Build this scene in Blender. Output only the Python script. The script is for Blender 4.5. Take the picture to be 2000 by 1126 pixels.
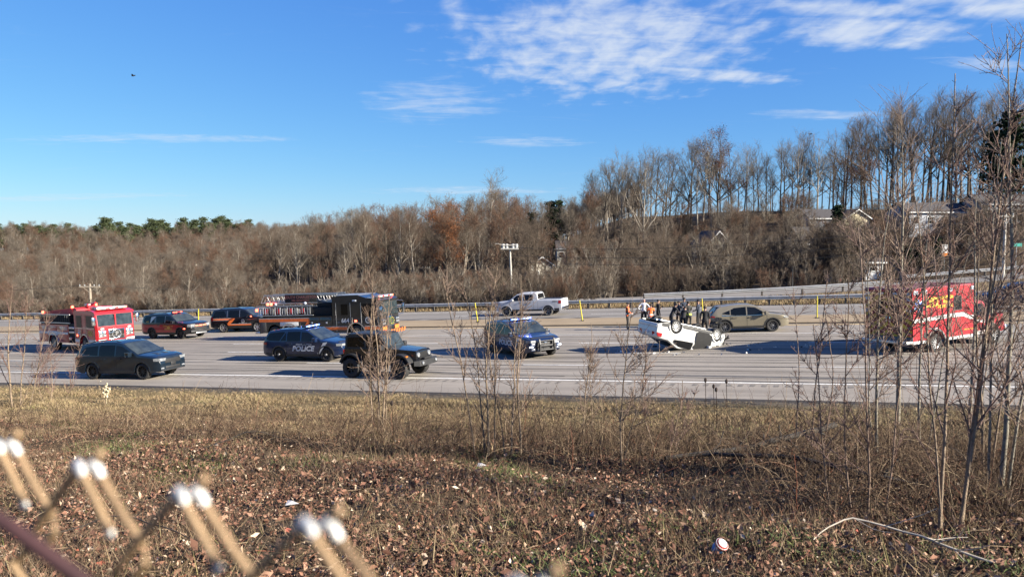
import bpy, bmesh, math, random
import numpy as np
from mathutils import Vector, Matrix

for o in list(bpy.data.objects):
    bpy.data.objects.remove(o)
scene = bpy.context.scene
COL = scene.collection
R = math.radians
PI = math.pi

# ---------------------------------------------------------------- camera
cd = bpy.data.cameras.new('camera')
cam = bpy.data.objects.new('camera', cd)
COL.objects.link(cam)
cam.location = (0, 0, 6.4)
cam.rotation_euler = (R(86.0), 0, 0)
cd.sensor_width = 36.0
cd.lens = 27.2
cd.clip_start = 0.05
cd.clip_end = 6000
cd.dof.use_dof = True
cd.dof.focus_distance = 38.0
cd.dof.aperture_fstop = 3.4
scene.camera = cam

# ---------------------------------------------------------------- light
SUN_AZ = R(-24.0)           # compass angle from +X of the direction towards the sun
SUN_EL = R(25.0)
SUN = Vector((math.cos(SUN_EL) * math.cos(SUN_AZ), math.cos(SUN_EL) * math.sin(SUN_AZ), math.sin(SUN_EL)))
sl = bpy.data.lights.new('sun', 'SUN')
sl.energy = 5.0
sl.angle = R(0.5)
sl.color = (1.0, 0.92, 0.79)
sun = bpy.data.objects.new('sun', sl)
COL.objects.link(sun)
sun.rotation_euler = (-SUN).to_track_quat('-Z', 'Y').to_euler()

world = bpy.data.worlds.new('World')
scene.world = world
world.use_nodes = True
def build_world():
    nt = world.node_tree
    N, L = nt.nodes, nt.links
    N.clear()
    out = N.new('ShaderNodeOutputWorld')
    bg = N.new('ShaderNodeBackground')
    bg.inputs['Strength'].default_value = 0.05
    sky = N.new('ShaderNodeTexSky')
    sky.sky_type = 'NISHITA'
    sky.sun_disc = False
    sky.sun_elevation = SUN_EL
    sky.sun_rotation = PI / 2 - SUN_AZ
    sky.altitude = 300
    sky.air_density = 1.0
    sky.dust_density = 0.0
    sky.ozone_density = 6.0
    # a clear winter sky: deeper blue, flatter towards the horizon
    sp_ = N.new('ShaderNodeSeparateColor'); L.new(sky.outputs[0], sp_.inputs[0])
    cb_ = N.new('ShaderNodeCombineColor')
    for i, (a, p) in enumerate(((0.50, 0.95), (0.655, 0.80), (0.87, 0.38))):
        e = 0.1664
        q = N.new('ShaderNodeMath'); q.operation = 'POWER'; q.inputs[1].default_value = p; L.new(sp_.outputs[i], q.inputs[0])
        q2 = N.new('ShaderNodeMath'); q2.operation = 'MULTIPLY'; q2.inputs[1].default_value = a * e ** p / e; L.new(q.outputs[0], q2.inputs[0])
        L.new(q2.outputs[0], cb_.inputs[i])
    # a cloud layer 1 km up: direction projected to a horizontal plane
    tc = N.new('ShaderNodeTexCoord')
    sep = N.new('ShaderNodeSeparateXYZ')
    L.new(tc.outputs['Generated'], sep.inputs[0])
    def m(op, a, b=None, c=None):
        n = N.new('ShaderNodeMath'); n.operation = op
        for i, v in enumerate((a, b, c)):
            if v is None: continue
            if isinstance(v, (int, float)): n.inputs[i].default_value = v
            else: L.new(v, n.inputs[i])
        return n.outputs[0]
    z = m('MAXIMUM', sep.outputs['Z'], 0.02)
    zz = m('ADD', z, 0.06)
    px = m('DIVIDE', sep.outputs['X'], zz)
    py = m('DIVIDE', sep.outputs['Y'], zz)
    comb = N.new('ShaderNodeCombineXYZ')
    L.new(px, comb.inputs[0]); L.new(py, comb.inputs[1])
    def noise(vec, sx, sy, scale, detail, rough, off=0.0, dist=0.0):
        mp = N.new('ShaderNodeMapping')
        mp.inputs['Scale'].default_value = (sx, sy, 1)
        mp.inputs['Location'].default_value = (off, off * 0.7, 0)
        L.new(vec, mp.inputs[0])
        n = N.new('ShaderNodeTexNoise')
        n.inputs['Scale'].default_value = scale
        n.inputs['Detail'].default_value = detail
        n.inputs['Roughness'].default_value = rough
        n.inputs['Distortion'].default_value = dist
        L.new(mp.outputs[0], n.inputs['Vector'])
        return n.outputs['Fac']
    def ramp(v, a, b):
        n = N.new('ShaderNodeMapRange'); n.interpolation_type = 'SMOOTHSTEP'
        n.inputs['From Min'].default_value = a; n.inputs['From Max'].default_value = b
        L.new(v, n.inputs['Value'])
        return n.outputs['Result']
    def blob(cx, cy, rx, ry, soft=0.6, rot=0.0):
        # soft elliptical bank of cloud on the layer
        dx = m('SUBTRACT', px, cx); dy = m('SUBTRACT', py, cy)
        ca, sa = math.cos(rot), math.sin(rot)
        ax = m('ADD', m('MULTIPLY', dx, ca / rx), m('MULTIPLY', dy, sa / rx))
        ay = m('ADD', m('MULTIPLY', dx, -sa / ry), m('MULTIPLY', dy, ca / ry))
        d = m('SQRT', m('ADD', m('MULTIPLY', ax, ax), m('MULTIPLY', ay, ay)))
        return ramp(d, 1.0 + soft, 1.0 - soft)
    ribs = noise(comb.outputs[0], 1.5, 0.8, 5.5, 7, 0.52, 3.1, 0.25)      # mackerel ripples
    wisp = noise(comb.outputs[0], 0.5, 1.3, 4.6, 9, 0.66, 7.7, 0.9)      # veil
    big = noise(comb.outputs[0], 0.5, 0.9, 1.3, 4, 0.5, 1.9, 0.0)
    banks = None
    for (cx, cy, rx, ry, soft, rot) in BANKS:
        b = blob(cx, cy, rx, ry, soft, rot)
        banks = b if banks is None else m('MAXIMUM', banks, b)
    streak = None
    for (cx, cy, rx, ry, soft, rot) in STREAKS:
        b = blob(cx, cy, rx, ry, soft, rot)
        streak = b if streak is None else m('MAXIMUM', streak, b)
    dens = m('ADD', m('MULTIPLY', ribs, 0.75), m('MULTIPLY', wisp, 0.35))
    a1 = ramp(m('ADD', dens, m('MULTIPLY', m('SUBTRACT', banks, 1.0), 0.52)), 0.28, 0.74)
    a1 = m('MULTIPLY', a1, 0.85)
    a2 = ramp(m('ADD', m('ADD', m('MULTIPLY', wisp, 0.7), m('MULTIPLY', ribs, 0.3)), m('MULTIPLY', m('SUBTRACT', streak, 1.0), 0.62)), 0.28, 0.72)
    a2 = m('MULTIPLY', a2, 0.55)
    far = m('MULTIPLY', ramp(m('MULTIPLY', wisp, m('ADD', big, 0.35)), 0.50, 0.95), 0.22)
    al = m('MAXIMUM', m('MAXIMUM', a1, a2), far)
    al = m('MULTIPLY', al, ramp(sep.outputs['Z'], 0.0, 0.05))
    mix = N.new('ShaderNodeMix'); mix.data_type = 'RGBA'
    L.new(al, mix.inputs['Factor'])
    L.new(cb_.outputs[0], mix.inputs['A'])
    mix.inputs['B'].default_value = (4.3, 4.7, 5.3, 1)
    L.new(mix.outputs['Result'], bg.inputs['Color'])
    L.new(bg.outputs[0], out.inputs['Surface'])
# cloud banks on the layer: centre x, y, radii, softness, turn
BANKS = [(0.42, 3.35, 0.78, 1.05, 0.85, -0.15), (1.42, 3.1, 0.46, 0.26, 0.75, 0.2), (1.72, 2.75, 0.55, 0.22, 0.8, 0.2), (1.2, 2.85, 0.5, 0.12, 0.8, 0.1), (0.9, 3.75, 0.55, 0.13, 0.7, 0.25), (-1.9, 1.2, 0.8, 0.5, 0.7, 0.4), (0.6, 1.0, 1.0, 0.6, 0.8, 0.2)]
STREAKS = [(-2.4, 5.3, 1.25, 0.22, 0.85, 0.14), (-0.45, 4.4, 0.55, 0.7, 0.95, 0.1), (0.1, 5.6, 0.6, 0.3, 0.9, 0.1), (1.8, 4.6, 0.55, 0.2, 0.8, 0.1), (-0.5, 8.6, 1.5, 0.6, 0.9, 0.0), (-5.0, 8.6, 2.0, 0.5, 0.9, 0.0), (2.1, 3.5, 0.4, 0.12, 0.8, 0.2)]
build_world()

vs = scene.view_settings
vs.view_transform = 'Standard'
vs.look = 'None'
vs.exposure = 1.80
vs.gamma = 1.0
vs.use_curve_mapping = False
scene.render.engine = 'CYCLES'

# ---------------------------------------------------------------- helpers
def prop(o, label=None, cat=None, group=None, kind=None):
    if label: o['label'] = label
    if cat: o['category'] = cat
    if group: o['group'] = group
    if kind: o['kind'] = kind
    return o

def thing(name, label, cat, M=None, group=None):
    o = bpy.data.objects.new(name, None)
    o.empty_display_size = 0.3
    COL.objects.link(o)
    if M is not None: o.matrix_world = M
    return prop(o, label, cat, group)

def link(name, me, parent=None, mats=None):
    o = bpy.data.objects.new(name, me)
    COL.objects.link(o)
    if parent is not None: o.parent = parent
    if mats is not None and len(me.materials) == 0:
        for q in (mats if isinstance(mats, (list, tuple)) else [mats]):
            me.materials.append(q)
    return o

def npmesh(name, V, F, smooth=False, attr=None):
    """mesh from numpy arrays; F is (n,3) or (n,4)"""
    V = np.asarray(V, dtype=np.float32); F = np.asarray(F, dtype=np.int32)
    me = bpy.data.meshes.new(name)
    k = F.shape[1]
    me.vertices.add(len(V)); me.vertices.foreach_set('co', V.ravel())
    me.loops.add(F.size); me.loops.foreach_set('vertex_index', F.ravel())
    me.polygons.add(len(F))
    me.polygons.foreach_set('loop_start', np.arange(0, F.size, k, dtype=np.int32))
    me.polygons.foreach_set('loop_total', np.full(len(F), k, dtype=np.int32))
    if smooth: me.polygons.foreach_set('use_smooth', np.ones(len(F), dtype=bool))
    if attr is not None:
        at = me.attributes.new('tint', 'FLOAT', 'POINT')
        at.data.foreach_set('value', np.asarray(attr, dtype=np.float32))
    me.update(calc_edges=True)
    return me

class MB:
    """collects simple shapes, build() links them as one mesh object"""
    def __init__(s): s.v = []; s.f = []
    def add(s, v, f):
        n = len(s.v); s.v += [tuple(p) for p in v]; s.f += [tuple(i + n for i in q) for q in f]; return s
    def box(s, x0, x1, y0, y1, z0, z1, bev=0.0):
        if bev <= 0:
            v = [(x, y, z) for x in (x0, x1) for y in (y0, y1) for z in (z0, z1)]
            return s.add(v, [(0, 1, 3, 2), (4, 6, 7, 5), (0, 4, 5, 1), (2, 3, 7, 6), (0, 2, 6, 4), (1, 5, 7, 3)])
        bm = bmesh.new()
        bmesh.ops.create_cube(bm, size=1)
        for q in bm.verts:
            q.co = ((x0 + x1) / 2 + q.co.x * (x1 - x0), (y0 + y1) / 2 + q.co.y * (y1 - y0), (z0 + z1) / 2 + q.co.z * (z1 - z0))
        bmesh.ops.bevel(bm, geom=bm.edges[:], offset=bev, segments=2, affect='EDGES', profile=0.5)
        bm.verts.index_update()
        s.add([q.co[:] for q in bm.verts], [[q.index for q in f.verts] for f in bm.faces])
        bm.free(); return s
    def prism(s, poly, y0, y1, axis='y'):
        """polygon in (x,z) extruded along y (or (y,z) along x, (x,y) along z)"""
        n = len(poly)
        def P(a, b, c):
            return (a, c, b) if axis == 'y' else ((c, a, b) if axis == 'x' else (a, b, c))
        v = [P(a, b, y0) for a, b in poly] + [P(a, b, y1) for a, b in poly]
        f = [tuple(range(n)), tuple(range(2 * n - 1, n - 1, -1))] + [(i, i + n, (i + 1) % n + n, (i + 1) % n) for i in range(n)]
        return s.add(v, f)
    def tube(s, pts, r, n=6, caps=True):
        pts = [Vector(p) for p in pts]
        rr = r if isinstance(r, (list, tuple)) else [r] * len(pts)
        v = []; f = []
        for i, p in enumerate(pts):
            d = (pts[min(i + 1, len(pts) - 1)] - pts[max(i - 1, 0)]).normalized()
            a = d.cross(Vector((0, 0, 1)))
            if a.length < 1e-3: a = Vector((1, 0, 0))
            a.normalize(); b = d.cross(a)
            for k in range(n):
                t = 2 * PI * k / n
                v.append(p + (a * math.cos(t) + b * math.sin(t)) * rr[i])
            if i:
                o = (i - 1) * n
                for k in range(n):
                    f.append((o + k, o + (k + 1) % n, o + n + (k + 1) % n, o + n + k))
        if caps:
            f.append(tuple(range(n - 1, -1, -1))); o = (len(pts) - 1) * n; f.append(tuple(range(o, o + n)))
        return s.add(v, f)
    def lathe(s, prof, n=24, axis='y', c=(0, 0, 0), closed=False):
        """profile (r, a) turned about an axis through c"""
        m = len(prof); v = []; f = []
        for k in range(n):
            t = 2 * PI * k / n; ct, st = math.cos(t), math.sin(t)
            for r, a in prof:
                if axis == 'y': v.append((c[0] + r * ct, c[1] + a, c[2] + r * st))
                elif axis == 'x': v.append((c[0] + a, c[1] + r * ct, c[2] + r * st))
                else: v.append((c[0] + r * ct, c[1] + r * st, c[2] + a))
        e = m if closed else m - 1
        for k in range(n):
            for j in range(e):
                a, b = k * m + j, k * m + (j + 1) % m
                c2, d = ((k + 1) % n) * m + (j + 1) % m, ((k + 1) % n) * m + j
                f.append((a, b, c2, d))
        return s.add(v, f)
    def ball(s, c, r, sx=1, sy=1, sz=1, seg=8, ring=6):
        v = []; f = []
        for i in range(ring + 1):
            ph = PI * i / ring
            for k in range(seg):
                t = 2 * PI * k / seg
                v.append((c[0] + sx * r * math.sin(ph) * math.cos(t), c[1] + sy * r * math.sin(ph) * math.sin(t), c[2] + sz * r * math.cos(ph)))
        for i in range(ring):
            for k in range(seg):
                f.append((i * seg + k, (i + 1) * seg + k, (i + 1) * seg + (k + 1) % seg, i * seg + (k + 1) % seg))
        return s.add(v, f)
    def mesh(s, name, smooth=None):
        me = bpy.data.meshes.new(name)
        me.from_pydata(s.v, [], s.f)
        bm = bmesh.new(); bm.from_mesh(me)
        bmesh.ops.remove_doubles(bm, verts=bm.verts[:], dist=1e-4)
        bmesh.ops.recalc_face_normals(bm, faces=bm.faces[:])
        bm.to_mesh(me); bm.free()
        if smooth:
            me.polygons.foreach_set('use_smooth', [True] * len(me.polygons))
            me.set_sharp_from_angle(angle=R(smooth))
        me.update()
        return me
    def build(s, name, mat=None, parent=None, smooth=None):
        return link(name, s.mesh(name, smooth), parent, mat)

# ---------------------------------------------------------------- materials
MATS = {}
ALB = 0.76      # overall reflectance of the painted and natural surfaces
def mat(name, col, rough=0.6, metal=0.0, var=0.0, scale=6.0, coat=0.0, emit=None, es=0.0, bump=0.0, bscale=40.0, spec=0.5, col2=None, detail=5.0, tint=None, trans=0.0, stretch=None, croough=0.03):
    if name in MATS: return MATS[name]
    k = ALB
    col = tuple(c * k for c in col); col2 = tuple(c * k for c in col2) if col2 else None
    if tint: tint = [(p, tuple(q * k for q in c)) for p, c in tint]
    m = bpy.data.materials.new(name); m.use_nodes = True
    nt = m.node_tree; N, L = nt.nodes, nt.links
    b = N['Principled BSDF']
    b.inputs['Base Color'].default_value = (*col, 1)
    b.inputs['Roughness'].default_value = rough
    b.inputs['Metallic'].default_value = metal
    b.inputs['Specular IOR Level'].default_value = spec
    b.inputs['Coat Weight'].default_value = coat
    b.inputs['Coat Roughness'].default_value = croough
    if trans:
        b.inputs['Transmission Weight'].default_value = trans
    if emit:
        b.inputs['Emission Color'].default_value = (*emit, 1); b.inputs['Emission Strength'].default_value = es
    tc = N.new('ShaderNodeTexCoord')
    vec = tc.outputs['Object']
    if stretch:
        mp = N.new('ShaderNodeMapping'); mp.inputs['Scale'].default_value = stretch
        L.new(vec, mp.inputs[0]); vec = mp.outputs[0]
    if var > 0 or col2:
        n = N.new('ShaderNodeTexNoise'); n.inputs['Scale'].default_value = scale; n.inputs['Detail'].default_value = detail
        n.inputs['Roughness'].default_value = 0.65
        L.new(vec, n.inputs['Vector'])
        r = N.new('ShaderNodeMapRange')
        r.inputs['From Min'].default_value = 0.3; r.inputs['From Max'].default_value = 0.7
        L.new(n.outputs['Fac'], r.inputs['Value'])
        mx = N.new('ShaderNodeMix'); mx.data_type = 'RGBA'
        L.new(r.outputs[0], mx.inputs['Factor'])
        c2 = col2 if col2 else tuple(min(1, c * (1 + var)) for c in col)
        c1 = col if col2 else tuple(c * (1 - var) for c in col)
        mx.inputs['A'].default_value = (*c1, 1); mx.inputs['B'].default_value = (*c2, 1)
        res = mx.outputs['Result']
        if tint:
            # per-piece tint attribute runs through a palette
            res = palette(nt, tint, res)
        L.new(res, b.inputs['Base Color'])
    elif tint:
        L.new(palette(nt, tint, None), b.inputs['Base Color'])
    if bump > 0:
        n = N.new('ShaderNodeTexNoise'); n.inputs['Scale'].default_value = bscale; n.inputs['Detail'].default_value = 4
        L.new(vec, n.inputs['Vector'])
        bp = N.new('ShaderNodeBump'); bp.inputs['Strength'].default_value = bump; bp.inputs['Distance'].default_value = 0.05
        L.new(n.outputs['Fac'], bp.inputs['Height']); L.new(bp.outputs[0], b.inputs['Normal'])
    MATS[name] = m
    return m

def palette(nt, stops, other):
    N, L = nt.nodes, nt.links
    a = N.new('ShaderNodeAttribute'); a.attribute_name = 'tint'
    cr = N.new('ShaderNodeValToRGB')
    e = cr.color_ramp.elements
    cr.color_ramp.interpolation = 'LINEAR'
    while len(e) < len(stops): e.new(0.5)
    for i, (p, c) in enumerate(stops):
        e[i].position = p; e[i].color = (*c, 1)
    L.new(a.outputs['Fac'], cr.inputs[0])
    if other is None: return cr.outputs[0]
    mx = N.new('ShaderNodeMix'); mx.data_type = 'RGBA'; mx.blend_type = 'MULTIPLY'
    mx.inputs['Factor'].default_value = 1.0
    L.new(cr.outputs[0], mx.inputs['A']); L.new(other, mx.inputs['B'])
    return mx.outputs['Result']

def paint(name, col, dirt=0.12, rough=0.35, metal=0.0):
    return mat(name, col, rough=rough, metal=metal, var=dirt, scale=2.5, coat=0.9, croough=0.02, spec=0.3)

_tx = {}
def text_geo(s, size=1.0, shear=0.0, bold=0.0, sx=1.0, align='CENTER', spacing=1.0):
    key = (s, size, shear, bold, sx, align, spacing)
    if key in _tx: return _tx[key]
    cu = bpy.data.curves.new('t', 'FONT')
    cu.body = s; cu.size = size; cu.shear = shear; cu.offset = bold; cu.align_x = align; cu.align_y = 'CENTER'; cu.space_character = spacing
    cu.resolution_u = 3
    o = bpy.data.objects.new('t', cu); COL.objects.link(o)
    bpy.context.view_layer.update()
    dg = bpy.context.evaluated_depsgraph_get()
    me = o.evaluated_get(dg).to_mesh()
    v = [(p.co.x * sx, p.co.y) for p in me.vertices]; f = [tuple(p.vertices) for p in me.polygons]
    o.evaluated_get(dg).to_mesh_clear()
    bpy.data.objects.remove(o); bpy.data.curves.remove(cu)
    _tx[key] = (v, f)
    return v, f

def decal(name, s, fn, mt, parent, **kw):
    """flat lettering laid on a surface: fn(a, b) -> 3D point"""
    v, f = text_geo(s, **kw)
    mb = MB(); mb.add([fn(a, b) for a, b in v], f)
    me = bpy.data.meshes.new(name); me.from_pydata(mb.v, [], mb.f); me.update()
    return link(name, me, parent, mt)

# ---------------------------------------------------------------- the lie of the land
K0, K1, K2 = 0.9912, 0.047517, -0.021864        # the road climbs to the right
TH = R(20.6)
CU, SU = math.cos(TH), math.sin(TH)
def plane(x, y): return K0 + K1 * x + K2 * y
def RW(u, t, h=0.0):
    """road coordinates (along, across) to world"""
    x = u * CU + t * SU; y = 45 - u * SU + t * CU
    return (x, y, plane(x, y) + h)
def UT(x, y):
    y = y - 45
    return x * CU - y * SU, x * SU + y * CU
NRM = Vector((-K1, -K2, 1)).normalized()
TILT = Vector((0, 0, 1)).rotation_difference(NRM).to_matrix().to_4x4()
def on_road(x, y, deg, lift=0.0):
    return Matrix.Translation((x, y, plane(x, y) + lift)) @ TILT @ Matrix.Rotation(R(-deg), 4, 'Z')
# ---------------------------------------------------------------- terrain
_PX = np.array([-900, 0, 250, 500, 750, 1000, 1250, 1500, 1750, 2000, 2900], float)
_PD = np.array([60, 80, 100, 125, 150, 170, 200, 250, 350, 500, 700, 1500], float)
_PY = np.array([   # image row of the bare ground, per column and distance
    # 60   80   100  125  150  170  200  250  350  500  700  1500
    [640, 650, 655, 650, 640, 632, 620, 600, 556, 484, 500, 520],
    [640, 650, 655, 650, 640, 632, 620, 600, 556, 484, 500, 520],
    [635, 640, 640, 635, 625, 618, 608, 592, 554, 490, 505, 520],
    [625, 628, 628, 618, 606, 596, 582, 560, 522, 484, 505, 520],
    [615, 605, 597, 585, 565, 550, 530, 502, 500, 505, 512, 520],
    [605, 596, 588, 570, 548, 532, 508, 492, 495, 505, 512, 520],
    [598, 586, 572, 535, 480, 446, 420, 428, 460, 490, 505, 520],
    [595, 575, 555, 500, 446, 412, 412, 430, 460, 490, 505, 520],
    [590, 566, 545, 490, 440, 410, 412, 430, 460, 490, 505, 520],
    [585, 560, 525, 470, 430, 405, 410, 430, 460, 490, 505, 520],
    [585, 560, 525, 470, 430, 405, 410, 430, 460, 490, 505, 520]], float)
_cp, _sp = math.cos(R(4)), math.sin(R(4))
_v = (563 - _PY) / 1511.0
_PZ = 6.4 + _PD[None, :] * ((-_sp + _v * _cp) / (_cp + _v * _sp))

def _table(x, y):
    c = 1000 + 1511 * x / np.maximum(y, 20)
    c = np.clip(c, _PX[0], _PX[-1]); d = np.clip(np.hypot(x, y) * 0.93, _PD[0], _PD[-1])
    i = np.clip(np.searchsorted(_PX, c) - 1, 0, len(_PX) - 2); j = np.clip(np.searchsorted(_PD, d) - 1, 0, len(_PD) - 2)
    a = (c - _PX[i]) / (_PX[i + 1] - _PX[i]); b = (d - _PD[j]) / (_PD[j + 1] - _PD[j])
    a = a * a * (3 - 2 * a)
    return (_PZ[i, j] * (1 - a) + _PZ[i + 1, j] * a) * (1 - b) + (_PZ[i, j + 1] * (1 - a) + _PZ[i + 1, j + 1] * a) * b

def _sm(a, b, x):
    t = np.clip((x - a) / (b - a), 0, 1); return t * t * (3 - 2 * t)

def ground(x, y):
    """height of the bare ground (vectorised)"""
    x = np.asarray(x, float); y = np.asarray(y, float)
    p = K0 + K1 * x + K2 * y
    t = x * SU + (y - 45) * CU
    tau = -14.9 - t
    wob = 0.10 * np.sin(x * 0.9 + 1.3 * np.sin(y * 0.5)) * np.sin(y * 0.8 + 0.7) + 0.05 * np.sin(x * 2.3 + y * 1.1) * np.sin(y * 2.9 - x * 0.6)
    bank = np.interp(tau, [0, 2, 8, 13, 20, 24.5, 27, 60], [0, 0.06, 0.55, 1.35, 2.0, 2.75, 3.5, 4.2]) + wob * _sm(1.5, 5, tau)
    near = p - 0.02 + bank
    under = p - 0.16
    tt = np.maximum(t, 25)
    far_ = _table(x, y) + 0.35 * np.sin(x * 0.11 + y * 0.07) * np.sin(y * 0.13)
    w = _sm(25.0, 44.0, t)
    far = (p - 0.05) * (1 - w) + far_ * w
    z = np.where(t < -15.05, near, np.where(t < 24.6, under, far))
    return z
def gz(x, y): return float(ground(x, y))

def soil_material():
    m = bpy.data.materials.new('soil_and_leaf_litter'); m.use_nodes = True
    nt = m.node_tree; N, L = nt.nodes, nt.links
    b = N['Principled BSDF']; b.inputs['Roughness'].default_value = 0.95; b.inputs['Specular IOR Level'].default_value = 0.1
    tc = N.new('ShaderNodeTexCoord')
    def noise(sc, det=6, rough=0.65):
        n = N.new('ShaderNodeTexNoise'); n.inputs['Scale'].default_value = sc; n.inputs['Detail'].default_value = det; n.inputs['Roughness'].default_value = rough
        L.new(tc.outputs['Object'], n.inputs['Vector']); return n.outputs['Fac']
    def ramp(f, stops):
        cr = N.new('ShaderNodeValToRGB'); e = cr.color_ramp.elements
        while len(e) < len(stops): e.new(0.5)
        for i, (p, c) in enumerate(stops): e[i].position = p; e[i].color = (*(q * ALB for q in c), 1)
        L.new(f, cr.inputs[0]); return cr.outputs[0]
    fine = ramp(noise(16, 8), [(0.30, (0.028, 0.020, 0.013)), (0.5, (0.085, 0.06, 0.036)), (0.72, (0.19, 0.14, 0.085))])
    grass = ramp(noise(9, 8), [(0.30, (0.07, 0.055, 0.025)), (0.5, (0.17, 0.13, 0.065)), (0.72, (0.27, 0.215, 0.115))])
    # straw-coloured verge beside the pavement, leaf litter elsewhere
    sep = N.new('ShaderNodeSeparateXYZ'); L.new(tc.outputs['Object'], sep.inputs[0])
    def mth(op, a, c):
        n = N.new('ShaderNodeMath'); n.operation = op
        for i, q in enumerate((a, c)):
            if isinstance(q, (int, float)): n.inputs[i].default_value = q
            else: L.new(q, n.inputs[i])
        return n.outputs[0]
    t = mth('ADD', mth('MULTIPLY', sep.outputs['X'], SU), mth('MULTIPLY', mth('SUBTRACT', sep.outputs['Y'], 45.0), CU))
    tn = mth('ADD', t, mth('MULTIPLY', mth('SUBTRACT', noise(0.5, 4), 0.5), 5.0))
    mr = N.new('ShaderNodeMapRange'); mr.interpolation_type = 'SMOOTHSTEP'
    mr.inputs['From Min'].default_value = -25.5; mr.inputs['From Max'].default_value = -21.5
    L.new(tn, mr.inputs['Value'])
    mr2 = N.new('ShaderNodeMapRange'); mr2.interpolation_type = 'SMOOTHSTEP'
    mr2.inputs['From Min'].default_value = 40.0; mr2.inputs['From Max'].default_value = 30.0
    L.new(tn, mr2.inputs['Value'])
    fac = mth('MULTIPLY', mr.outputs[0], mr2.outputs[0])
    mx = N.new('ShaderNodeMix'); mx.data_type = 'RGBA'
    L.new(fac, mx.inputs['Factor']); L.new(fine, mx.inputs['A']); L.new(grass, mx.inputs['B'])
    # gravelly dark dirt along the pavement edge
    mr3 = N.new('ShaderNodeMapRange'); mr3.interpolation_type = 'SMOOTHSTEP'
    mr3.inputs['From Min'].default_value = -16.6; mr3.inputs['From Max'].default_value = -15.3
    tn2 = mth('ADD', t, mth('MULTIPLY', mth('SUBTRACT', noise(1.6, 5), 0.5), 2.2))
    L.new(tn2, mr3.inputs['Value'])
    lim = mth('LESS_THAN', t, 0.0)
    gr = ramp(noise(30, 6), [(0.3, (0.05, 0.042, 0.035)), (0.7, (0.16, 0.135, 0.11))])
    mx2 = N.new('ShaderNodeMix'); mx2.data_type = 'RGBA'
    L.new(mth('MULTIPLY', mr3.outputs[0], lim), mx2.inputs['Factor']); L.new(mx.outputs['Result'], mx2.inputs['A']); L.new(gr, mx2.inputs['B'])
    L.new(mx2.outputs['Result'], b.inputs['Base Color'])
    bp = N.new('ShaderNodeBump'); bp.inputs['Strength'].default_value = 0.8; bp.inputs['Distance'].default_value = 0.06
    L.new(noise(14, 8), bp.inputs['Height']); L.new(bp.outputs[0], b.inputs['Normal'])
    return m

def make_ground():
    na, nr = 420, 250
    ang = np.linspace(-PI, PI, na, endpoint=False)
    # denser in front
    ang = ang - 0.55 * np.sin(ang)
    ang = ang + PI / 2
    rad = np.concatenate([[0.0], np.geomspace(0.8, 2600, nr)])
    A, Rr = np.meshgrid(ang, rad)
    X = Rr * np.cos(A); Y = Rr * np.sin(A)
    Z = ground(X, Y)
    V = np.stack([X.ravel(), Y.ravel(), Z.ravel()], 1)
    i = np.arange(nr)[:, None]; k = np.arange(na)[None, :]
    a = i * na + k; b_ = i * na + (k + 1) % na
    F = np.stack([a, b_, b_ + na, a + na], -1).reshape(-1, 4)
    o = link('ground', npmesh('ground', V, F, True), None, soil_material())
    prop(o, 'brown winter hillside and grassy roadside bank', None, None, 'structure')
make_ground()

# ---------------------------------------------------------------- the highway
def asphalt(name, c1, c2, wheel=0.0):
    m = bpy.data.materials.new(name); m.use_nodes = True
    nt = m.node_tree; N, L = nt.nodes, nt.links
    b = N['Principled BSDF']; b.inputs['Roughness'].default_value = 0.85; b.inputs['Specular IOR Level'].default_value = 0.25
    tc = N.new('ShaderNodeTexCoord')
    mp = N.new('ShaderNodeMapping'); mp.inputs['Rotation'].default_value = (0, 0, TH)
    L.new(tc.outputs['Object'], mp.inputs[0])
    def noise(sc, det, stretch):
        q = N.new('ShaderNodeMapping'); q.inputs['Scale'].default_value = stretch
        L.new(mp.outputs[0], q.inputs[0])
        n = N.new('ShaderNodeTexNoise'); n.inputs['Scale'].default_value = sc; n.inputs['Detail'].default_value = det; n.inputs['Roughness'].default_value = 0.7
        L.new(q.outputs[0], n.inputs['Vector']); return n.outputs['Fac']
    def mth(op, a, c):
        n = N.new('ShaderNodeMath'); n.operation = op
        for i, q in enumerate((a, c)):
            if isinstance(q, (int, float)): n.inputs[i].default_value = q
            else: L.new(q, n.inputs[i])
        return n.outputs[0]
    f = mth('ADD', mth('MULTIPLY', noise(1.0, 6, (0.05, 1.3, 1)), 0.45), mth('ADD', mth('MULTIPLY', noise(0.5, 6, (1, 1, 1)), 0.25), mth('MULTIPLY', noise(26, 4, (1, 1, 1)), 0.30)))
    cr = N.new('ShaderNodeValToRGB'); e = cr.color_ramp.elements
    e[0].position = 0.38; e[0].color = (*(q * ALB for q in c1), 1); e[1].position = 0.64; e[1].color = (*(q * ALB * 1.06 for q in c2), 1)
    L.new(f, cr.inputs[0]); L.new(cr.outputs[0], b.inputs['Base Color'])
    bp = N.new('ShaderNodeBump'); bp.inputs['Strength'].default_value = 0.35; bp.inputs['Distance'].default_value = 0.01
    L.new(noise(90, 3, (1, 1, 1)), bp.inputs['Height']); L.new(bp.outputs[0], b.inputs['Normal'])
    MATS[name] = m
    return m
A_NEAR = asphalt('worn_grey_asphalt', (0.215, 0.19, 0.16), (0.35, 0.31, 0.26))
A_MID = asphalt('worn_asphalt_darker_lane', (0.185, 0.165, 0.14), (0.31, 0.276, 0.233))
A_SHO = asphalt('pale_shoulder_asphalt', (0.215, 0.19, 0.16), (0.345, 0.305, 0.255))
A_FAR = asphalt('far_carriageway_asphalt', (0.175, 0.16, 0.142), (0.285, 0.262, 0.23))
A_MED = asphalt('sandy_median', (0.25, 0.185, 0.11), (0.38, 0.295, 0.19))
LINE_W = mat('white_road_paint', (0.78, 0.76, 0.70), 0.7, var=0.2, scale=5)
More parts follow.
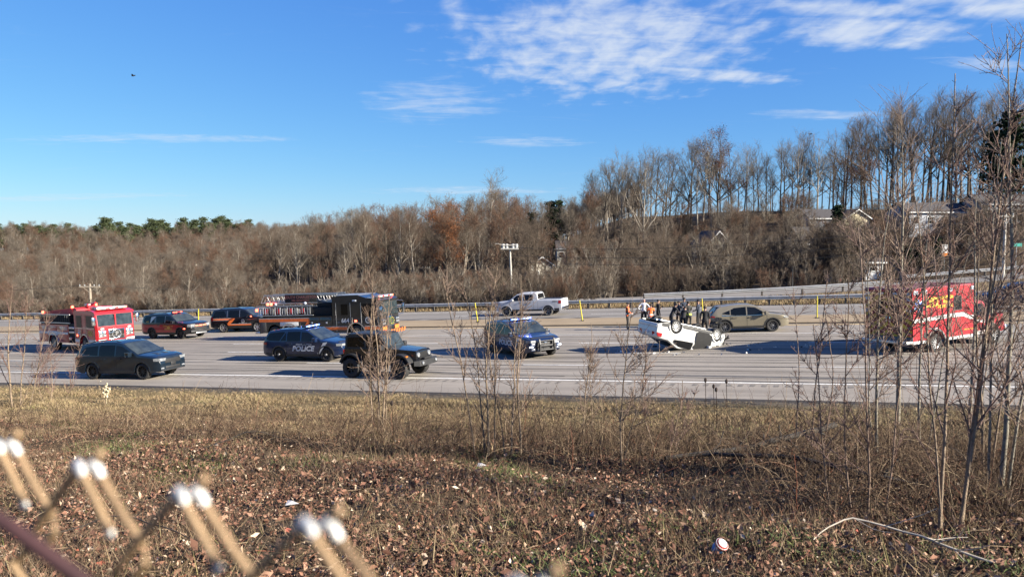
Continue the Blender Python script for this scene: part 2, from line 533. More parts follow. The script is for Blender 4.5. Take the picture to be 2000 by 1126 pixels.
LINE_Y = mat('yellow_road_paint', (0.60, 0.39, 0.12), 0.7, var=0.3, scale=3)
TAR = mat('black_crack_sealer', (0.018, 0.018, 0.018), 0.6, var=0.4, scale=3)
TYREMARK = mat('tyre_rubber_mark', (0.085, 0.078, 0.07), 0.8, var=0.35, scale=4)

WPATH = asphalt('tyre_darkened_asphalt', (0.175, 0.155, 0.132), (0.30, 0.268, 0.228))
U0, U1 = -190.0, 110.0
def strip(name, t0, t1, h, mt, u0=U0, u1=U1, du=6.0, parent=None, skirt=0.0, kind=None, t_fn=None):
    n = max(1, int((u1 - u0) / du))
    V = []; F = []
    for i in range(n + 1):
        u = u0 + (u1 - u0) * i / n
        a, c = t_fn(u) if t_fn else (t0, t1)
        row = [RW(u, a, h), RW(u, c, h)]
        if skirt: row = [RW(u, a, h - skirt)] + row + [RW(u, c, h - skirt)]
        V += row
    k = 4 if skirt else 2
    for i in range(n):
        for j in range(k - 1):
            F.append((i * k + j, (i + 1) * k + j, (i + 1) * k + j + 1, i * k + j + 1))
    me = bpy.data.meshes.new(name); me.from_pydata(V, [], F); me.update()
    o = link(name, me, parent, mt)
    if kind: o['kind'] = kind
    return o
road = strip('near_carriageway', -11.6, 9.5, 0.0, A_NEAR, skirt=0.3, kind='structure')
prop(road, 'worn grey asphalt carriageway with four lanes beside the grass bank')
prop(strip('paved_shoulder', -14.9, -11.603, -0.004, A_SHO, skirt=0.3, kind='structure'), 'pale paved shoulder along the grass verge')
strip('lane_surface', -3.75, 0.15, 0.004, A_MID, parent=road)
strip('lane_surface', 4.3, 9.0, 0.004, A_SHO, parent=road)
prop(strip('median', 9.55, 14.4, 0.10, A_MED, skirt=0.4, kind='structure'), 'low sandy raised median between the two carriageways')
far_road = strip('far_carriageway', 14.404, 24.4, 0.0, A_FAR, skirt=0.4, kind='structure')
prop(far_road, 'grey two lane far carriageway under the guardrail')
strip('edge_line', -11.88, -11.70, 0.004, LINE_W, parent=road)
strip('edge_line', 4.30, 4.44, 0.008, LINE_W, parent=road)
strip('yellow_line', 8.7, 8.98, 0.009, LINE_Y, parent=road)
strip('yellow_line', 14.75, 14.9, 0.004, LINE_Y, parent=far_road)
strip('edge_line', 22.9, 23.02, 0.004, LINE_W, parent=far_road)
rnd = random.Random(4)
for t, ph in ((-7.82, 1.5), (-3.78, 5.0), (0.2, 2.0)):
    k = 0
    u = -120 + ph
    while u < 70:
        strip('lane_dash', t - 0.07, t + 0.07, 0.008, LINE_W, u, u + 3.3, parent=road)
        u += 12.2
u = -110
while u < 60:
    strip('lane_dash', 18.85, 18.97, 0.004, LINE_W, u, u + 3.2, parent=far_road); u += 12.2
def wig(t, w, seed):
    q = random.Random(seed); ph = [q.uniform(0, 6) for _ in range(4)]
    def f(u):
        c = t + 0.05 * math.sin(u * 0.17 + ph[0]) + 0.03 * math.sin(u * 0.6 + ph[1])
        ww = w * (0.65 + 0.45 * math.sin(u * 0.31 + ph[2]) * math.sin(u * 0.9 + ph[3]))
        return c - ww, c + ww
    return f
for i, (t, w) in enumerate(((-7.98, 0.075), (-3.95, 0.085), (0.03, 0.07), (4.16, 0.06), (-5.9, 0.03), (-9.6, 0.03), (2.2, 0.03), (-11.45, 0.05))):
    strip('tar_seam', t - w, t + w, 0.012, TAR, du=0.8, parent=road, t_fn=wig(t, w, i), u0=-120, u1=70)
strip('tar_seam', 16.6, 16.7, 0.008, TAR, du=0.8, parent=far_road, t_fn=wig(16.7, 0.06, 31), u0=-120, u1=60)
strip('tar_seam', 19.2, 19.3, 0.008, TAR, du=0.8, parent=far_road, t_fn=wig(20.6, 0.05, 32), u0=-120, u1=60)
strip('kerb_joint', 9.505, 9.55, -0.02, TAR, parent=road)
def mark(u0, t0, u1, t1, w, bow=0.0, h=0.016, mt=None):
    n = 14; V = []; F = []
    for i in range(n + 1):
        s = i / n; u = u0 + (u1 - u0) * s; t = t0 + (t1 - t0) * s + bow * math.sin(PI * s)
        ww = w * (0.35 + 0.65 * math.sin(PI * min(1, s * 1.3 + 0.15)) ** 0.5)
        V += [RW(u, t - ww, h), RW(u, t + ww, h)]
    for i in range(n): F.append((2 * i, 2 * i + 2, 2 * i + 3, 2 * i + 1))
    me = bpy.data.meshes.new('tyre_mark'); me.from_pydata(V, [], F); me.update()
    link('tyre_mark', me, road, mt or TYREMARK)
mark(-1.5, -9.9, 6.5, -10.9, 0.10, -0.25); mark(8, -10.3, 30, -10.9, 0.16); mark(-40, -9.9, -2, -10.3, 0.13); mark(-14, -5.4, 6, -5.6, 0.10)
mark(10, -2.2, 40, -2.6, 0.16); mark(-60, -5.7, -20, -5.6, 0.12); mark(12, 1.0, 30, 0.4, 0.15)
for k_, (t_, w_) in enumerate(((-10.6, 0.28), (-8.9, 0.26), (-6.7, 0.28), (-5.0, 0.26), (-2.8, 0.28), (-1.0, 0.26), (1.4, 0.26), (3.1, 0.26))):   # tyre-darkened wheel paths
    strip('wheel_path', t_ - w_, t_ + w_, 0.0145, WPATH, du=2.0, parent=road, t_fn=wig(t_, w_, 60 + k_), u0=-120, u1=70)
for i in range(9):    # short dark patches on the far carriageway
    u = -26 + i * 3.1
    V = [RW(u, 15.4, 0.012), RW(u + 1.6, 15.5, 0.012), RW(u + 2.6, 16.1, 0.012), RW(u + 1.3, 16.0, 0.012)]
    me = bpy.data.meshes.new('tar_patch'); me.from_pydata(V, [], [(0, 1, 2, 3)]); me.update(); link('tar_patch', me, far_road, TAR)
# ground-in rumble strip on the shoulder
gm = None
sho = bpy.data.objects['paved_shoulder']
RUM = mat('rumble_groove', (0.165, 0.147, 0.125), 0.9, var=0.3)
for i in range(150):
    u = -30 + i * 0.42
    if (i * 7) % 11 == 0: continue
    V = [RW(u, -12.55, 0.004), RW(u + 0.18, -12.55, 0.004), RW(u + 0.20, -12.15, 0.004), RW(u + 0.02, -12.15, 0.004)]
    me = bpy.data.meshes.new('rumble_groove'); me.from_pydata(V, [], [(0, 1, 2, 3)]); me.update(); link('rumble_groove', me, sho, RUM)

# ---------------------------------------------------------------- guardrails
GALV = mat('galvanised_steel', (0.46, 0.46, 0.45), 0.55, 0.35, var=0.18, scale=1.2)
POSTM = mat('weathered_guardrail_post', (0.10, 0.085, 0.07), 0.9, var=0.3, scale=5)
def wbeam(pts, up, name, label, posts, group=None, post_h=0.75):
    g = thing(name, label, 'guardrail', Matrix.Translation(pts[0]), group)
    o = Vector(pts[0])
    prof = [(0.0, -0.155), (0.03, -0.14), (0.075, -0.10), (0.075, -0.065), (0.01, -0.02), (0.01, 0.02), (0.075, 0.065), (0.075, 0.10), (0.03, 0.14), (0.0, 0.155), (-0.006, 0.15), (-0.006, -0.15)]
    V = []; F = []; m = len(prof)
    for i, p in enumerate(pts):
        p = Vector(p)
        d = (Vector(pts[min(i + 1, len(pts) - 1)]) - Vector(pts[max(i - 1, 0)])).normalized()
        side = Vector((d.y, -d.x, 0)).normalized()      # towards the road (right hand of travel)
        for a, b in prof: V.append(p - o + side * a + Vector((0, 0, up + b)))
    for i in range(len(pts) - 1):
        for j in range(m): F.append((i * m + j, i * m + (j + 1) % m, (i + 1) * m + (j + 1) % m, (i + 1) * m + j))
    me = bpy.data.meshes.new('rail'); me.from_pydata([v[:] for v in V], [], F); me.update()
    link('rail', me, g, GALV)
    pm = None
    for p, d in posts:
        if pm is None:
            pm = MB().box(-0.075, 0.075, -0.02, 0.20, -0.6, up + 0.16, 0.012).mesh('post'); pm.materials.append(POSTM)
        q = link('post', pm, g); q.location = Vector(p) - o; q.rotation_euler.z = math.atan2(d[1], d[0])
    return g
pts = [RW(u, 24.15) for u in np.arange(-150, 100.1, 3.81)]
wbeam(pts, 0.62, 'guardrail', 'long galvanised guardrail along the far edge of the highway', [(RW(u, 24.15), (CU, -SU)) for u in np.arange(-120, 80, 1.905)])

# side road climbing to the right behind the guardrail, with its own rail
def ramp_pt(s, off=0.0, h=0.0):
    """side road centre line, s metres along"""
    x = 10 + s * 0.985; y = 77.5 - s * 0.10 + off
    z0 = plane(*RW(UT(x, y)[0], 24.5)[:2])
    z = -0.35 + 0.041 * s + 0.0007 * s * s
    return (x, y, z + h)
V = []; F = []
for i in range(0, 34):
    s = -6 + i * 3.0
    V += [ramp_pt(s, -1.9, -0.5), ramp_pt(s, -1.8, 0.02), ramp_pt(s, 3.4, 0.10), ramp_pt(s, 3.6, -1.2)]
for i in range(33):
    for j in range(3): F.append((i * 4 + j, i * 4 + 4 + j, i * 4 + 5 + j, i * 4 + 1 + j))
me = bpy.data.meshes.new('side_road'); me.from_pydata(V, [], F); me.update()
prop(link('side_road', me, None, A_FAR), 'grey side road climbing to the right behind the guardrail', kind='structure')
V = []; F = []
for i in range(0, 50):
    s = -8 + i * 2.0
    for j in range(9):
        x, y, z = ramp_pt(s, -9.0 + 7.2 * j / 8)
        g = gz(x, y); k = (j / 8) ** 0.8
        V.append((x, y, g * (1 - k) + (z + 0.01) * k + 0.05 + 0.06 * math.sin(s * 1.7 + j * 2.1) * (0 < j < 8)))
for i in range(49):
    for j in range(8): F.append((i * 9 + j, i * 9 + 9 + j, i * 9 + 10 + j, i * 9 + 1 + j))
me = bpy.data.meshes.new('side_road_verge'); me.from_pydata(V, [], F); me.polygons.foreach_set('use_smooth', [True] * len(F)); me.update()
prop(link('side_road_verge', me, None, mat('tan_verge_grass', (0.13, 0.095, 0.055), 0.95, col2=(0.34, 0.26, 0.155), scale=3.0, detail=10, bump=0.8, bscale=9, spec=0.1)), 'tan grassy slope between the guardrail and the side road', kind='structure')
seg1 = [ramp_pt(s, -1.5, 0.05) for s in np.arange(3.0, 26.6, 1.9)]
wbeam(seg1, 0.62, 'guardrail', 'short sloping guardrail on the side road, ending left of the ambulance', [(p, (0.985, -0.1)) for p in seg1[::2]])
seg2 = [ramp_pt(s, 3.0, 0.06) for s in np.arange(30, 72, 1.9)]
wbeam(seg2, 0.62, 'guardrail', 'sloping guardrail high on the side road at the right edge', [(p, (0.985, -0.1)) for p in seg2[::2]])

# yellow plastic delineators
YEL = mat('yellow_plastic', (0.62, 0.52, 0.02), 0.5, var=0.15, scale=8)
for (u, t, lx, h, lab) in ((-54.4, 12.8, 0.0, 1.55, 'leftmost yellow delineator post, left of the fire engine'), (-34.5, 12.3, 0.02, 1.5, 'yellow delineator post just right of the red and black sport utility vehicle'),
                      (-7.4, 12.2, -0.20, 1.5, 'yellow delineator post left of the white pickup, behind the sapling'), (0.9, 12.2, -0.22, 1.5, 'leaning yellow delineator post just right of the white pickup'),
                      (9.6, 11.4, -0.12, 1.5, 'yellow delineator post behind the tan car'), (16.8, 12.0, -0.03, 1.45, 'rightmost yellow delineator post, near the ambulance')):
    p = RW(u, t, 0.10)
    d = thing('delineator_post', lab, 'delineator', Matrix.Translation(p), 'yellow delineators along the median')
    MB().tube([(0, 0, 0.06), (lx * 0.5, 0, h * 0.5), (lx, 0, h)], [0.045, 0.04, 0.035], 8).build('post', YEL, d, 40)
    MB().box(-0.12, 0.12, -0.12, 0.12, 0.0, 0.06, 0.015).build('base', TAR, d)
# ---------------------------------------------------------------- vehicles: shared bits
TYRE = mat('tyre_rubber', (0.022, 0.021, 0.020), 0.85, var=0.3, scale=12)
TYRE_DUSTY = mat('dusty_tyre_rubber', (0.16, 0.145, 0.12), 0.9, var=0.35, scale=9)
BLACKRIM = mat('black_wheel', (0.015, 0.015, 0.016), 0.35, 0.3, var=0.2)
ALLOY = mat('alloy_wheel', (0.50, 0.50, 0.50), 0.35, 0.75, var=0.12)
GREYRIM = mat('grey_alloy_wheel', (0.16, 0.16, 0.165), 0.35, 0.7, var=0.15)
WHITERIM = mat('silver_painted_wheel', (0.62, 0.62, 0.60), 0.4, 0.2, var=0.1)
GLASS = mat('tinted_glass', (0.008, 0.009, 0.011), 0.06, spec=0.32, var=0.2, scale=1.5)
GLASS2 = mat('windscreen_glass', (0.012, 0.018, 0.022), 0.03, spec=0.55, col2=(0.05, 0.065, 0.07), scale=2.2)
GLASSB = mat('privacy_glass', (0.005, 0.006, 0.007), 0.07, spec=0.28, var=0.2)
PLASTIC = mat('black_trim_plastic', (0.018, 0.018, 0.019), 0.55, var=0.25, scale=6)
CHROME = mat('chrome', (0.72, 0.72, 0.72), 0.12, 1.0, var=0.06)
STEEL = mat('brushed_aluminium', (0.55, 0.55, 0.54), 0.4, 0.8, var=0.12, scale=10)
LAMP = mat('headlamp_lens', (0.42, 0.44, 0.46), 0.08, 0.2, coat=1.0, col2=(0.16, 0.17, 0.18), scale=9)
TAIL = mat('red_tail_lamp', (0.38, 0.008, 0.012), 0.15, coat=1.0, var=0.35, scale=8)
AMBER = mat('amber_lamp', (0.7, 0.20, 0.02), 0.2, coat=1.0, var=0.2)
REDLIT = mat('lit_red_beacon', (0.8, 0.06, 0.04), 0.2, emit=(1.0, 0.12, 0.06), es=2.2)
REDLENS = mat('red_beacon_lens', (0.55, 0.02, 0.02), 0.15, coat=1.0, var=0.2)
BLUELIT = mat('lit_blue_beacon', (0.05, 0.08, 0.8), 0.2, emit=(0.10, 0.18, 1.0), es=2.0)
WHITELIT = mat('lit_white_beacon', (0.8, 0.85, 1.0), 0.2, emit=(0.75, 0.85, 1.0), es=1.6)
WLENS = mat('clear_beacon_lens', (0.62, 0.66, 0.72), 0.15, coat=1.0, col2=(0.3, 0.33, 0.4), scale=12)
WHITEP = paint('white_vehicle_paint', (0.62, 0.62, 0.62), 0.06)
PLATE = mat('number_plate', (0.55, 0.57, 0.6), 0.5, var=0.15, scale=20)
UNDER = mat('underbody', (0.012, 0.012, 0.012), 0.9, var=0.3)
SEATM = mat('seat_fabric', (0.06, 0.055, 0.05), 0.9, var=0.3)

def lerp(pts, x):
    if x <= pts[0][0]: return pts[0][1]
    for (a, b), (c, d) in zip(pts, pts[1:]):
        if x <= c: return b + (d - b) * (x - a) / (c - a) if c > a else d
    return pts[-1][1]

_wheels = {}
def wheel_meshes(r, w, rim_r, kind, rim_mat, tyre_mat):
    key = (r, w, rim_r, kind, rim_mat.name, tyre_mat.name)
    if key in _wheels: return _wheels[key]
    h = w / 2
    ty = MB().lathe([(rim_r, -h * 0.82), (rim_r + 0.02, -h), (r * 0.93, -h), (r * 0.985, -h * 0.86), (r, -h * 0.6), (r, h * 0.6), (r * 0.985, h * 0.86), (r * 0.93, h), (rim_r + 0.02, h), (rim_r, h * 0.82)], 36)
    for k in range(36):       # tread blocks
        a = 2 * PI * k / 36
    tm = ty.mesh('tyre', 40); tm.materials.append(tyre_mat)
    rm = MB()
    rm.lathe([(rim_r, -h * 0.82), (rim_r * 0.985, -h * 0.9), (rim_r * 0.93, -h * 0.86), (rim_r * 0.90, -h * 0.3), (rim_r * 0.9, h * 0.6), (rim_r, h * 0.8)], 36)
    n, ws = {'five': (5, 0.30), 'six': (6, 0.26), 'ten': (10, 0.13), 'twin': (8, 0.15), 'steel': (8, 0.34)}[kind]
    for k in range(n):
        a = 2 * PI * k / n + 0.2
        ca, sa = math.cos(a), math.sin(a)
        r0, r1 = rim_r * 0.16, rim_r * 0.94
        w0, w1 = rim_r * ws * 0.75, rim_r * ws * 0.55
        v = []
        for (rr, ww, yy) in ((r0, w0, -h * 0.62), (r1, w1, -h * 0.78)):
            for dy in (0, 0.035):
                for sgn in (-1, 1):
                    v.append((ca * rr - sa * ww * sgn, yy + dy, sa * rr + ca * ww * sgn))
        rm.add(v, [(0, 1, 5, 4), (2, 6, 7, 3), (0, 4, 6, 2), (1, 3, 7, 5), (0, 2, 3, 1), (4, 5, 7, 6)])
    rm.lathe([(0.0, -h * 0.72), (rim_r * 0.12, -h * 0.72), (rim_r * 0.2, -h * 0.6), (rim_r * 0.2, -h * 0.3)], 16)
    m2 = rm.mesh('rim', 40); m2.materials.append(rim_mat)
    br = MB().lathe([(0, h * 0.1), (rim_r * 0.88, h * 0.1), (rim_r * 0.88, h * 0.3), (0, h * 0.3)], 20).mesh('brake_disc'); br.materials.append(UNDER)
    _wheels[key] = (tm, m2, br)
    return _wheels[key]

def add_wheel(parent, x, y, z, r, w=0.25, rim_r=None, kind='five', rim=None, tyre=None, steer=0.0, camber=0.0, label=None):
    rim_r = rim_r or r * 0.66
    tm, rm, br = wheel_meshes(r, w, rim_r, kind, rim or ALLOY, tyre or TYRE)
    e = bpy.data.objects.new('wheel', None); COL.objects.link(e); e.parent = parent
    e.empty_display_size = 0.1
    e.location = (x, y, z)
    e.rotation_euler = (camber, random.Random(x * 7 + y).uniform(0, 6), (PI if y > 0 else 0) + steer)
    e.rotation_mode = 'YXZ' if False else 'XYZ'
    if label: e['label'] = label
    link('tyre', tm, e); link('rim', rm, e); link('brake_disc', br, e)
    return e

class Body:
    """a car shell: side profile with wheel arches, plan taper and tumblehome"""
    def __init__(s, x0, x1, W, top, base, belt, axles, arch, tum=0.16, pf=0.16, pr=0.10, fl=0.75, rl=0.6, crown=0.03, rad=0.07, belly=0.03, base_end=0.12):
        s.x0, s.x1, s.W, s.top_pts, s.base, s.belt, s.axles, s.arch = x0, x1, W, top, base, belt, axles, arch
        s.tum, s.pf, s.pr, s.fl, s.rl, s.crown, s.rad, s.belly, s.base_end = tum, pf, pr, fl, rl, crown, rad, belly, base_end
        s.H = max(z for _, z in top)
    def top(s, x): return lerp(s.top_pts, x)
    def bot(s, x):
        z = s.base
        e = 0.45
        if x > s.x1 - e: z += s.base_end * ((x - s.x1 + e) / e) ** 1.5
        if x < s.x0 + e: z += s.base_end * ((s.x0 + e - x) / e) ** 1.5
        for (ax, az) in s.axles:
            d = abs(x - ax)
            if d < s.arch: z = max(z, az + math.sqrt(max(0, s.arch ** 2 - d * d)))
        return min(z, s.top(x) - 0.12)
    def hw(s, x, z):
        p = 1.0
        if x > s.x1 - s.fl: p -= s.pf * ((x - s.x1 + s.fl) / s.fl) ** 2.6
        if x < s.x0 + s.rl: p -= s.pr * ((s.x0 + s.rl - x) / s.rl) ** 2.6
        if z < s.belt:
            q = (z - s.base) / (s.belt - s.base)
            f = 1 - s.belly * ((q - 0.62) / 0.62) ** 2
        else:
            f = 1 - s.belly * 0.38 - s.tum * ((z - s.belt) / (s.H - s.belt)) ** 1.15
        return s.W / 2 * p * f
    def build(s, mt, parent, name='body', label=None):
        xs = set(np.linspace(s.x0, s.x1, 44).round(3))
        for x, _ in s.top_pts: xs.add(round(x, 3))
        for ax, az in s.axles:
            for k in range(17):
                xs.add(round(ax - s.arch * math.cos(PI * k / 16), 3))
            xs.add(round(ax - s.arch - 0.01, 3)); xs.add(round(ax + s.arch + 0.01, 3))
        xs = sorted(x for x in xs if s.x0 - 1e-6 <= x <= s.x1 + 1e-6)
        lev = list(np.linspace(s.base, s.belt, 9)) + list(np.linspace(s.belt + 0.02, s.H, 8))
        V = []; rows = None
        for x in xs:
            zt, zb = s.top(x), s.bot(x)
            r = min(s.rad, (zt - zb) * 0.4)
            sec = []
            for z in lev:
                zz = min(max(z, zb), zt - r)
                sec.append((s.hw(x, zz), zz))
            y0 = s.hw(x, zt - r)
            for k in (1, 2, 3):
                a = PI / 2 * k / 3
                sec.append((y0 - r * (1 - math.cos(a)), zt - r + r * math.sin(a)))
            yt = y0 - r
            for q in (0.66, 0.33, 0.0):
                sec.append((yt * q, zt + s.crown * (1 - q * q)))
            full = [(x, -y, z) for y, z in sec] + [(x, y, z) for y, z in sec[-2::-1]]
            rows = len(full)
            V += full
        F = []
        for i in range(len(xs) - 1):
            for j in range(rows - 1):
                F.append((i * rows + j, (i + 1) * rows + j, (i + 1) * rows + j + 1, i * rows + j + 1))
        F.append(tuple(range(rows - 1, -1, -1))); o = (len(xs) - 1) * rows; F.append(tuple(range(o, o + rows)))
        mb = MB(); mb.add(V, F)
        me = mb.mesh(name, 32)
        ob = link(name, me, parent, mt)
        if label: ob['label'] = label
        # dark floor and wheel wells
        u = MB().box(s.x0 + 0.25, s.x1 - 0.25, -s.W / 2 + 0.30, s.W / 2 - 0.30, s.base + 0.02, s.belt - 0.05)
        xr, xf = s.axles[0][0], s.axles[-1][0]
        u.box(xr + s.arch + 0.02, xf - s.arch - 0.02, -s.W / 2 + 0.07, s.W / 2 - 0.07, s.base - 0.03, s.base + 0.15)
        u.build('underbody', UNDER, parent)
        return ob
    def side(s, sgn, off=0.006):
        return lambda x, z: (x, sgn * (s.hw(x, z) + off), z)
    def panel(s, xs, zb, zt, sgn, mt, parent, name, off=0.006, n=3, sub=8, label=None):
        """strip on the side between curves zb(x), zt(x) given at xs"""
        X = np.linspace(xs[0], xs[-1], max(2, sub))
        X = sorted(set(list(X.round(4)) + [round(v, 4) for v in xs]))
        b = list(zip(xs, zb)); t = list(zip(xs, zt))
        V = []; F = []
        for x in X:
            a, c = lerp(b, x), lerp(t, x)
            for k in range(n + 1):
                z = a + (c - a) * k / n
                V.append((x, sgn * (s.hw(x, z) + off), z))
        m = n + 1
        for i in range(len(X) - 1):
            for k in range(n): F.append((i * m + k, (i + 1) * m + k, (i + 1) * m + k + 1, i * m + k + 1))
        me = bpy.data.meshes.new(name); me.from_pydata(V, [], F)
        bm = bmesh.new(); bm.from_mesh(me); bmesh.ops.remove_doubles(bm, verts=bm.verts[:], dist=1e-5)
        bmesh.ops.recalc_face_normals(bm, faces=bm.faces[:])
        if bm.faces and bm.faces[:][0].normal.y * sgn < 0: bmesh.ops.reverse_faces(bm, faces=bm.faces[:])
        bm.to_mesh(me); bm.free()
        me.polygons.foreach_set('use_smooth', [True] * len(me.polygons)); me.update()
        o = link(name, me, parent, mt)
        if label: o['label'] = label
        return o
    def toppanel(s, xa, xb, f0, f1, mt, parent, name, off=0.012, n=8, label=None):
        """strip across the top surface (windscreen, roof, bonnet) with width fractions f0 at xa, f1 at xb"""
        V = []; F = []; m = 9
        X = sorted(set(list(np.linspace(xa, xb, n).round(4)) + [round(x, 4) for x, _ in s.top_pts if xa < x < xb]))
        for i, x in enumerate(X):
            fr = f0 + (f1 - f0) * (x - xa) / (xb - xa)
            zt = s.top(x)
            e = 0.01
            sl = (s.top(x + e) - s.top(x - e)) / (2 * e)
            nx, nz = -sl / math.hypot(sl, 1), 1 / math.hypot(sl, 1)
            yt = (s.hw(x, zt - s.rad) - s.rad * 0.6)
            for k in range(m):
                q = (k / (m - 1) * 2 - 1) * fr
                V.append((x + nx * off, yt * q, zt + s.crown * (1 - q * q) + nz * off))
        for i in range(len(X) - 1):
            for k in range(m - 1): F.append((i * m + k, (i + 1) * m + k, (i + 1) * m + k + 1, i * m + k + 1))
        me = bpy.data.meshes.new(name); me.from_pydata(V, [], F)
        me.polygons.foreach_set('use_smooth', [True] * len(me.polygons)); me.update()
        o = link(name, me, parent, mt)
        if label: o['label'] = label
        return o
    def archtrim(s, ax, az, sgn, mt, parent, w=0.07, off=0.025, name='wheel_arch', a0=0.0, a1=PI):
        V = []; F = []; n = 18
        for i in range(n + 1):
            a = a0 + (a1 - a0) * i / n
            for r in (s.arch - 0.015, s.arch + w):
                x = ax - r * math.cos(a); z = max(az + r * math.sin(a), s.base)
                y = s.hw(x, min(z, s.belt - 0.05))
                V.append((x, sgn * (y + off), z)); V.append((x, sgn * (y - 0.03), z))
        for i in range(n):
            o = i * 4
            for q in ((0, 2, 6, 4), (2, 3, 7, 6), (1, 0, 4, 5)): F.append(tuple(o + k for k in q))
        mb = MB(); mb.add(V, F); return mb.build(name, mt, parent, 40)

def rounded(mb_name, x0, x1, y0, y1, z0, z1, bev, mt, parent, rot=None, label=None):
    cx, cy, cz = (x0 + x1) / 2, (y0 + y1) / 2, (z0 + z1) / 2
    o = MB().box(x0 - cx, x1 - cx, y0 - cy, y1 - cy, z0 - cz, z1 - cz, bev).build(mb_name, mt, parent, 35)
    o.location = (cx, cy, cz)
    if rot: o.rotation_euler = rot
    if label: o['label'] = label
    return o

def mirror_part(parent, x, y, z, mt, sgn):
    m = MB().box(x - 0.09, x + 0.09, sgn * y, sgn * (y + 0.20), z, z + 0.17, 0.03)
    m.box(x - 0.03, x + 0.04, sgn * (y - 0.10), sgn * (y + 0.02), z + 0.02, z + 0.07)
    return m.build('wing_mirror', mt, parent, 35)

def seams(b, parent, xs, zb, zt, sgn):
    for x in xs:
        b.panel([x - 0.008, x + 0.008], [zb, zb], [zt, zt], sgn, PLASTIC, parent, 'door_seam', 0.004, n=6, sub=2)

def handles(b, parent, xs, z, sgn, mt):
    for x in xs:
        y = b.hw(x, z)
        MB().box(x - 0.11, x + 0.11, sgn * (y - 0.01), sgn * (y + 0.035), z - 0.018, z + 0.018, 0.01).build('door_handle', mt, parent, 35)

def lightbar(parent, x, z, w, lenses, base=PLASTIC, d=0.28, h=0.11):
    lb = rounded('light_bar', x - d / 2, x + d / 2, -w / 2, w / 2, z, z + h, 0.025, base, parent)
    n = len(lenses)
    for i, m in enumerate(lenses):
        y0 = -w / 2 + w * (i + 0.08) / n; y1 = -w / 2 + w * (i + 0.92) / n
        o = MB().box(-d / 2 - 0.012, d / 2 + 0.012, y0, y1, -h * 0.28, h * 0.34, 0.012).build('beacon_lens', m, lb, 35)
    return lb

def suv(name, label, M, pm, spec, wheel=dict(), glass=None, trim=PLASTIC, group='vehicles stopped on the highway', archm=None, handle_m=None, roof_mat=None):
    t = thing(name, label, spec.get('cat', 'car'), M, group)
    g = glass or GLASSB
    b = Body(spec['x0'], spec['x1'], spec['W'], spec['top'], spec.get('base', 0.30), spec['belt'], [(-spec['wb'] / 2, spec['r']), (spec['wb'] / 2, spec['r'])], spec['r'] + spec.get('gap', 0.06), **spec.get('kw', {}))
    b.build(pm, t)
    for sg in (-1, 1):
        for (nm, xs, zb, zt) in spec['windows']:
            b.panel(xs, zb, zt, sg, GLASS if nm == 'front' else g, t, 'side_window', 0.005, n=4, sub=7)
        seams(b, t, spec.get('seams', []), spec.get('base', 0.3) + 0.14, spec['belt'] + 0.0, sg)
        handles(b, t, spec.get('handles', []), spec['belt'] - 0.13, sg, handle_m or pm)
        mx, mz = spec['mirror']
        mirror_part(t, mx, b.hw(mx, mz), mz, spec.get('mirror_mat', pm), sg)
        for ax in (-spec['wb'] / 2, spec['wb'] / 2):
            b.archtrim(ax, spec['r'], sg, archm or pm, t, spec.get('archw', 0.05), spec.get('archoff', 0.018))
            add_wheel(t, ax, sg * (spec['W'] / 2 - 0.135), spec['r'], spec['r'], spec.get('tw', 0.25), **wheel, steer=(spec.get('steer', 0.0) if ax > 0 else 0.0))
        b.panel([spec['x0'] + 0.2, -spec['wb'] / 2 - b.arch - 0.02], [b.bot(spec['x0'] + 0.2) + 0.005, b.base + 0.01], [b.base + 0.20, b.base + 0.16], sg, trim, t, 'lower_cladding', 0.006)
        b.panel([-spec['wb'] / 2 + b.arch + 0.03, spec['wb'] / 2 - b.arch - 0.03], [b.base + 0.01] * 2, [b.base + 0.12] * 2, sg, trim, t, 'sill', 0.012)
    xa, xb = spec['windscreen']
    b.toppanel(xa, xb, 0.93, 0.96, GLASS2, t, 'windscreen')
    xa, xb = spec['rearglass']
    b.toppanel(xa, xb, 0.88, 0.86, g, t, 'rear_window')
    return t, b

# side profiles, metres, x forward from the middle of the wheelbase
DURANGO = dict(x0=-2.62, x1=2.50, W=1.93, wb=3.04, r=0.385, belt=1.12, base=0.30, cat='car',
    top=[(-2.62, 0.92), (-2.58, 1.08), (-2.24, 1.54), (-2.10, 1.65), (-1.6, 1.74), (-0.9, 1.79), (-0.1, 1.78), (0.28, 1.71), (1.27, 1.18), (1.36, 1.16), (1.9, 1.12), (2.28, 1.04), (2.42, 0.95), (2.50, 0.78)],
    windows=[('front', [0.0, 0.35, 1.10], [1.13, 1.13, 1.15], [1.63, 1.58, 1.17]), ('rear', [-1.02, -0.95, -0.08], [1.14, 1.13, 1.13], [1.54, 1.64, 1.64]), ('quarter', [-2.12, -1.85, -1.12], [1.32, 1.19, 1.15], [1.36, 1.56, 1.62])],
    seams=[1.1, -0.04, -1.0], handles=[-0.75, 0.2], mirror=(0.88, 1.12), windscreen=(0.34, 1.25), rearglass=(-2.52, -2.18))
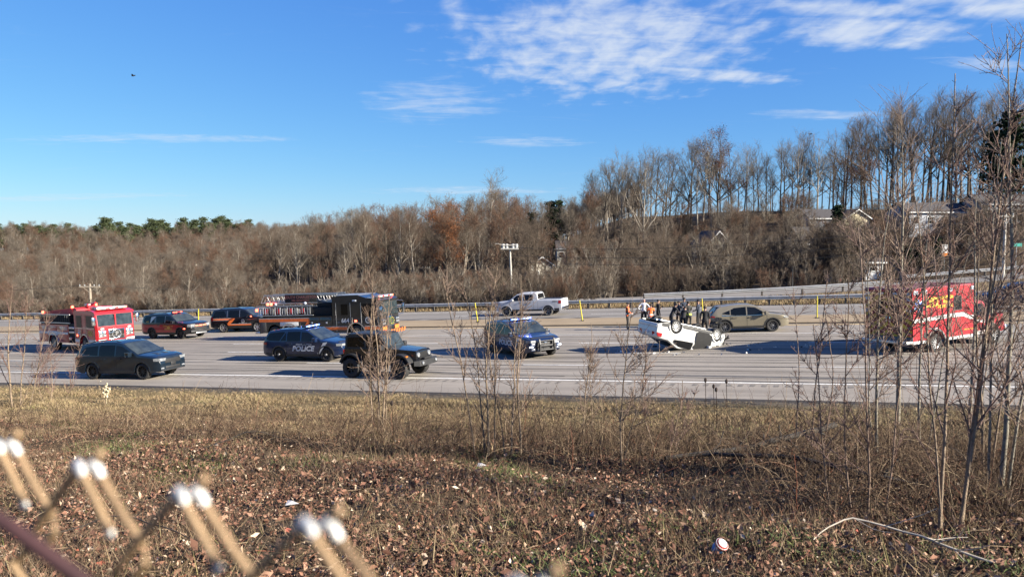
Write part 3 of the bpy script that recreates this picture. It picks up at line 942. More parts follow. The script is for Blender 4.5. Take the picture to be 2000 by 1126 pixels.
TAHOE = dict(x0=-2.72, x1=2.60, W=2.02, wb=3.07, r=0.40, belt=1.20, base=0.34,
    top=[(-2.72, 0.95), (-2.68, 1.15), (-2.50, 1.66), (-2.38, 1.80), (-1.7, 1.89), (-0.6, 1.91), (0.05, 1.88), (0.42, 1.80), (1.22, 1.29), (1.30, 1.27), (2.1, 1.20), (2.40, 1.14), (2.52, 1.02), (2.60, 0.85)],
    windows=[('front', [0.06, 0.45, 1.08], [1.21, 1.21, 1.23], [1.72, 1.68, 1.26]), ('rear', [-0.98, -0.9, -0.02], [1.22, 1.21, 1.21], [1.62, 1.74, 1.73]), ('quarter', [-2.38, -2.2, -1.42, -1.2], [1.30, 1.24, 1.22, 1.22], [1.45, 1.70, 1.73, 1.4])],
    seams=[1.15, 0.02, -1.0], handles=[-0.7, 0.25], mirror=(0.95, 1.20), windscreen=(0.48, 1.20), rearglass=(-2.66, -2.45))
EXPLORER = dict(x0=-2.60, x1=2.45, W=1.98, wb=3.025, r=0.385, belt=1.10, base=0.30,
    top=[(-2.60, 0.85), (-2.55, 1.08), (-2.28, 1.52), (-2.15, 1.64), (-1.6, 1.73), (-0.8, 1.77), (-0.1, 1.75), (0.25, 1.69), (1.22, 1.16), (1.30, 1.14), (2.0, 1.06), (2.28, 0.98), (2.40, 0.86), (2.45, 0.74)],
    windows=[('front', [-0.02, 0.4, 1.06], [1.11, 1.11, 1.13], [1.60, 1.57, 1.15]), ('rear', [-0.95, -0.9, -0.10], [1.12, 1.11, 1.11], [1.5, 1.61, 1.62]), ('quarter', [-1.36, -1.04, -1.02], [1.14, 1.13, 1.13], [1.16, 1.56, 1.58]), ('back', [-2.30, -2.1, -1.45, -1.12], [1.20, 1.15, 1.13, 1.56], [1.28, 1.54, 1.60, 1.61])],
    seams=[1.14, -0.06, -1.0], handles=[-0.75, 0.16], mirror=(0.92, 1.10), windscreen=(0.30, 1.20), rearglass=(-2.50, -2.22))
CROSS = dict(x0=-2.25, x1=2.30, W=1.86, wb=2.72, r=0.365, belt=1.02, base=0.27,
    top=[(-2.25, 0.80), (-2.20, 1.00), (-1.80, 1.45), (-1.66, 1.53), (-1.0, 1.62), (-0.4, 1.65), (0.1, 1.62), (0.45, 1.53), (1.20, 1.10), (1.28, 1.08), (1.9, 0.99), (2.15, 0.90), (2.26, 0.80), (2.30, 0.66)],
    windows=[('front', [-0.05, 0.4, 1.02], [1.02, 1.02, 1.05], [1.50, 1.45, 1.07]), ('rear', [-1.0, -0.8, -0.13], [1.06, 1.03, 1.02], [1.36, 1.46, 1.50]), ('quarter', [-1.50, -1.08, -1.06], [1.14, 1.08, 1.08], [1.17, 1.33, 1.34])],
    seams=[1.05, -0.09, -1.05], handles=[-0.8, 0.12], mirror=(0.86, 1.02), windscreen=(0.50, 1.18), rearglass=(-2.16, -1.76))
SEDAN = dict(x0=-2.45, x1=2.40, W=1.80, wb=2.78, r=0.325, belt=0.96, base=0.24,
    top=[(-2.45, 0.78), (-2.40, 1.00), (-2.25, 1.08), (-1.72, 1.10), (-1.02, 1.40), (-0.7, 1.45), (-0.1, 1.47), (0.25, 1.43), (1.12, 1.02), (1.22, 1.00), (1.95, 0.92), (2.25, 0.82), (2.36, 0.72), (2.40, 0.60)],
    windows=[('rear', [-1.35, -0.95, -0.12], [1.00, 0.98, 0.97], [1.10, 1.30, 1.36])],
    seams=[-0.08, -1.05], handles=[-0.8], mirror=(0.85, 0.98), windscreen=(0.32, 1.08), rearglass=(-1.62, -1.08))

def front_face(b, t, lamp_z=(0.88, 0.98), lamp_w=0.34, grille=(0.62, 0.92, 0.62), gm=PLASTIC, lamp_m=LAMP, depth=0.30, bumper=True, lamp_in=0.0, fog=True, plate=True):
    """lamps wrapped round the corners, grille with bars, lower intake"""
    x1 = b.x1
    for sg in (-1, 1):
        # corner strip: from the side round to the front
        V = []; F = []
        n = 8
        z0, z1 = lamp_z
        for i in range(n + 1):
            x = x1 - depth + depth * (i / n) ** 0.7 - 0.005
            for k in range(3):
                z = z0 + (z1 - z0) * k / 2
                V.append((x + 0.008, sg * (b.hw(x, z) + 0.010), z))
        yin = b.hw(x1, z0) - lamp_w
        for k in range(3):
            z = z0 + (z1 - z0) * k / 2
            V.append((x1 + 0.014, sg * yin, z - 0.02))
        for i in range(n + 1):
            for k in range(2): F.append((i * 3 + k, i * 3 + 3 + k, i * 3 + 4 + k, i * 3 + 1 + k))
        MB().add(V, F).build('headlight', lamp_m, t, 50)
        if fog:
            rounded('fog_light', x1 - 0.05, x1 + 0.012, sg * (b.hw(x1, 0.5) - 0.12) - 0.10, sg * (b.hw(x1, 0.5) - 0.12) + 0.10, 0.47, 0.54, 0.012, LAMP, t)
    z0, z1, w = grille
    gr = rounded('grille', x1 - 0.06, x1 + 0.018, -w, w, z0, z1, 0.02, gm, t)
    for k in range(4):
        z = z0 + (z1 - z0) * (k + 0.5) / 4
        MB().box(-0.02, 0.045, -w * 0.94, w * 0.94, z - (z0 + z1) / 2 - 0.012, z - (z0 + z1) / 2 + 0.012).build('grille_bar', PLASTIC, gr)
    rounded('lower_intake', x1 - 0.10, x1 + 0.012, -w * 0.95, w * 0.95, b.bot(x1) + 0.03, b.bot(x1) + 0.16, 0.02, PLASTIC, t)
    if plate: rounded('front_plate', x1 + 0.01, x1 + 0.03, -0.16, 0.16, z0 - 0.12, z0 + 0.03, 0.005, PLASTIC, t)

def rear_lamps(b, t, z0, z1, depth=0.32, m=TAIL, win=0.25):
    x0 = b.x0
    for sg in (-1, 1):
        V = []; F = []; n = 6
        for i in range(n + 1):
            x = x0 + depth - depth * (i / n) ** 0.7 + 0.004
            x = max(x, b.x0)
            for k in range(3):
                z = z0 + (z1 - z0) * k / 2
                xx = x
                # follow the sloping tailgate
                while b.top(xx) < z + 0.05 and xx < x0 + 0.5: xx += 0.01
                V.append((xx - 0.008, sg * (b.hw(xx, z) + 0.010), z))
        for k in range(3):
            z = z0 + (z1 - z0) * k / 2
            xx = x0
            while b.top(xx) < z + 0.02 and xx < x0 + 0.5: xx += 0.01
            V.append((xx - 0.02, sg * (b.hw(x0, z0) - win), z))
        for i in range(n + 1):
            for k in range(2): F.append((i * 3 + k, i * 3 + 3 + k, i * 3 + 4 + k, i * 3 + 1 + k))
        MB().add(V, F).build('tail_light', m, t, 50)

def roof_rails(b, t, x0, x1, m, y=0.62):
    for sg in (-1, 1):
        pts = []
        for i in range(7):
            x = x0 + (x1 - x0) * i / 6
            zz = b.top(x) + (0.055 if 0 < i < 6 else 0.0)
            pts.append((x, sg * y, zz))
        MB().tube(pts, 0.02, 6).build('roof_rail', m, t, 50)
# ---------------------------------------------------------------- vehicle instances
# dark grey sport utility vehicle on the shoulder
t, b = suv('sport_utility_vehicle', 'plain dark grey sport utility vehicle nearest the left edge, by the shoulder', on_road(-19.25, 38.85, 18.0),
           paint('dark_slate_paint', (0.006, 0.013, 0.022), 0.12, 0.35), DURANGO, dict(kind='ten', rim=BLACKRIM, rim_r=0.27))
front_face(b, t, (0.86, 0.99), 0.36, (0.72, 0.93, 0.50))
rear_lamps(b, t, 0.98, 1.06)
roof_rails(b, t, -1.9, 0.1, PLASTIC)
rounded('bonnet_scoop', 1.55, 1.95, -0.35, -0.12, 1.125, 1.165, 0.015, PLASTIC, t, (0, R(3), 0))
rounded('bonnet_scoop', 1.55, 1.95, 0.12, 0.35, 1.125, 1.165, 0.015, PLASTIC, t, (0, R(3), 0))
rounded('bumper_lip', 2.2, 2.52, -0.78, 0.78, 0.36, 0.42, 0.02, PLASTIC, t)
rounded('seat', -0.1, 0.15, -0.62, -0.2, 0.9, 1.5, 0.05, SEATM, t)
rounded('spoiler', -2.42, -2.05, -0.66, 0.66, 1.69, 1.735, 0.018, PLASTIC, t, (0, R(-8), 0))
t.scale = (1.03, 1.03, 1.03)

# red and black fire chief's vehicle
RED = paint('fire_red_paint', (0.40, 0.012, 0.018), 0.12, 0.3)
BLACKP = paint('black_vehicle_paint', (0.010, 0.011, 0.014), 0.2, 0.3)
GOLD = mat('gold_leaf_lettering', (0.55, 0.38, 0.08), 0.4, 0.4, var=0.2)
t, b = suv('fire_command_vehicle', 'red and black fire command vehicle stopped between the two fire engines', on_road(-25.9, 59.4, 26.0), BLACKP, TAHOE, dict(kind='six', rim=BLACKRIM, rim_r=0.28))
for sg in (-1, 1):   # red lower half
    b.panel([-2.70, -2.45, -2.0], [0.55, 0.50, 0.46], [1.06, 1.08, 1.08], sg, RED, t, 'red_panel', 0.004, n=6, sub=8)
    b.panel([-2.01, -1.84, -1.535, -1.22, -1.06], [0.46, 0.75, 0.88, 0.75, 0.48], [1.08] * 5, sg, RED, t, 'red_panel', 0.004, n=6, sub=8)
    b.panel([-1.07, -0.4, 1.06], [0.46, 0.50, 0.50], [1.08, 1.08, 1.06], sg, RED, t, 'red_panel', 0.004, n=6, sub=8)
    b.panel([1.06, 1.22, 1.535, 1.80, 1.95], [0.50, 0.75, 0.88, 0.78, 0.60], [1.06, 1.06, 1.04, 1.0, 0.90], sg, RED, t, 'red_panel', 0.004, n=6, sub=8)
    b.panel([-1.62, -1.56, -1.1, -1.02], [1.24, 1.24, 1.66, 1.24], [1.26, 1.66, 1.72, 1.26], sg, STEEL, t, 'window_trim', 0.012)
    for x in (-0.02,): b.panel([x - 0.015, x + 0.015], [1.21] * 2, [1.74] * 2, sg, STEEL, t, 'pillar_trim', 0.012)
front_face(b, t, (0.90, 1.10), 0.34, (0.62, 1.02, 0.58))
rounded('bumper', 2.48, 2.66, -0.92, 0.92, 0.46, 0.62, 0.04, PLASTIC, t)
rounded('skid_plate', 2.56, 2.70, -0.50, 0.50, 0.36, 0.46, 0.02, STEEL, t)
for y in (-0.35, 0.0, 0.35): rounded('grille_beacon', 2.60, 2.66, y - 0.14, y + 0.14, 0.92, 1.0, 0.015, REDLIT, t)
lightbar(t, 0.15, 1.915, 0.9, [REDLIT, REDLIT, REDLENS, REDLIT], d=0.2, h=0.09)
rounded('side_beacon', 1.92, 2.1, -1.03, -0.97, 0.74, 0.82, 0.015, REDLIT, t)
rear_lamps(b, t, 0.98, 1.2)
roof_rails(b, t, -2.0, 0.0, PLASTIC, 0.66)
f = b.side(-1, 0.010)
decal('door_lettering', 'CHARLESTON', lambda a, c: f(0.30 + a, 0.98 + c), GOLD, t, size=0.17, bold=0.004)
decal('door_lettering', 'FIRE DEPT', lambda a, c: f(0.35 + a, 0.74 + c), GOLD, t, size=0.19, bold=0.004)
V = [f(0.35 + 0.17 * math.cos(2 * PI * k / 24), 0.86 + 0.10 * math.sin(2 * PI * k / 24)) for k in range(24)]
MB().add(V, [tuple(range(24))]).build('door_emblem', GOLD, t)
decal('unit_number', '400', lambda a, c: f(-1.95 + a, 1.30 + c), GOLD, t, size=0.18)

# black command vehicle with orange stripes
ORANGE = mat('orange_reflective_stripe', (0.80, 0.17, 0.03), 0.45, var=0.12, scale=6)
SILVER = mat('silver_reflective_tape', (0.62, 0.62, 0.62), 0.4, 0.3, var=0.15)
t, b = suv('fire_command_vehicle', 'black fire command vehicle with orange stripes behind the ladder truck', on_road(-21.4, 62.2, 14.0), BLACKP, TAHOE, dict(kind='six', rim=ALLOY, rim_r=0.28))
for sg in (-1, 1):
    b.panel([-2.62, -0.75, -0.45], [1.0, 1.0, 1.06], [1.12, 1.12, 1.12], sg, ORANGE, t, 'orange_stripe', 0.008)
    b.panel([-1.15, -0.95, -0.62, -0.40], [0.60, 0.60, 0.86, 1.10], [0.64, 0.90, 1.12, 1.12], sg, ORANGE, t, 'orange_stripe', 0.009)
    b.panel([-1.15, 1.05], [0.56, 0.56], [0.66, 0.66], sg, ORANGE, t, 'orange_stripe', 0.008)
    b.panel([-1.15, 1.05], [0.665, 0.665], [0.69, 0.69], sg, SILVER, t, 'silver_stripe', 0.008)
    b.panel([-2.62, -0.75], [1.125, 1.125], [1.15, 1.15], sg, SILVER, t, 'silver_stripe', 0.008)
    b.panel([-2.62, -0.95], [0.97, 0.97], [0.995, 0.995], sg, SILVER, t, 'silver_stripe', 0.008)
front_face(b, t, (0.90, 1.10), 0.34, (0.62, 1.02, 0.58))
rear_lamps(b, t, 0.95, 1.25)
roof_rails(b, t, -2.0, 0.0, PLASTIC, 0.66)
f = b.side(-1, 0.012)
V = []
for k in range(24):
    a = 2 * PI * k / 24
    V += [f(0.30 + 0.15 * math.cos(a), 0.90 + 0.15 * math.sin(a)), f(0.30 + 0.11 * math.cos(a), 0.90 + 0.11 * math.sin(a))]
MB().add(V, [(2 * k, (2 * k + 2) % 48, (2 * k + 3) % 48, 2 * k + 1) for k in range(24)]).build('door_emblem', SILVER, t)
decal('door_lettering', '8', lambda a, c: f(0.30 + a, 0.90 + c), SILVER, t, size=0.2)
decal('door_lettering', 'FIRE DEPARTMENT', lambda a, c: f(0.30 + a, 0.72 + c), SILVER, t, size=0.09)
rounded('side_beacon', -2.3, -2.18, -0.97, -0.90, 1.22, 1.36, 0.02, REDLIT, t)
rounded('side_beacon', 0.9, 1.1, -1.06, -0.98, 1.2, 1.3, 0.02, REDLIT, t)
for x in (-1.1, 0.02):
    b.panel([x - 0.015, x + 0.015], [1.21] * 2, [1.76] * 2, -1, STEEL, t, 'pillar_trim', 0.012)

# two navy police vehicles
NAVY = paint('police_navy_paint', (0.007, 0.017, 0.052), 0.15, 0.3)
LETTER = mat('white_reflective_lettering', (0.66, 0.66, 0.66), 0.45, var=0.08)
def police(label, M, push=False, seed=0):
    t, b = suv('police_vehicle', label, M, NAVY, EXPLORER, dict(kind='steel', rim=BLACKRIM, rim_r=0.24), archm=PLASTIC)
    front_face(b, t, (0.84, 0.96), 0.40, (0.58, 0.86, 0.55))
    rear_lamps(b, t, 0.92, 1.04)
    lightbar(t, -0.05, 1.80, 1.25, [BLUELIT, WHITELIT, BLUELIT, WLENS, BLUELIT, WHITELIT, BLUELIT], d=0.30, h=0.10)
    rounded('antenna_pod', -0.85, -0.65, -0.12, 0.12, 1.775, 1.86, 0.02, PLASTIC, t)
    MB().tube([(-0.75, 0.02, 1.85), (-0.75, 0.02, 2.02)], 0.012, 5).build('antenna', PLASTIC, t)
    for sg in (-1, 1):
        b.panel([0.98, 1.10, 1.36, 1.62], [0.42, 0.42, 0.74, 1.02], [0.46, 0.60, 1.02, 1.06], sg, SILVER, t, 'white_slash', 0.009, sub=10)
        f = b.side(sg, 0.010); k = 1 if sg < 0 else -1
        decal('police_lettering', 'POLICE', lambda a, c: f(0.06 + k * a, 0.70 + c), LETTER, t, size=0.38, shear=0.25, bold=0.012, sx=1.12)
        decal('city_lettering', 'CHARLESTON', lambda a, c: f(0.12 + k * a, 0.93 + c), LETTER, t, size=0.115, shear=0.25, bold=0.003, sx=1.15, spacing=1.25)
        add = MB().lathe([(0.0, -0.165), (0.055, -0.165), (0.065, -0.12)], 14)
        me = add.mesh('hub_cap', 40); me.materials.append(STEEL)
        for w in [c for c in t.children if c.name.startswith('wheel') and not c.name.startswith('wheel_arch')]:
            if (w.location.y > 0) == (sg > 0): link('hub_cap', me, w)
    rounded('badge', b.x1 + 0.02, b.x1 + 0.04, -0.10, 0.10, 0.76, 0.84, 0.01, CHROME, t)
    if push:
        pb = rounded('push_bumper', b.x1 + 0.10, b.x1 + 0.16, -0.55, 0.55, 0.62, 0.70, 0.02, PLASTIC, t)
        for y in (-0.42, 0.42):
            MB().prism([(0.0, -0.25), (0.08, -0.25), (0.10, 0.10), (0.02, 0.34), (-0.06, 0.36), (-0.02, 0.10), (-0.02, -0.2)], y - 0.035, y + 0.035).build('upright', PLASTIC, pb)
        MB().tube([(0.0, -0.44, 0.24), (0.0, 0.44, 0.24)], 0.03, 8).build('crossbar', PLASTIC, pb)
        MB().tube([(0.02, -0.44, -0.2), (0.02, 0.44, -0.2)], 0.035, 8).build('crossbar', PLASTIC, pb)
        for y in (-0.82, 0.82): rounded('corner_beacon', b.x1 - 0.06, b.x1 + 0.02, y - 0.09, y + 0.09, 0.60, 0.66, 0.012, WHITELIT, t)
        MB().lathe([(0.0, 0.06), (0.085, 0.06), (0.09, 0.02), (0.05, -0.08), (0.0, -0.09)], 16, 'x').build('spotlight', PLASTIC, t, 40).location = (1.0, 0.98, 1.26)
        MB().lathe([(0.0, 0.06), (0.085, 0.06), (0.09, 0.02), (0.05, -0.08), (0.0, -0.09)], 16, 'x').build('spotlight', PLASTIC, t, 40).location = (1.0, -0.98, 1.26)
    return t, b
police('navy police vehicle behind the black off-road vehicle, side lettering in full view', on_road(-10.95, 42.3, 20.6))
police('navy police vehicle with a push bumper turned towards the bank', on_road(0.52, 40.4, 61.0), True)

# tan crossover with a broken rear wheel
TAN = paint('zircon_sand_paint', (0.235, 0.205, 0.145), 0.08, 0.35, 0.25)
t, b = suv('crossover_car', 'tan crossover car with a crumpled rear corner beside the overturned sedan', on_road(14.0, 46.0, 6.0), TAN, CROSS, dict(kind='ten', rim=GREYRIM, rim_r=0.245), archm=PLASTIC, glass=GLASSB)
front_face(b, t, (0.80, 0.88), 0.38, (0.48, 0.78, 0.45))
rear_lamps(b, t, 0.93, 1.02)
for sg in (-1, 1):
    b.panel([-1.52, -1.06, -0.1, 0.98], [1.02, 0.995, 0.995, 1.02], [1.06, 1.02, 1.015, 1.04], sg, CHROME, t, 'window_trim', 0.010)
# crushed quarter panel: dark torn plastic round the rear wheel
q = MB(); rr = random.Random(5)
for i in range(26):
    x = -2.2 + rr.random() * 0.62; z = 0.38 + rr.random() * 0.50; y = -b.hw(x, z) - 0.012
    s1 = rr.uniform(0.05, 0.15)
    q.add([(x - s1, y - rr.uniform(0, 0.05), z - s1 * 0.6), (x + s1 * 0.8, y - rr.uniform(0, 0.06), z - s1 * 0.4), (x + s1, y - rr.uniform(0, 0.05), z + s1 * 0.7), (x - s1 * 0.7, y + 0.01, z + s1)], [(0, 1, 2, 3)])
q.build('crumpled_panel', PLASTIC, t)['label'] = 'dark torn rear quarter panel'
rounded('spoiler', -1.84, -1.5, -0.58, 0.58, 1.535, 1.57, 0.015, TAN, t, (0, R(-12), 0))

# white pickup on the far carriageway
PICK = dict(x0=-3.0, x1=2.86, W=2.0, wb=3.70, r=0.40, belt=1.24, base=0.42, cat='pickup truck', gap=0.08,
    top=[(-3.0, 1.30), (-2.98, 1.34), (-1.02, 1.36), (-0.98, 1.36), (-0.90, 1.80), (-0.78, 1.90), (-0.1, 1.93), (0.55, 1.90), (0.85, 1.80), (1.52, 1.32), (1.62, 1.29), (2.5, 1.20), (2.72, 1.12), (2.82, 1.0), (2.86, 0.85)],
    windows=[('front', [0.38, 0.85, 1.38], [1.26, 1.25, 1.26], [1.76, 1.72, 1.31]), ('rear', [-0.55, -0.48, 0.28], [1.27, 1.26, 1.26], [1.70, 1.76, 1.77])],
    seams=[1.48, 0.33, -0.62], handles=[-0.3, 0.6], mirror=(1.22, 1.24), windscreen=(0.90, 1.50), rearglass=(-0.975, -0.905), tw=0.26)
PICK['kw'] = dict(pf=0.12, pr=0.03, tum=0.14, base_end=0.05)
t, b = suv('pickup_truck', 'white crew cab pickup truck driving left on the far carriageway', on_road(1.60, 64.75, 20.6 + 180), WHITEP, PICK, dict(kind='six', rim=GREYRIM, rim_r=0.29, tyre=TYRE_DUSTY), glass=GLASS, handle_m=PLASTIC)
front_face(b, t, (0.98, 1.16), 0.30, (0.72, 1.12, 0.62), gm=CHROME)
b.toppanel(-2.92, -1.02, 0.90, 0.90, PLASTIC, t, 'cargo_bed', 0.006, 6)
for sg in (-1, 1):
    b.panel([-2.99, -2.75], [0.98, 0.98], [1.24, 1.24], sg, TAIL, t, 'tail_light', 0.010)
    b.panel([-0.965, -0.955], [0.55, 0.55], [1.34, 1.34], sg, PLASTIC, t, 'door_seam', 0.004)
    f = b.side(sg, 0.010); k = 1 if sg < 0 else -1
    decal('trim_lettering', 'STX', lambda a, c: f(-2.45 + k * a, 1.14 + c), PLASTIC, t, size=0.16, bold=0.006, sx=1.4)
rounded('rear_bumper', -3.14, -2.96, -0.92, 0.92, 0.52, 0.72, 0.03, CHROME, t)
rounded('tailgate', -3.02, -2.985, -0.80, 0.80, 0.80, 1.33, 0.012, WHITEP, t)

# dark blue car entering at the right edge
t, b = suv('sport_utility_vehicle', 'dark blue car cut off by the right edge on the far carriageway', on_road(33.6, 51.6, 200.6), paint('dark_blue_paint', (0.012, 0.03, 0.075), 0.12, 0.3), EXPLORER, dict(kind='five', rim=GREYRIM, rim_r=0.26))
front_face(b, t, (0.84, 0.98), 0.40, (0.55, 0.86, 0.5))
rear_lamps(b, t, 0.92, 1.04)

# overturned white sedan
WHITECL = mat('airbag_cloth', (0.5, 0.5, 0.48), 0.9, var=0.15)
def overturned():
    M = Matrix.Translation((0, 0, 0))
    base = on_road(9.15, 39.7, -27.0)
    # on its roof: turned about its long axis, tail up and nose down
    M = base @ Matrix.Translation((0.0, 0.0, 1.34)) @ Matrix.Rotation(R(14.0), 4, 'Y') @ Matrix.Rotation(R(180), 4, 'X') @ Matrix.Rotation(R(5.0), 4, 'X')
    white = paint('white_sedan_paint', (0.60, 0.60, 0.58), 0.07, 0.35)
    t, b = suv('overturned_sedan', 'white sedan lying overturned on its roof in the lanes', M, white, SEDAN, dict(kind='ten', rim=WHITERIM, rim_r=0.235), glass=GLASS)
    body = [c for c in t.children if c.name.startswith('body')][0]
    # crush the nose and the roof
    me = body.data; rr = random.Random(11)
    from mathutils import noise as mn
    for v in me.vertices:
        x, y, z = v.co
        k = max(0.0, min(1.0, (x - 1.0) / 1.3))
        r = max(0.0, min(1.0, (z - 1.05) / 0.4)) * max(0, min(1, (x + 0.9) / 1.2))
        n = mn.noise_vector(Vector((x * 3.1, y * 3.1, z * 3.1)))
        n2 = mn.noise_vector(Vector((x * 8.1, y * 8.1, z * 8.1)))
        v.co.x -= 0.46 * k * k + k * 0.16 * (n.x + 0.6 * n2.x)
        dn = mn.noise(Vector((x * 1.9 + 7, y * 1.5, z * 2.4))); v.co.y *= 1 - 0.05 * max(0.0, dn) * 2
        v.co.y += k * (0.20 * n.y + 0.09 * n2.y) + r * 0.09 * n.y
        v.co.z += k * (0.16 * n.z + 0.06 * n2.z - 0.05) - r * (0.18 + 0.16 * n.z)
    me.set_sharp_from_angle(angle=R(24)); me.update()
    rear_lamps(b, t, 0.80, 0.98, 0.30, TAIL, 0.38)
    rounded('number_plate', -2.475, -2.44, -0.18, 0.18, 0.80, 0.92, 0.006, PLATE, t)
    rounded('rear_bumper', -2.50, -2.36, -0.78, 0.78, 0.36, 0.58, 0.05, white, t)
    # torn-open front door: dark cabin and the loose door skin
    for sg in (-1, 1):
        b.panel([-0.02, 0.1, 0.75, 1.02], [0.42, 0.36, 0.36, 0.50], [1.20, 1.30, 1.22, 0.98], sg, UNDER, t, 'door_opening', 0.010, sub=10, label='dark opening where the front door was torn away')
    f = lambda x, y, z: (x, y, z)
    d = MB().add([(1.05, -0.92, 0.36), (1.42, -1.25, 0.40), (1.38, -1.15, 0.96), (1.02, -0.90, 0.98), (1.08, -0.88, 0.36), (1.45, -1.21, 0.40), (1.41, -1.11, 0.96), (1.05, -0.86, 0.98)],
                 [(0, 1, 2, 3), (7, 6, 5, 4), (0, 4, 5, 1), (1, 5, 6, 2), (2, 6, 7, 3), (3, 7, 4, 0)])
    d.build('bent_fender', white, t)
    MB().ball((0.62, -0.86, 0.86), 0.2, 1.0, 0.35, 0.9, 10, 7).build('spent_airbag', WHITECL, t, 60)
    MB().ball((0.25, -0.86, 1.10), 0.16, 1.3, 0.3, 0.6, 10, 7).build('spent_airbag', WHITECL, t, 60)
    # hanging bumper cover and torn liner at the nose
    q = MB(); 
    for i in range(30):
        x = rr.uniform(1.5, 2.35); y = rr.uniform(-0.85, 0.85); z = rr.uniform(0.3, 0.95); s1 = rr.uniform(0.06, 0.2)
        p = [(x + rr.uniform(-s1, s1), y + rr.uniform(-s1, s1), z + rr.uniform(-s1, s1)) for _ in range(4)]
        q.add(p, [(0, 1, 2, 3)])
    q.build('torn_front_parts', PLASTIC, t)
    MB().add([(2.0, -0.7, 0.55), (2.5, -0.85, 0.62), (2.62, -0.55, 1.0), (2.2, -0.4, 1.1), (2.0, -0.66, 0.58), (2.48, -0.8, 0.66), (2.58, -0.52, 1.03), (2.2, -0.37, 1.13)],
             [(0, 1, 2, 3), (7, 6, 5, 4), (0, 4, 5, 1), (1, 5, 6, 2), (2, 6, 7, 3), (3, 7, 4, 0)]).build('loose_bumper_cover', PLASTIC, t)
    # underside seen from above: floor pan, exhaust, axles
    rounded('floor_pan', -2.3, 1.8, -0.74, 0.74, 0.215, 0.25, 0.01, UNDER, t)
    MB().tube([(-2.3, 0.35, 0.2), (-1.5, 0.3, 0.18), (0.2, 0.1, 0.18), (1.2, 0.05, 0.2)], 0.04, 8).build('exhaust', STEEL, t, 40)
    rounded('muffler', -2.2, -1.7, 0.1, 0.6, 0.14, 0.24, 0.04, STEEL, t)
    for ax in (-1.39, 1.39): MB().tube([(ax, -0.7, 0.31), (ax, 0.7, 0.31)], 0.045, 8).build('axle', UNDER, t, 40)
    for w in t.children:
        if w.name.startswith('wheel') and not w.name.startswith('wheel_arch') and w.location.x > 0:
            w.location.x -= 0.10
    return t
overturned()
# bits of wreckage on the lane round the car
DEB = mat('dark_plastic_debris', (0.03, 0.03, 0.03), 0.7, var=0.3)
rr = random.Random(3)
def debris(px, py, s, m, label):
    q = MB()
    a = [(rr.uniform(-s, s), rr.uniform(-s, s), 0.0) for _ in range(5)]
    a.sort(key=lambda p: math.atan2(p[1], p[0]))
    q.add(a + [(x * 0.9, y * 0.9, rr.uniform(0.02, 0.08)) for x, y, z in a], [(4, 3, 2, 1, 0), (5, 6, 7, 8, 9)] + [(i, (i + 1) % 5, (i + 1) % 5 + 5, i + 5) for i in range(5)])
    o = q.build('debris', m)
    o.location = (px, py, plane(px, py) + 0.02)
    prop(o, label, 'debris', 'wreckage on the asphalt')
for i in range(46):
    a = rr.uniform(0, 2 * PI); r = rr.uniform(1.6, 4.2)
    debris(9.4 + math.cos(a) * r * 1.3 + 0.6, 39.2 + math.sin(a) * r * 0.55 - 0.5, rr.uniform(0.03, 0.13), rr.choice([DEB, DEB, WHITEP, STEEL]), 'small broken piece of bodywork lying on the asphalt round the overturned sedan')
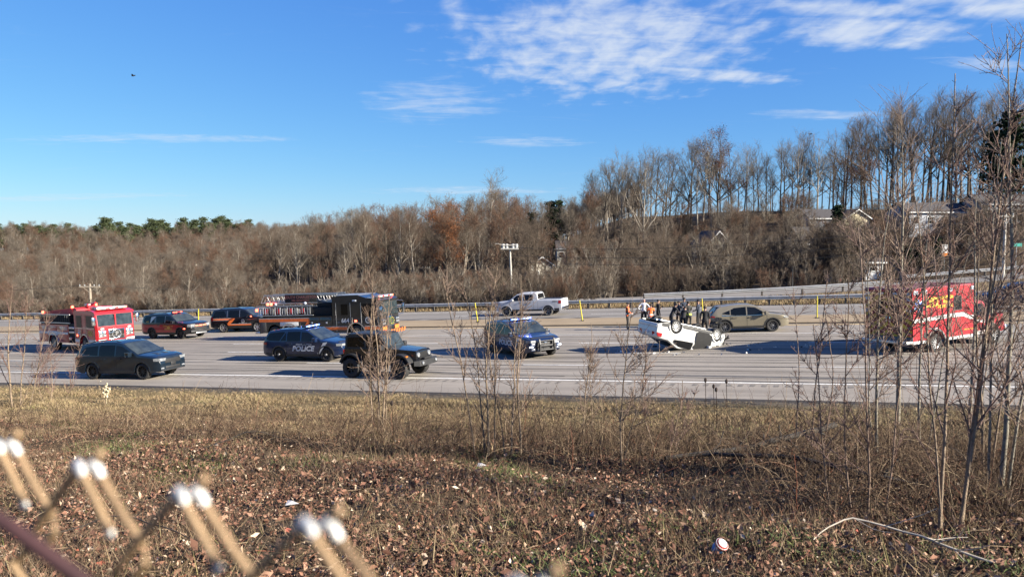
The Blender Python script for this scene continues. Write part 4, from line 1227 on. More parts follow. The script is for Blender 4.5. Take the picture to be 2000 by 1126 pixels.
# ---------------------------------------------------------------- black two door off-roader
def offroader():
    t = thing('offroad_vehicle', 'black two door off-road vehicle with big tyres behind the left sapling', 'car', on_road(-5.75, 35.2, 25.0), 'vehicles stopped on the highway')
    P = paint('gloss_black_paint', (0.008, 0.009, 0.012), 0.2, 0.25)
    SOFT = mat('black_hardtop', (0.02, 0.021, 0.023), 0.5, var=0.2)
    r = 0.43; wb = 2.46; a = wb / 2; z = 0.12
    # tub with cut-outs for the wheels
    tub = [(-1.62, 0.70), (-1.66, 1.24), (0.62, 1.24), (0.66, 0.66), (0.60, 0.50), (-0.62, 0.50), (-0.72, 0.72), (-0.86, 0.98), (-1.60, 0.98)]
    o = MB().prism([(-1.66, 0.96), (-1.66, 1.25), (0.62, 1.25), (0.66, 0.62), (0.58, 0.52), (-0.66, 0.52), (-0.74, 0.78), (-0.90, 0.96)], -0.76, 0.76).build('tub', P, t)
    MB().prism([(-1.64, 0.60), (-1.64, 1.2), (1.9, 1.1), (1.9, 0.62)], -0.56, 0.56).build('chassis', UNDER, t)
    # bonnet narrows forward
    v = [(0.60, -0.72, 0.80), (0.60, 0.72, 0.80), (0.60, 0.70, 1.27), (0.60, -0.70, 1.27), (0.60, 0, 1.31), (1.92, -0.57, 0.66), (1.92, 0.57, 0.66), (1.88, 0.56, 1.16), (1.88, -0.56, 1.16), (1.90, 0, 1.20)]
    MB().add(v, [(0, 5, 8, 3), (1, 2, 7, 6), (3, 8, 9, 4), (4, 9, 7, 2), (5, 6, 7, 9, 8), (0, 3, 4, 2, 1)]).build('bonnet', P, t, 25)
    # hardtop and pillars
    top = [(-1.64, 1.25), (-1.56, 1.80), (-1.45, 1.85), (0.10, 1.87), (0.22, 1.83), (0.55, 1.25)]
    MB().prism(top, -0.70, 0.70).build('hardtop', SOFT, t)
    rounded('roof_panel', -1.53, 0.18, -0.66, 0.66, 1.855, 1.89, 0.015, SOFT, t)
    for sg in (-1, 1):
        y = sg * 0.704
        MB().prism([(-1.52, 1.32), (-1.46, 1.74), (-0.62, 1.76), (-0.62, 1.32)], y, y + sg * 0.008).build('side_window', GLASSB, t)
        MB().prism([(-0.50, 1.30), (-0.50, 1.77), (0.08, 1.78), (0.14, 1.74), (0.42, 1.30)], y, y + sg * 0.008).build('side_window', GLASSB, t)
        MB().prism([(-0.56, 0.56), (-0.56, 1.24), (0.50, 1.24), (0.50, 0.60), (0.44, 0.56)], sg * 0.762, sg * 0.772).build('door', P, t)
        rounded('door_handle', -0.48, -0.32, sg * 0.80 - 0.02, sg * 0.80 + 0.02, 1.08, 1.13, 0.01, PLASTIC, t)
        for hz in (0.72, 1.08): rounded('door_hinge', 0.46, 0.56, sg * 0.785 - 0.02, sg * 0.785 + 0.02, hz, hz + 0.06, 0.01, PLASTIC, t)
        mirror_part(t, 0.40, 0.80, 1.24, PLASTIC, sg)
        # wide flares
        for ax, nm in ((-a, 'rear'), (a, 'front')):
            V = []; F = []
            for i in range(11):
                an = R(18 + 144 * i / 10) if nm == 'rear' else R(28 + 138 * i / 10)
                for rr_ in (0.50, 0.565):
                    for yy in (0.60, 0.96):
                        V.append((ax - rr_ * 1.05 * math.cos(an), sg * yy, 0.50 + rr_ * math.sin(an)))
            for i in range(10):
                k = i * 4
                F += [(k, k + 4, k + 5, k + 1), (k + 2, k + 3, k + 7, k + 6), (k + 1, k + 5, k + 7, k + 3), (k, k + 2, k + 6, k + 4)]
            MB().add(V, F).build('wheel_flare', PLASTIC, t, 50)
            add_wheel(t, ax, sg * 0.79, r, r, 0.30, r * 0.52, 'six', BLACKRIM, TYRE, steer=R(-6) if ax > 0 else 0)
        MB().tube([(-0.68, sg * 0.84, 0.50), (0.66, sg * 0.84, 0.50)], 0.05, 8).build('side_step', PLASTIC, t, 40)
        MB().lathe([(0, 0.05), (0.095, 0.05), (0.11, 0.02), (0.11, -0.02)], 18, 'x', (1.915, sg * 0.42, 0.98)).build('headlight', LAMP, t, 40)
        rounded('turn_signal', 1.55, 1.66, sg * 0.86 - 0.07, sg * 0.86 + 0.07, 0.92, 0.98, 0.015, AMBER, t)
        rounded('tail_light', -1.72, -1.64, sg * 0.70 - 0.07, sg * 0.70 + 0.07, 1.02, 1.22, 0.015, TAIL, t)
        MB().lathe([(0, 0.03), (0.06, 0.03), (0.07, 0.0)], 14, 'x', (2.21, sg * 0.52, 0.66)).build('fog_light', LAMP, t, 40)
    # upright windscreen
    MB().add([(0.562, -0.64, 1.30), (0.562, 0.64, 1.30), (0.275, 0.62, 1.80), (0.275, -0.62, 1.80), (0.552, -0.64, 1.30), (0.552, 0.64, 1.30), (0.265, 0.62, 1.80), (0.265, -0.62, 1.80)],
             [(0, 1, 2, 3), (7, 6, 5, 4), (0, 4, 5, 1), (1, 5, 6, 2), (2, 6, 7, 3), (3, 7, 4, 0)]).build('windscreen', GLASS2, t)
    g = rounded('grille', 1.86, 1.925, -0.56, 0.56, 0.70, 1.14, 0.03, P, t)
    for k in range(7):
        y = -0.27 + 0.09 * k
        MB().box(-0.01, 0.04, y - 0.028, y + 0.028, -0.16, 0.17, 0.008).build('grille_slot', UNDER, g)
    MB().add([(1.98, -0.86, 0.56), (1.98, 0.86, 0.56), (2.18, 0.70, 0.54), (2.22, 0.3, 0.54), (2.22, -0.3, 0.54), (2.18, -0.70, 0.54), (1.98, -0.86, 0.76), (1.98, 0.86, 0.76), (2.16, 0.70, 0.76), (2.20, 0.3, 0.78), (2.20, -0.3, 0.78), (2.16, -0.70, 0.76)],
             [(0, 5, 4, 3, 2, 1), (6, 7, 8, 9, 10, 11), (0, 6, 11, 5), (5, 11, 10, 4), (4, 10, 9, 3), (3, 9, 8, 2), (2, 8, 7, 1), (0, 1, 7, 6)]).build('front_bumper', PLASTIC, t)
    rounded('winch', 2.02, 2.16, -0.28, 0.28, 0.78, 0.86, 0.03, UNDER, t)
    rounded('rear_bumper', -1.88, -1.66, -0.78, 0.78, 0.60, 0.78, 0.03, PLASTIC, t)
    w = add_wheel(t, 0, 0, 0, r * 0.98, 0.27, r * 0.52, 'six', BLACKRIM, TYRE); w.name = 'spare_wheel'; w.location = (-1.86, 0.08, 1.02); w.rotation_euler = (0, 0, R(-90))
    t.scale = (1.05,) * 3
offroader()

RED2 = paint('engine_red_paint', (0.44, 0.012, 0.02), 0.10, 0.3)
WSTRIPE = mat('white_reflective_stripe', (0.66, 0.66, 0.64), 0.4, var=0.08)
DARKROLL = mat('grey_roll_shutter', (0.10, 0.095, 0.09), 0.5, 0.5, var=0.2, stretch=(1, 1, 12))
HOSE = mat('folded_hose', (0.30, 0.28, 0.24), 0.9, var=0.5, scale=10)
REDTARP = mat('red_vinyl_cover', (0.55, 0.025, 0.03), 0.6, var=0.25, scale=3, bump=0.3, bscale=6)
YG = mat('hi_vis_yellow', (0.55, 0.62, 0.04), 0.6, var=0.15)
def arch_poly(ax, zc, r, n=10):
    return [(ax + r * math.cos(PI * i / n), zc + r * math.sin(PI * i / n)) for i in range(n + 1)]
def fender_ring(parent, ax, zc, r, sg, y, m, w=0.07, name='fender_ring'):
    V = []; F = []
    for i in range(17):
        an = R(-8 + 196 * i / 16)
        for rr_ in (r, r + w):
            for yy in (y - 0.04, y + 0.03): V.append((ax - rr_ * math.cos(an), sg * yy, zc + rr_ * math.sin(an)))
    for i in range(16):
        k = i * 4; F += [(k, k + 4, k + 5, k + 1), (k + 2, k + 3, k + 7, k + 6), (k + 1, k + 5, k + 7, k + 3)]
    return MB().add(V, F).build(name, m, parent, 50)

def sidebox(name, x0, x1, z0, z1, W, m, parent, arches=(), bev=None):
    """body box whose sides are cut by wheel arches: (axle x, axle z, radius)"""
    poly = [(x0, z1), (x0, z0)]
    for (ax, az, r) in sorted(arches):
        dz = az - z0
        half = math.sqrt(max(0.01, r * r - dz * dz)) if dz > -r else 0
        a0 = math.atan2(-dz, half)
        n = 12
        for i in range(n + 1):
            an = PI - a0 - (PI - 2 * a0) * i / n
            poly.append((ax + r * math.cos(an), az + r * math.sin(an)))
    poly += [(x1, z0), (x1, z1)]
    return MB().prism(poly, -W / 2, W / 2).build(name, m, parent)

def cab_front(parent, x, W, z0, zs, zt, pm, lean=0.22):
    """upright fire truck face: lower front, raked windscreen"""
    pass

def engine():
    t = thing('fire_engine', 'red fire engine numbered 453 at the left, facing the camera', 'fire engine', on_road(-29.0, 53.2, 37.0), 'fire engines')
    W = 2.42; r = 0.50; fa, ra = 1.55, -2.9
    # ---- cab: x 0.35 .. 3.25
    cab = sidebox('cab', 0.30, 3.05, 0.52, 2.42, W, RED2, t, [(fa, r, 0.62)])
    # raked nose and roof
    MB().add([(3.05, -W / 2, 0.52), (3.05, W / 2, 0.52), (3.22, W / 2 - 0.12, 0.52), (3.22, -W / 2 + 0.12, 0.52),
              (3.05, -W / 2, 1.62), (3.05, W / 2, 1.62), (3.20, W / 2 - 0.10, 1.62), (3.20, -W / 2 + 0.10, 1.62),
              (3.05, -W / 2, 2.42), (3.05, W / 2, 2.42), (3.08, W / 2 - 0.08, 2.42), (3.08, -W / 2 + 0.08, 2.42)],
             [(0, 3, 7, 4), (3, 2, 6, 7), (2, 1, 5, 6), (4, 7, 11, 8), (7, 6, 10, 11), (6, 5, 9, 10), (0, 1, 2, 3), (8, 11, 10, 9)]).build('cab_nose', RED2, t)
    MB().prism([(0.28, 2.42), (0.28, 2.60), (0.5, 2.66), (2.6, 2.66), (3.08, 2.54), (3.14, 2.42)], -W / 2 - 0.01, W / 2 + 0.01).build('cab_roof', RED2, t)
    for sg in (-1, 1):   # split windscreen
        y0, y1 = (0.04, 1.08)
        MB().add([(3.208, sg * y0, 1.66), (3.208, sg * (y1 - 0.02), 1.66), (3.092, sg * y1, 2.38), (3.092, sg * y0, 2.38)], [(0, 1, 2, 3)]).build('windscreen', GLASS2, t)
        MB().prism([(1.95, 1.60), (1.95, 2.34), (2.72, 2.34), (2.96, 1.60)], sg * (W / 2), sg * (W / 2 + 0.008)).build('side_window', GLASS, t)
        MB().prism([(0.62, 1.60), (0.62, 2.34), (1.30, 2.34), (1.30, 1.60)], sg * (W / 2), sg * (W / 2 + 0.008)).build('side_window', GLASSB, t)
        for x in (0.52, 1.38, 1.86, 3.0):
            MB().box(x - 0.012, x + 0.012, sg * W / 2, sg * (W / 2 + 0.005), 0.70, 2.40).build('door_seam', PLASTIC, t)
        MB().box(0.42, 3.0, sg * W / 2, sg * (W / 2 + 0.02), 1.53, 1.56).build('belt_trim', CHROME, t)
        for x in (1.24, 2.02): MB().tube([(x, sg * (W / 2 + 0.05), 1.05), (x, sg * (W / 2 + 0.05), 1.50)], 0.02, 6).build('grab_rail', CHROME, t, 40)
        MB().box(2.20, 3.06, sg * W / 2, sg * (W / 2 + 0.007), 0.66, 0.84).build('white_stripe', WSTRIPE, t)
        MB().box(0.32, 0.92, sg * W / 2, sg * (W / 2 + 0.007), 0.66, 0.84).build('white_stripe', WSTRIPE, t)
        fender_ring(t, fa, r, 0.62, sg, W / 2, CHROME)
        fender_ring(t, ra, r, 0.62, sg, W / 2, CHROME)
        for ax in (fa, ra): add_wheel(t, ax, sg * (W / 2 - 0.18), r, r, 0.32, 0.30, 'ten', ALLOY, TYRE, steer=R(-8) if ax > 0 else 0)
        # mirror on arms
        mo = MB().box(3.20, 3.34, sg * 1.36 - 0.10, sg * 1.36 + 0.10, 1.75, 2.25, 0.03)
        mo.tube([(3.10, sg * 1.12, 2.40), (3.30, sg * 1.36, 2.38), (3.28, sg * 1.36, 2.22)], 0.018, 6)
        mo.build('wing_mirror', CHROME, t, 40)
        # quad headlamps
        hb = rounded('headlight_bezel', 3.17, 3.225, sg * 0.84 - 0.24, sg * 0.84 + 0.24, 0.98, 1.40, 0.02, CHROME, t)
        for yy in (-0.12, 0.12):
            for zz in (-0.11, 0.11): MB().lathe([(0, 0.035), (0.075, 0.035), (0.095, 0.0)], 16, 'x', (0.02, yy, zz)).build('headlight', LAMP if zz < 0 else WLENS, hb, 40)
        rounded('step_light', 0.60, 0.70, sg * (W / 2 + 0.01) - 0.02, sg * (W / 2 + 0.01) + 0.02, 1.02, 1.14, 0.015, REDLIT, t)
        f = (lambda x, z, sg=sg: (x, sg * (W / 2 + 0.012), z)); k = 1 if sg < 0 else -1
        decal('unit_number', '453', lambda a, c: f(0.97 + k * a, 1.22 + c), LETTER, t, size=0.30, bold=0.01)
        decal('unit_lettering', 'ENGINE', lambda a, c: f(0.97 + k * a, 1.42 + c), LETTER, t, size=0.10, bold=0.003)
        decal('department_monogram', 'CFD', lambda a, c: f(2.42 + k * a, 1.22 + c), GOLD, t, size=0.40, bold=0.02, spacing=0.62)
    MB().box(3.195, 3.215, -0.035, 0.035, 1.64, 2.40).build('windscreen_pillar', RED2, t)
    g = rounded('grille', 3.18, 3.27, -0.50, 0.50, 0.82, 1.46, 0.03, CHROME, t)
    for zz in (-0.20, 0.0, 0.20): MB().box(0.03, 0.056, -0.42, 0.42, zz - 0.085, zz + 0.085, 0.02).build('grille_opening', UNDER, g)
    MB().lathe([(0.22, 0.07), (0.27, 0.085), (0.31, 0.07), (0.31, 0.05), (0.22, 0.05)], 24, 'x', closed=True).build('grille_wreath', CHROME, g, 40)
    decal('grille_letter', 'P', lambda a, c: (0.075, -a * -1, c), CHROME, g, size=0.36, bold=0.02)
    for sg in (-1, 1):
        f2 = lambda a, c, sg=sg: (3.226, sg * 0.84 + a, 1.50 + c)
        decal('front_number', '453', f2, LETTER, t, size=0.15, bold=0.006)
        MB().box(3.222, 3.232, sg * 0.86 - 0.25, sg * 0.86 + 0.25, 0.66, 0.84).build('white_stripe', WSTRIPE, t)
    bm_ = MB().prism([(3.05, -1.22), (3.05, 1.22), (3.45, 1.22), (3.75, 0.95), (3.75, -0.95), (3.45, -1.22)], 0.44, 0.66, 'z').build('front_bumper', RED2, t)
    MB().prism([(3.06, -1.21), (3.06, 1.21), (3.45, 1.20), (3.73, 0.94), (3.73, -0.94), (3.45, -1.20)], 0.662, 0.675, 'z').build('bumper_tread_plate', STEEL, t)
    lb = lightbar(t, 2.72, 2.68, 1.9, [REDLIT, WLENS, REDLENS, WHITELIT, REDLENS, WLENS, REDLIT], STEEL, 0.36, 0.14)
    rounded('air_conditioner', 1.0, 1.9, -0.5, 0.5, 2.66, 2.84, 0.04, RED2, t)
    rounded('roof_step_panel', 0.5, 2.4, 0.62, 1.1, 2.66, 2.72, 0.015, STEEL, t)
    # ---- body: pump panel and compartments
    sidebox('pump_panel', -0.55, 0.26, 0.55, 1.80, W - 0.06, UNDER, t)
    for sg in (-1, 1):
        for i in range(4):
            for j in range(2):
                t_ = MB().lathe([(0, 0.05), (0.07, 0.05), (0.085, 0.0)], 12, 'y').build('pump_gauge', CHROME, t, 40); t_.location = (-0.42 + 0.19 * i, sg * (W / 2 - 0.03), 1.25 + 0.28 * j); t_.rotation_euler.z = PI if sg < 0 else 0
        t_ = MB().lathe([(0, 0.16), (0.10, 0.16), (0.12, 0.0)], 14, 'y').build('intake_cap', CHROME, t, 40); t_.location = (-0.15, sg * (W / 2 - 0.03), 0.86); t_.rotation_euler.z = PI if sg < 0 else 0
    sidebox('hose_body', -5.0, -0.58, 0.55, 1.72, W, RED2, t, [(ra, r, 0.62)])
    for sg in (-1, 1):
        for (x0, x1, z0, z1) in ((-4.9, -3.62, 0.62, 1.6), (-3.55, -2.25, 1.22, 1.6), (-2.2, -0.68, 0.62, 1.6)):
            rounded('compartment_door', x0, x1, sg * (W / 2 + 0.004) - 0.012, sg * (W / 2 + 0.004) + 0.012, z0, z1, 0.008, RED2, t)
        MB().box(-4.95, -0.62, sg * (W / 2 + 0.02), sg * (W / 2 + 0.026), 1.10, 1.24).build('white_stripe', WSTRIPE, t)
        rounded('rear_fender_panel', -3.62, -2.18, sg * (W / 2 + 0.012) - 0.012, sg * (W / 2 + 0.012) + 0.012, 1.0, 1.28, 0.008, WSTRIPE, t)
        # rack with ladders on the flank
        rk = MB().box(-4.9, -0.3, sg * (W / 2 - 0.02) - 0.03, sg * (W / 2 - 0.02) + 0.03, 1.80, 1.87)
        rk.box(-4.9, -0.3, sg * (W / 2 - 0.02) - 0.03, sg * (W / 2 - 0.02) + 0.03, 2.34, 2.40)
        rk.build('rack_rail', STEEL, t)
        for i in range(15): MB().box(-4.8 + i * 0.31, -4.76 + i * 0.31, sg * (W / 2 - 0.03) - 0.02, sg * (W / 2 - 0.03) + 0.02, 1.87, 2.34).build('rack_rung', PLASTIC, t)
    rounded('hose_bed', -4.9, -0.6, -W / 2 + 0.10, W / 2 - 0.10, 1.73, 2.36, 0.03, UNDER, t)
    MB().prism([(-4.8, 2.36), (-4.6, 2.52), (-3.2, 2.62), (-1.2, 2.74), (-0.2, 2.80), (0.1, 2.70), (0.1, 2.36)], -0.92, 0.92).build('hose_cover', REDTARP, t)
    rounded('deck_gun', -0.35, 0.15, -0.25, 0.25, 2.72, 3.0, 0.06, RED2, t)
    MB().tube([(-0.2, 0, 2.9), (0.5, 0.1, 3.05)], [0.09, 0.06], 10).build('gun_barrel', RED2, t, 40)
    for (x, y, z, m) in ((-4.75, -1.0, 2.42, REDLIT), (-4.75, 1.0, 2.42, REDLENS), (-0.5, -0.9, 2.78, REDLIT), (-0.3, 0.5, 2.82, REDLIT)):
        MB().lathe([(0, 0.16), (0.07, 0.15), (0.09, 0.0)], 12, 'z', (x, y, z)).build('rear_beacon', m, t, 40)
    rounded('rear_step', -5.35, -5.0, -W / 2, W / 2, 0.48, 0.60, 0.02, STEEL, t)
    rounded('chassis', -5.0, 3.0, -0.55, 0.55, 0.45, 0.9, 0.03, UNDER, t)
    t.scale = (1.06,) * 3
engine()

def ladder_truck():
    t = thing('ladder_truck', 'black and orange ladder truck numbered 664 in the middle of the lanes', 'fire truck', on_road(-12.35, 53.0, 20.6), 'fire engines')
    W = 2.48; r = 0.52; fa, ra = 2.75, -2.7; ra2 = -4.0
    BK = paint('ladder_truck_black_paint', (0.016, 0.017, 0.017), 0.2, 0.3)
    # cab x 1.1 .. 4.7
    sidebox('cab', 0.9, 4.55, 0.55, 2.62, W, BK, t, [(fa, r, 0.66)])
    MB().add([(4.55, -W / 2, 0.55), (4.55, W / 2, 0.55), (4.72, W / 2 - 0.12, 0.55), (4.72, -W / 2 + 0.12, 0.55),
              (4.55, -W / 2, 1.62), (4.55, W / 2, 1.62), (4.74, W / 2 - 0.12, 1.62), (4.74, -W / 2 + 0.12, 1.62),
              (4.55, -W / 2, 2.62), (4.55, W / 2, 2.62), (4.62, W / 2 - 0.10, 2.62), (4.62, -W / 2 + 0.10, 2.62)],
             [(0, 3, 7, 4), (3, 2, 6, 7), (2, 1, 5, 6), (4, 7, 11, 8), (7, 6, 10, 11), (6, 5, 9, 10), (0, 1, 2, 3), (8, 11, 10, 9)]).build('cab_nose', BK, t)
    MB().prism([(0.9, 2.62), (0.9, 3.0), (1.05, 3.06), (3.0, 3.08), (3.6, 2.90), (4.5, 2.82), (4.68, 2.72), (4.68, 2.62)], -W / 2 + 0.01, W / 2 - 0.01).build('cab_roof', BK, t)
    MB().prism([(1.0, -1.1), (1.0, 1.1), (3.0, 1.1), (3.0, -1.1)], 3.082, 3.10, 'z').build('roof_plate', STEEL, t)
    MB().add([(4.756, -1.06, 1.68), (4.756, 1.06, 1.68), (4.652, 1.10, 2.56), (4.652, -1.10, 2.56)], [(0, 1, 2, 3)]).build('windscreen', GLASS2, t)
    for sg in (-1, 1):
        MB().prism([(3.3, 1.66), (3.3, 2.50), (4.25, 2.50), (4.48, 1.66)], sg * W / 2, sg * (W / 2 + 0.008)).build('side_window', GLASS, t)
        MB().prism([(1.62, 1.75), (1.62, 2.50), (2.15, 2.50), (2.15, 1.75)], sg * W / 2, sg * (W / 2 + 0.008)).build('side_window', GLASSB, t)
        for x in (1.20, 2.35, 3.18, 4.5): MB().box(x - 0.015, x + 0.015, sg * W / 2, sg * (W / 2 + 0.006), 0.62, 2.58).build('door_seam', STEEL, t)
        MB().tube([(2.5, sg * (W / 2 + 0.06), 1.15), (2.5, sg * (W / 2 + 0.06), 1.55)], 0.02, 6).build('grab_rail', CHROME, t, 40)
        MB().tube([(3.24, sg * (W / 2 + 0.06), 1.2), (3.24, sg * (W / 2 + 0.06), 1.95)], 0.02, 6).build('grab_rail', CHROME, t, 40)
        MB().tube([(1.5, sg * (W / 2 + 0.05), 1.25), (1.2, sg * (W / 2 + 0.05), 1.25), (1.2, sg * (W / 2 + 0.05), 2.1)], 0.018, 6).build('grab_rail', CHROME, t, 40)
        f = (lambda x, z, sg=sg: (x, sg * (W / 2 + 0.012), z)); k = 1 if sg < 0 else -1
        decal('unit_number', '664', lambda a, c: f(1.92 + k * a, 1.36 + c), LETTER, t, size=0.42, bold=0.008)
        V = []
        for i in range(24):
            a = 2 * PI * i / 24; V += [f(3.72 + 0.22 * math.cos(a), 1.38 + 0.22 * math.sin(a)), f(3.72 + 0.15 * math.cos(a), 1.38 + 0.15 * math.sin(a))]
        MB().add(V, [(2 * i, (2 * i + 2) % 48, (2 * i + 3) % 48, 2 * i + 1) for i in range(24)]).build('door_emblem', SILVER, t)
        decal('door_lettering', '8', lambda a, c: f(3.72 + k * a, 1.38 + c), SILVER, t, size=0.24)
        rounded('fender_light', 2.66, 2.84, sg * (W / 2 + 0.02) - 0.03, sg * (W / 2 + 0.02) + 0.03, 1.28, 1.40, 0.02, REDLIT, t)
        rounded('scene_light', 2.55, 2.85, sg * (W / 2 + 0.0) - 0.04, sg * (W / 2) + 0.04, 2.66, 2.78, 0.02, WLENS, t)
        # lower orange band with white edges
        for (x0, x1) in ((3.42, 4.56), (0.9, 2.05), (-1.4, 0.9)):
            MB().box(x0, x1, sg * W / 2, sg * (W / 2 + 0.009), 0.74, 0.94).build('orange_stripe', ORANGE, t)
            MB().box(x0, x1, sg * W / 2, sg * (W / 2 + 0.010), 0.945, 0.975).build('silver_stripe', SILVER, t)
        MB().prism([(-1.4, 0.74), (-1.15, 0.94), (-0.92, 1.50), (-1.12, 1.50), (-1.45, 0.95)], sg * W / 2, sg * (W / 2 + 0.010)).build('orange_stripe', ORANGE, t)
        MB().box(-5.3, -1.0, sg * W / 2, sg * (W / 2 + 0.009), 1.34, 1.56).build('orange_stripe', ORANGE, t)
        MB().box(-5.3, -1.0, sg * W / 2, sg * (W / 2 + 0.010), 1.565, 1.60).build('silver_stripe', SILVER, t)
        fender_ring(t, fa, r, 0.66, sg, W / 2, CHROME, 0.09)
        fender_ring(t, ra, r, 0.64, sg, W / 2, CHROME, 0.08)
        for ax in (fa, ra, ra2): add_wheel(t, ax, sg * (W / 2 - 0.20), r, r, 0.34, 0.31, 'ten', CHROME, TYRE)
        mo = MB().box(4.86, 5.02, sg * 1.50 - 0.12, sg * 1.50 + 0.12, 1.70, 2.30, 0.03)
        mo.tube([(4.6, sg * 1.15, 2.55), (4.95, sg * 1.50, 2.5), (4.95, sg * 1.50, 2.3)], 0.02, 6).tube([(4.7, sg * 1.15, 1.55), (4.95, sg * 1.50, 1.62), (4.95, sg * 1.50, 1.75)], 0.02, 6)
        mo.build('wing_mirror', CHROME, t, 40)
        hb = rounded('headlight_bezel', 4.70, 4.78, sg * 0.92 - 0.22, sg * 0.92 + 0.22, 1.02, 1.42, 0.03, CHROME, t)
        for zz in (-0.1, 0.1):
            for yy in (-0.11, 0.11): MB().lathe([(0, 0.055), (0.075, 0.055), (0.09, 0.0)], 14, 'x', (0.0, yy, zz)).build('headlight', LAMP, hb, 40)
    g = rounded('grille', 4.70, 4.80, -0.52, 0.52, 0.86, 1.56, 0.03, CHROME, t)
    MB().box(0.03, 0.058, -0.44, 0.44, -0.28, 0.28, 0.02).build('grille_opening', UNDER, g)
    WR = mat('wreath_green', (0.05, 0.10, 0.03), 0.8, var=0.5, scale=20)
    wq = MB().lathe([(0.17, 0.06), (0.23, 0.12), (0.30, 0.06)], 20, 'x')
    wo = wq.build('wreath', WR, g)
    for i in range(8):
        a = 2 * PI * i / 8; MB().ball((0.13, 0.23 * math.cos(a), 0.23 * math.sin(a)), 0.035).build('wreath_bauble', GOLD, g)
    for (y0, y1) in ((-1.1, -0.54), (0.54, 1.1)): MB().box(4.735, 4.762, y0, y1, 0.66, 0.88).build('orange_stripe', ORANGE, t)
    MB().prism([(4.55, -1.22), (4.55, 1.22), (5.0, 1.20), (5.25, 0.95), (5.25, -0.95), (5.0, -1.20)], 0.42, 0.70, 'z').build('front_bumper', CHROME, t)
    for i in range(6):
        y = -1.0 + i * 0.36
        MB().add([(5.262, y, 0.44), (5.262, y + 0.18, 0.44), (5.262, y + 0.30, 0.68), (5.262, y + 0.12, 0.68)], [(0, 1, 2, 3)]).build('bumper_chevron', ORANGE, t)
    for sg in (-1, 1): MB().add([(4.95, sg * 1.225, 0.46), (5.06, sg * 1.16, 0.46), (5.06, sg * 1.16, 0.68), (4.95, sg * 1.225, 0.68)], [(0, 1, 2, 3)]).build('bumper_chevron', ORANGE, t)
    lightbar(t, 4.30, 2.86, 2.0, [REDLIT, WLENS, REDLENS, WLENS, WLENS, REDLENS, WLENS, REDLIT], STEEL, 0.4, 0.16)
    # ---- body
    sidebox('body', -5.3, 0.86, 0.55, 1.70, W, BK, t, [(ra, r, 0.64), (ra2, r, 0.64)])
    for sg in (-1, 1):
        for (x0, x1, z0, z1) in ((-5.2, -4.72, 0.62, 1.30), (-1.0, -0.2, 1.0, 1.62), (-0.14, 0.8, 1.0, 1.62)):
            rounded('compartment_door', x0, x1, sg * (W / 2 + 0.004) - 0.012, sg * (W / 2 + 0.004) + 0.012, z0, z1, 0.008, BK if x0 > -4.9 else DARKROLL, t)
        rounded('rear_fender_panel', -3.5, -1.95, sg * (W / 2 + 0.004) - 0.010, sg * (W / 2 + 0.004) + 0.010, 1.04, 1.32, 0.008, WSTRIPE, t)
        for x in (-0.8, 0.4): rounded('marker_light', x - 0.07, x + 0.07, sg * (W / 2 + 0.012) - 0.02, sg * (W / 2 + 0.012) + 0.02, 1.18, 1.30, 0.03, WLENS, t)
        # equipment rack: two rails, uprights, ground ladders stowed behind
        yy = sg * (W / 2 - 0.06)
        MB().box(-5.5, -0.7, yy - 0.03, yy + 0.03, 1.76, 1.82).box(-5.5, -0.7, yy - 0.03, yy + 0.03, 2.44, 2.50).build('rack_rail', STEEL, t)
        rr2 = random.Random(9)
        for i in range(22):
            x = -5.4 + i * 0.21
            MB().box(x, x + rr2.uniform(0.03, 0.09), yy - 0.025, yy + 0.02, 1.82 + rr2.uniform(0, 0.12), 2.44 - rr2.uniform(0, 0.2)).build('rack_upright', WHITEP if rr2.random() < 0.6 else STEEL, t)
    rounded('equipment_deck', -5.2, 0.7, -1.0, 1.0, 1.70, 2.30, 0.03, UNDER, t)
    for i in range(8): rounded('hose_roll', -5.0 + i * 0.52, -4.62 + i * 0.52, -1.02, -0.92, 1.86, 2.26, 0.04, HOSE if i % 2 else REDTARP, t)
    rounded('turntable', -0.6, 0.55, -0.8, 0.8, 2.30, 2.62, 0.06, UNDER, t)
    MB().tube([(0.2, -0.55, 2.5), (-1.2, -0.5, 2.85)], 0.10, 10).build('lift_cylinder', BK, t, 40)
    MB().tube([(0.2, 0.55, 2.5), (-1.2, 0.5, 2.85)], 0.10, 10).build('lift_cylinder', BK, t, 40)
    # ---- aerial ladder lying along the top
    for sec, (x0, x1, y, z0, z1) in enumerate(((-5.6, 0.9, 0.52, 2.62, 3.24), (-5.2, 1.3, 0.40, 2.70, 3.16))):
        for sg in (-1, 1):
            ld = MB().box(x0, x1, sg * y - 0.035, sg * y + 0.035, z0, z0 + 0.08).box(x0 + 0.3, x1, sg * y - 0.03, sg * y + 0.03, z1 - 0.07, z1)
            o = ld.build('ladder_rail', STEEL, t)
            n = 13
            for i in range(n):
                xa = x0 + 0.3 + (x1 - x0 - 0.3) * i / n; xb = x0 + 0.3 + (x1 - x0 - 0.3) * (i + 0.5) / n; xc = x0 + 0.3 + (x1 - x0 - 0.3) * (i + 1) / n
                if sec == 0: MB().tube([(xa, sg * y, z0 + 0.06), (xb, sg * y, z1 - 0.05), (xc, sg * y, z0 + 0.06)], 0.022, 5).build('ladder_brace', STEEL, t)
            MB().tube([(x0, sg * y, z0 + 0.05), (x0 + 0.3, sg * y, z1 - 0.04)], 0.025, 5).build('ladder_brace', STEEL, t)
        for i in range(18):
            xa = x0 + 0.2 + (x1 - x0 - 0.4) * i / 17
            MB().tube([(xa, -y, z0 + 0.04), (xa, y, z0 + 0.04)], 0.018, 5).build('ladder_rung', STEEL, t)
    MB().tube([(0.9, -0.6, 2.66), (1.1, -0.9, 3.2)], 0.025, 5).build('control_rail', STEEL, t)
    sg = -1
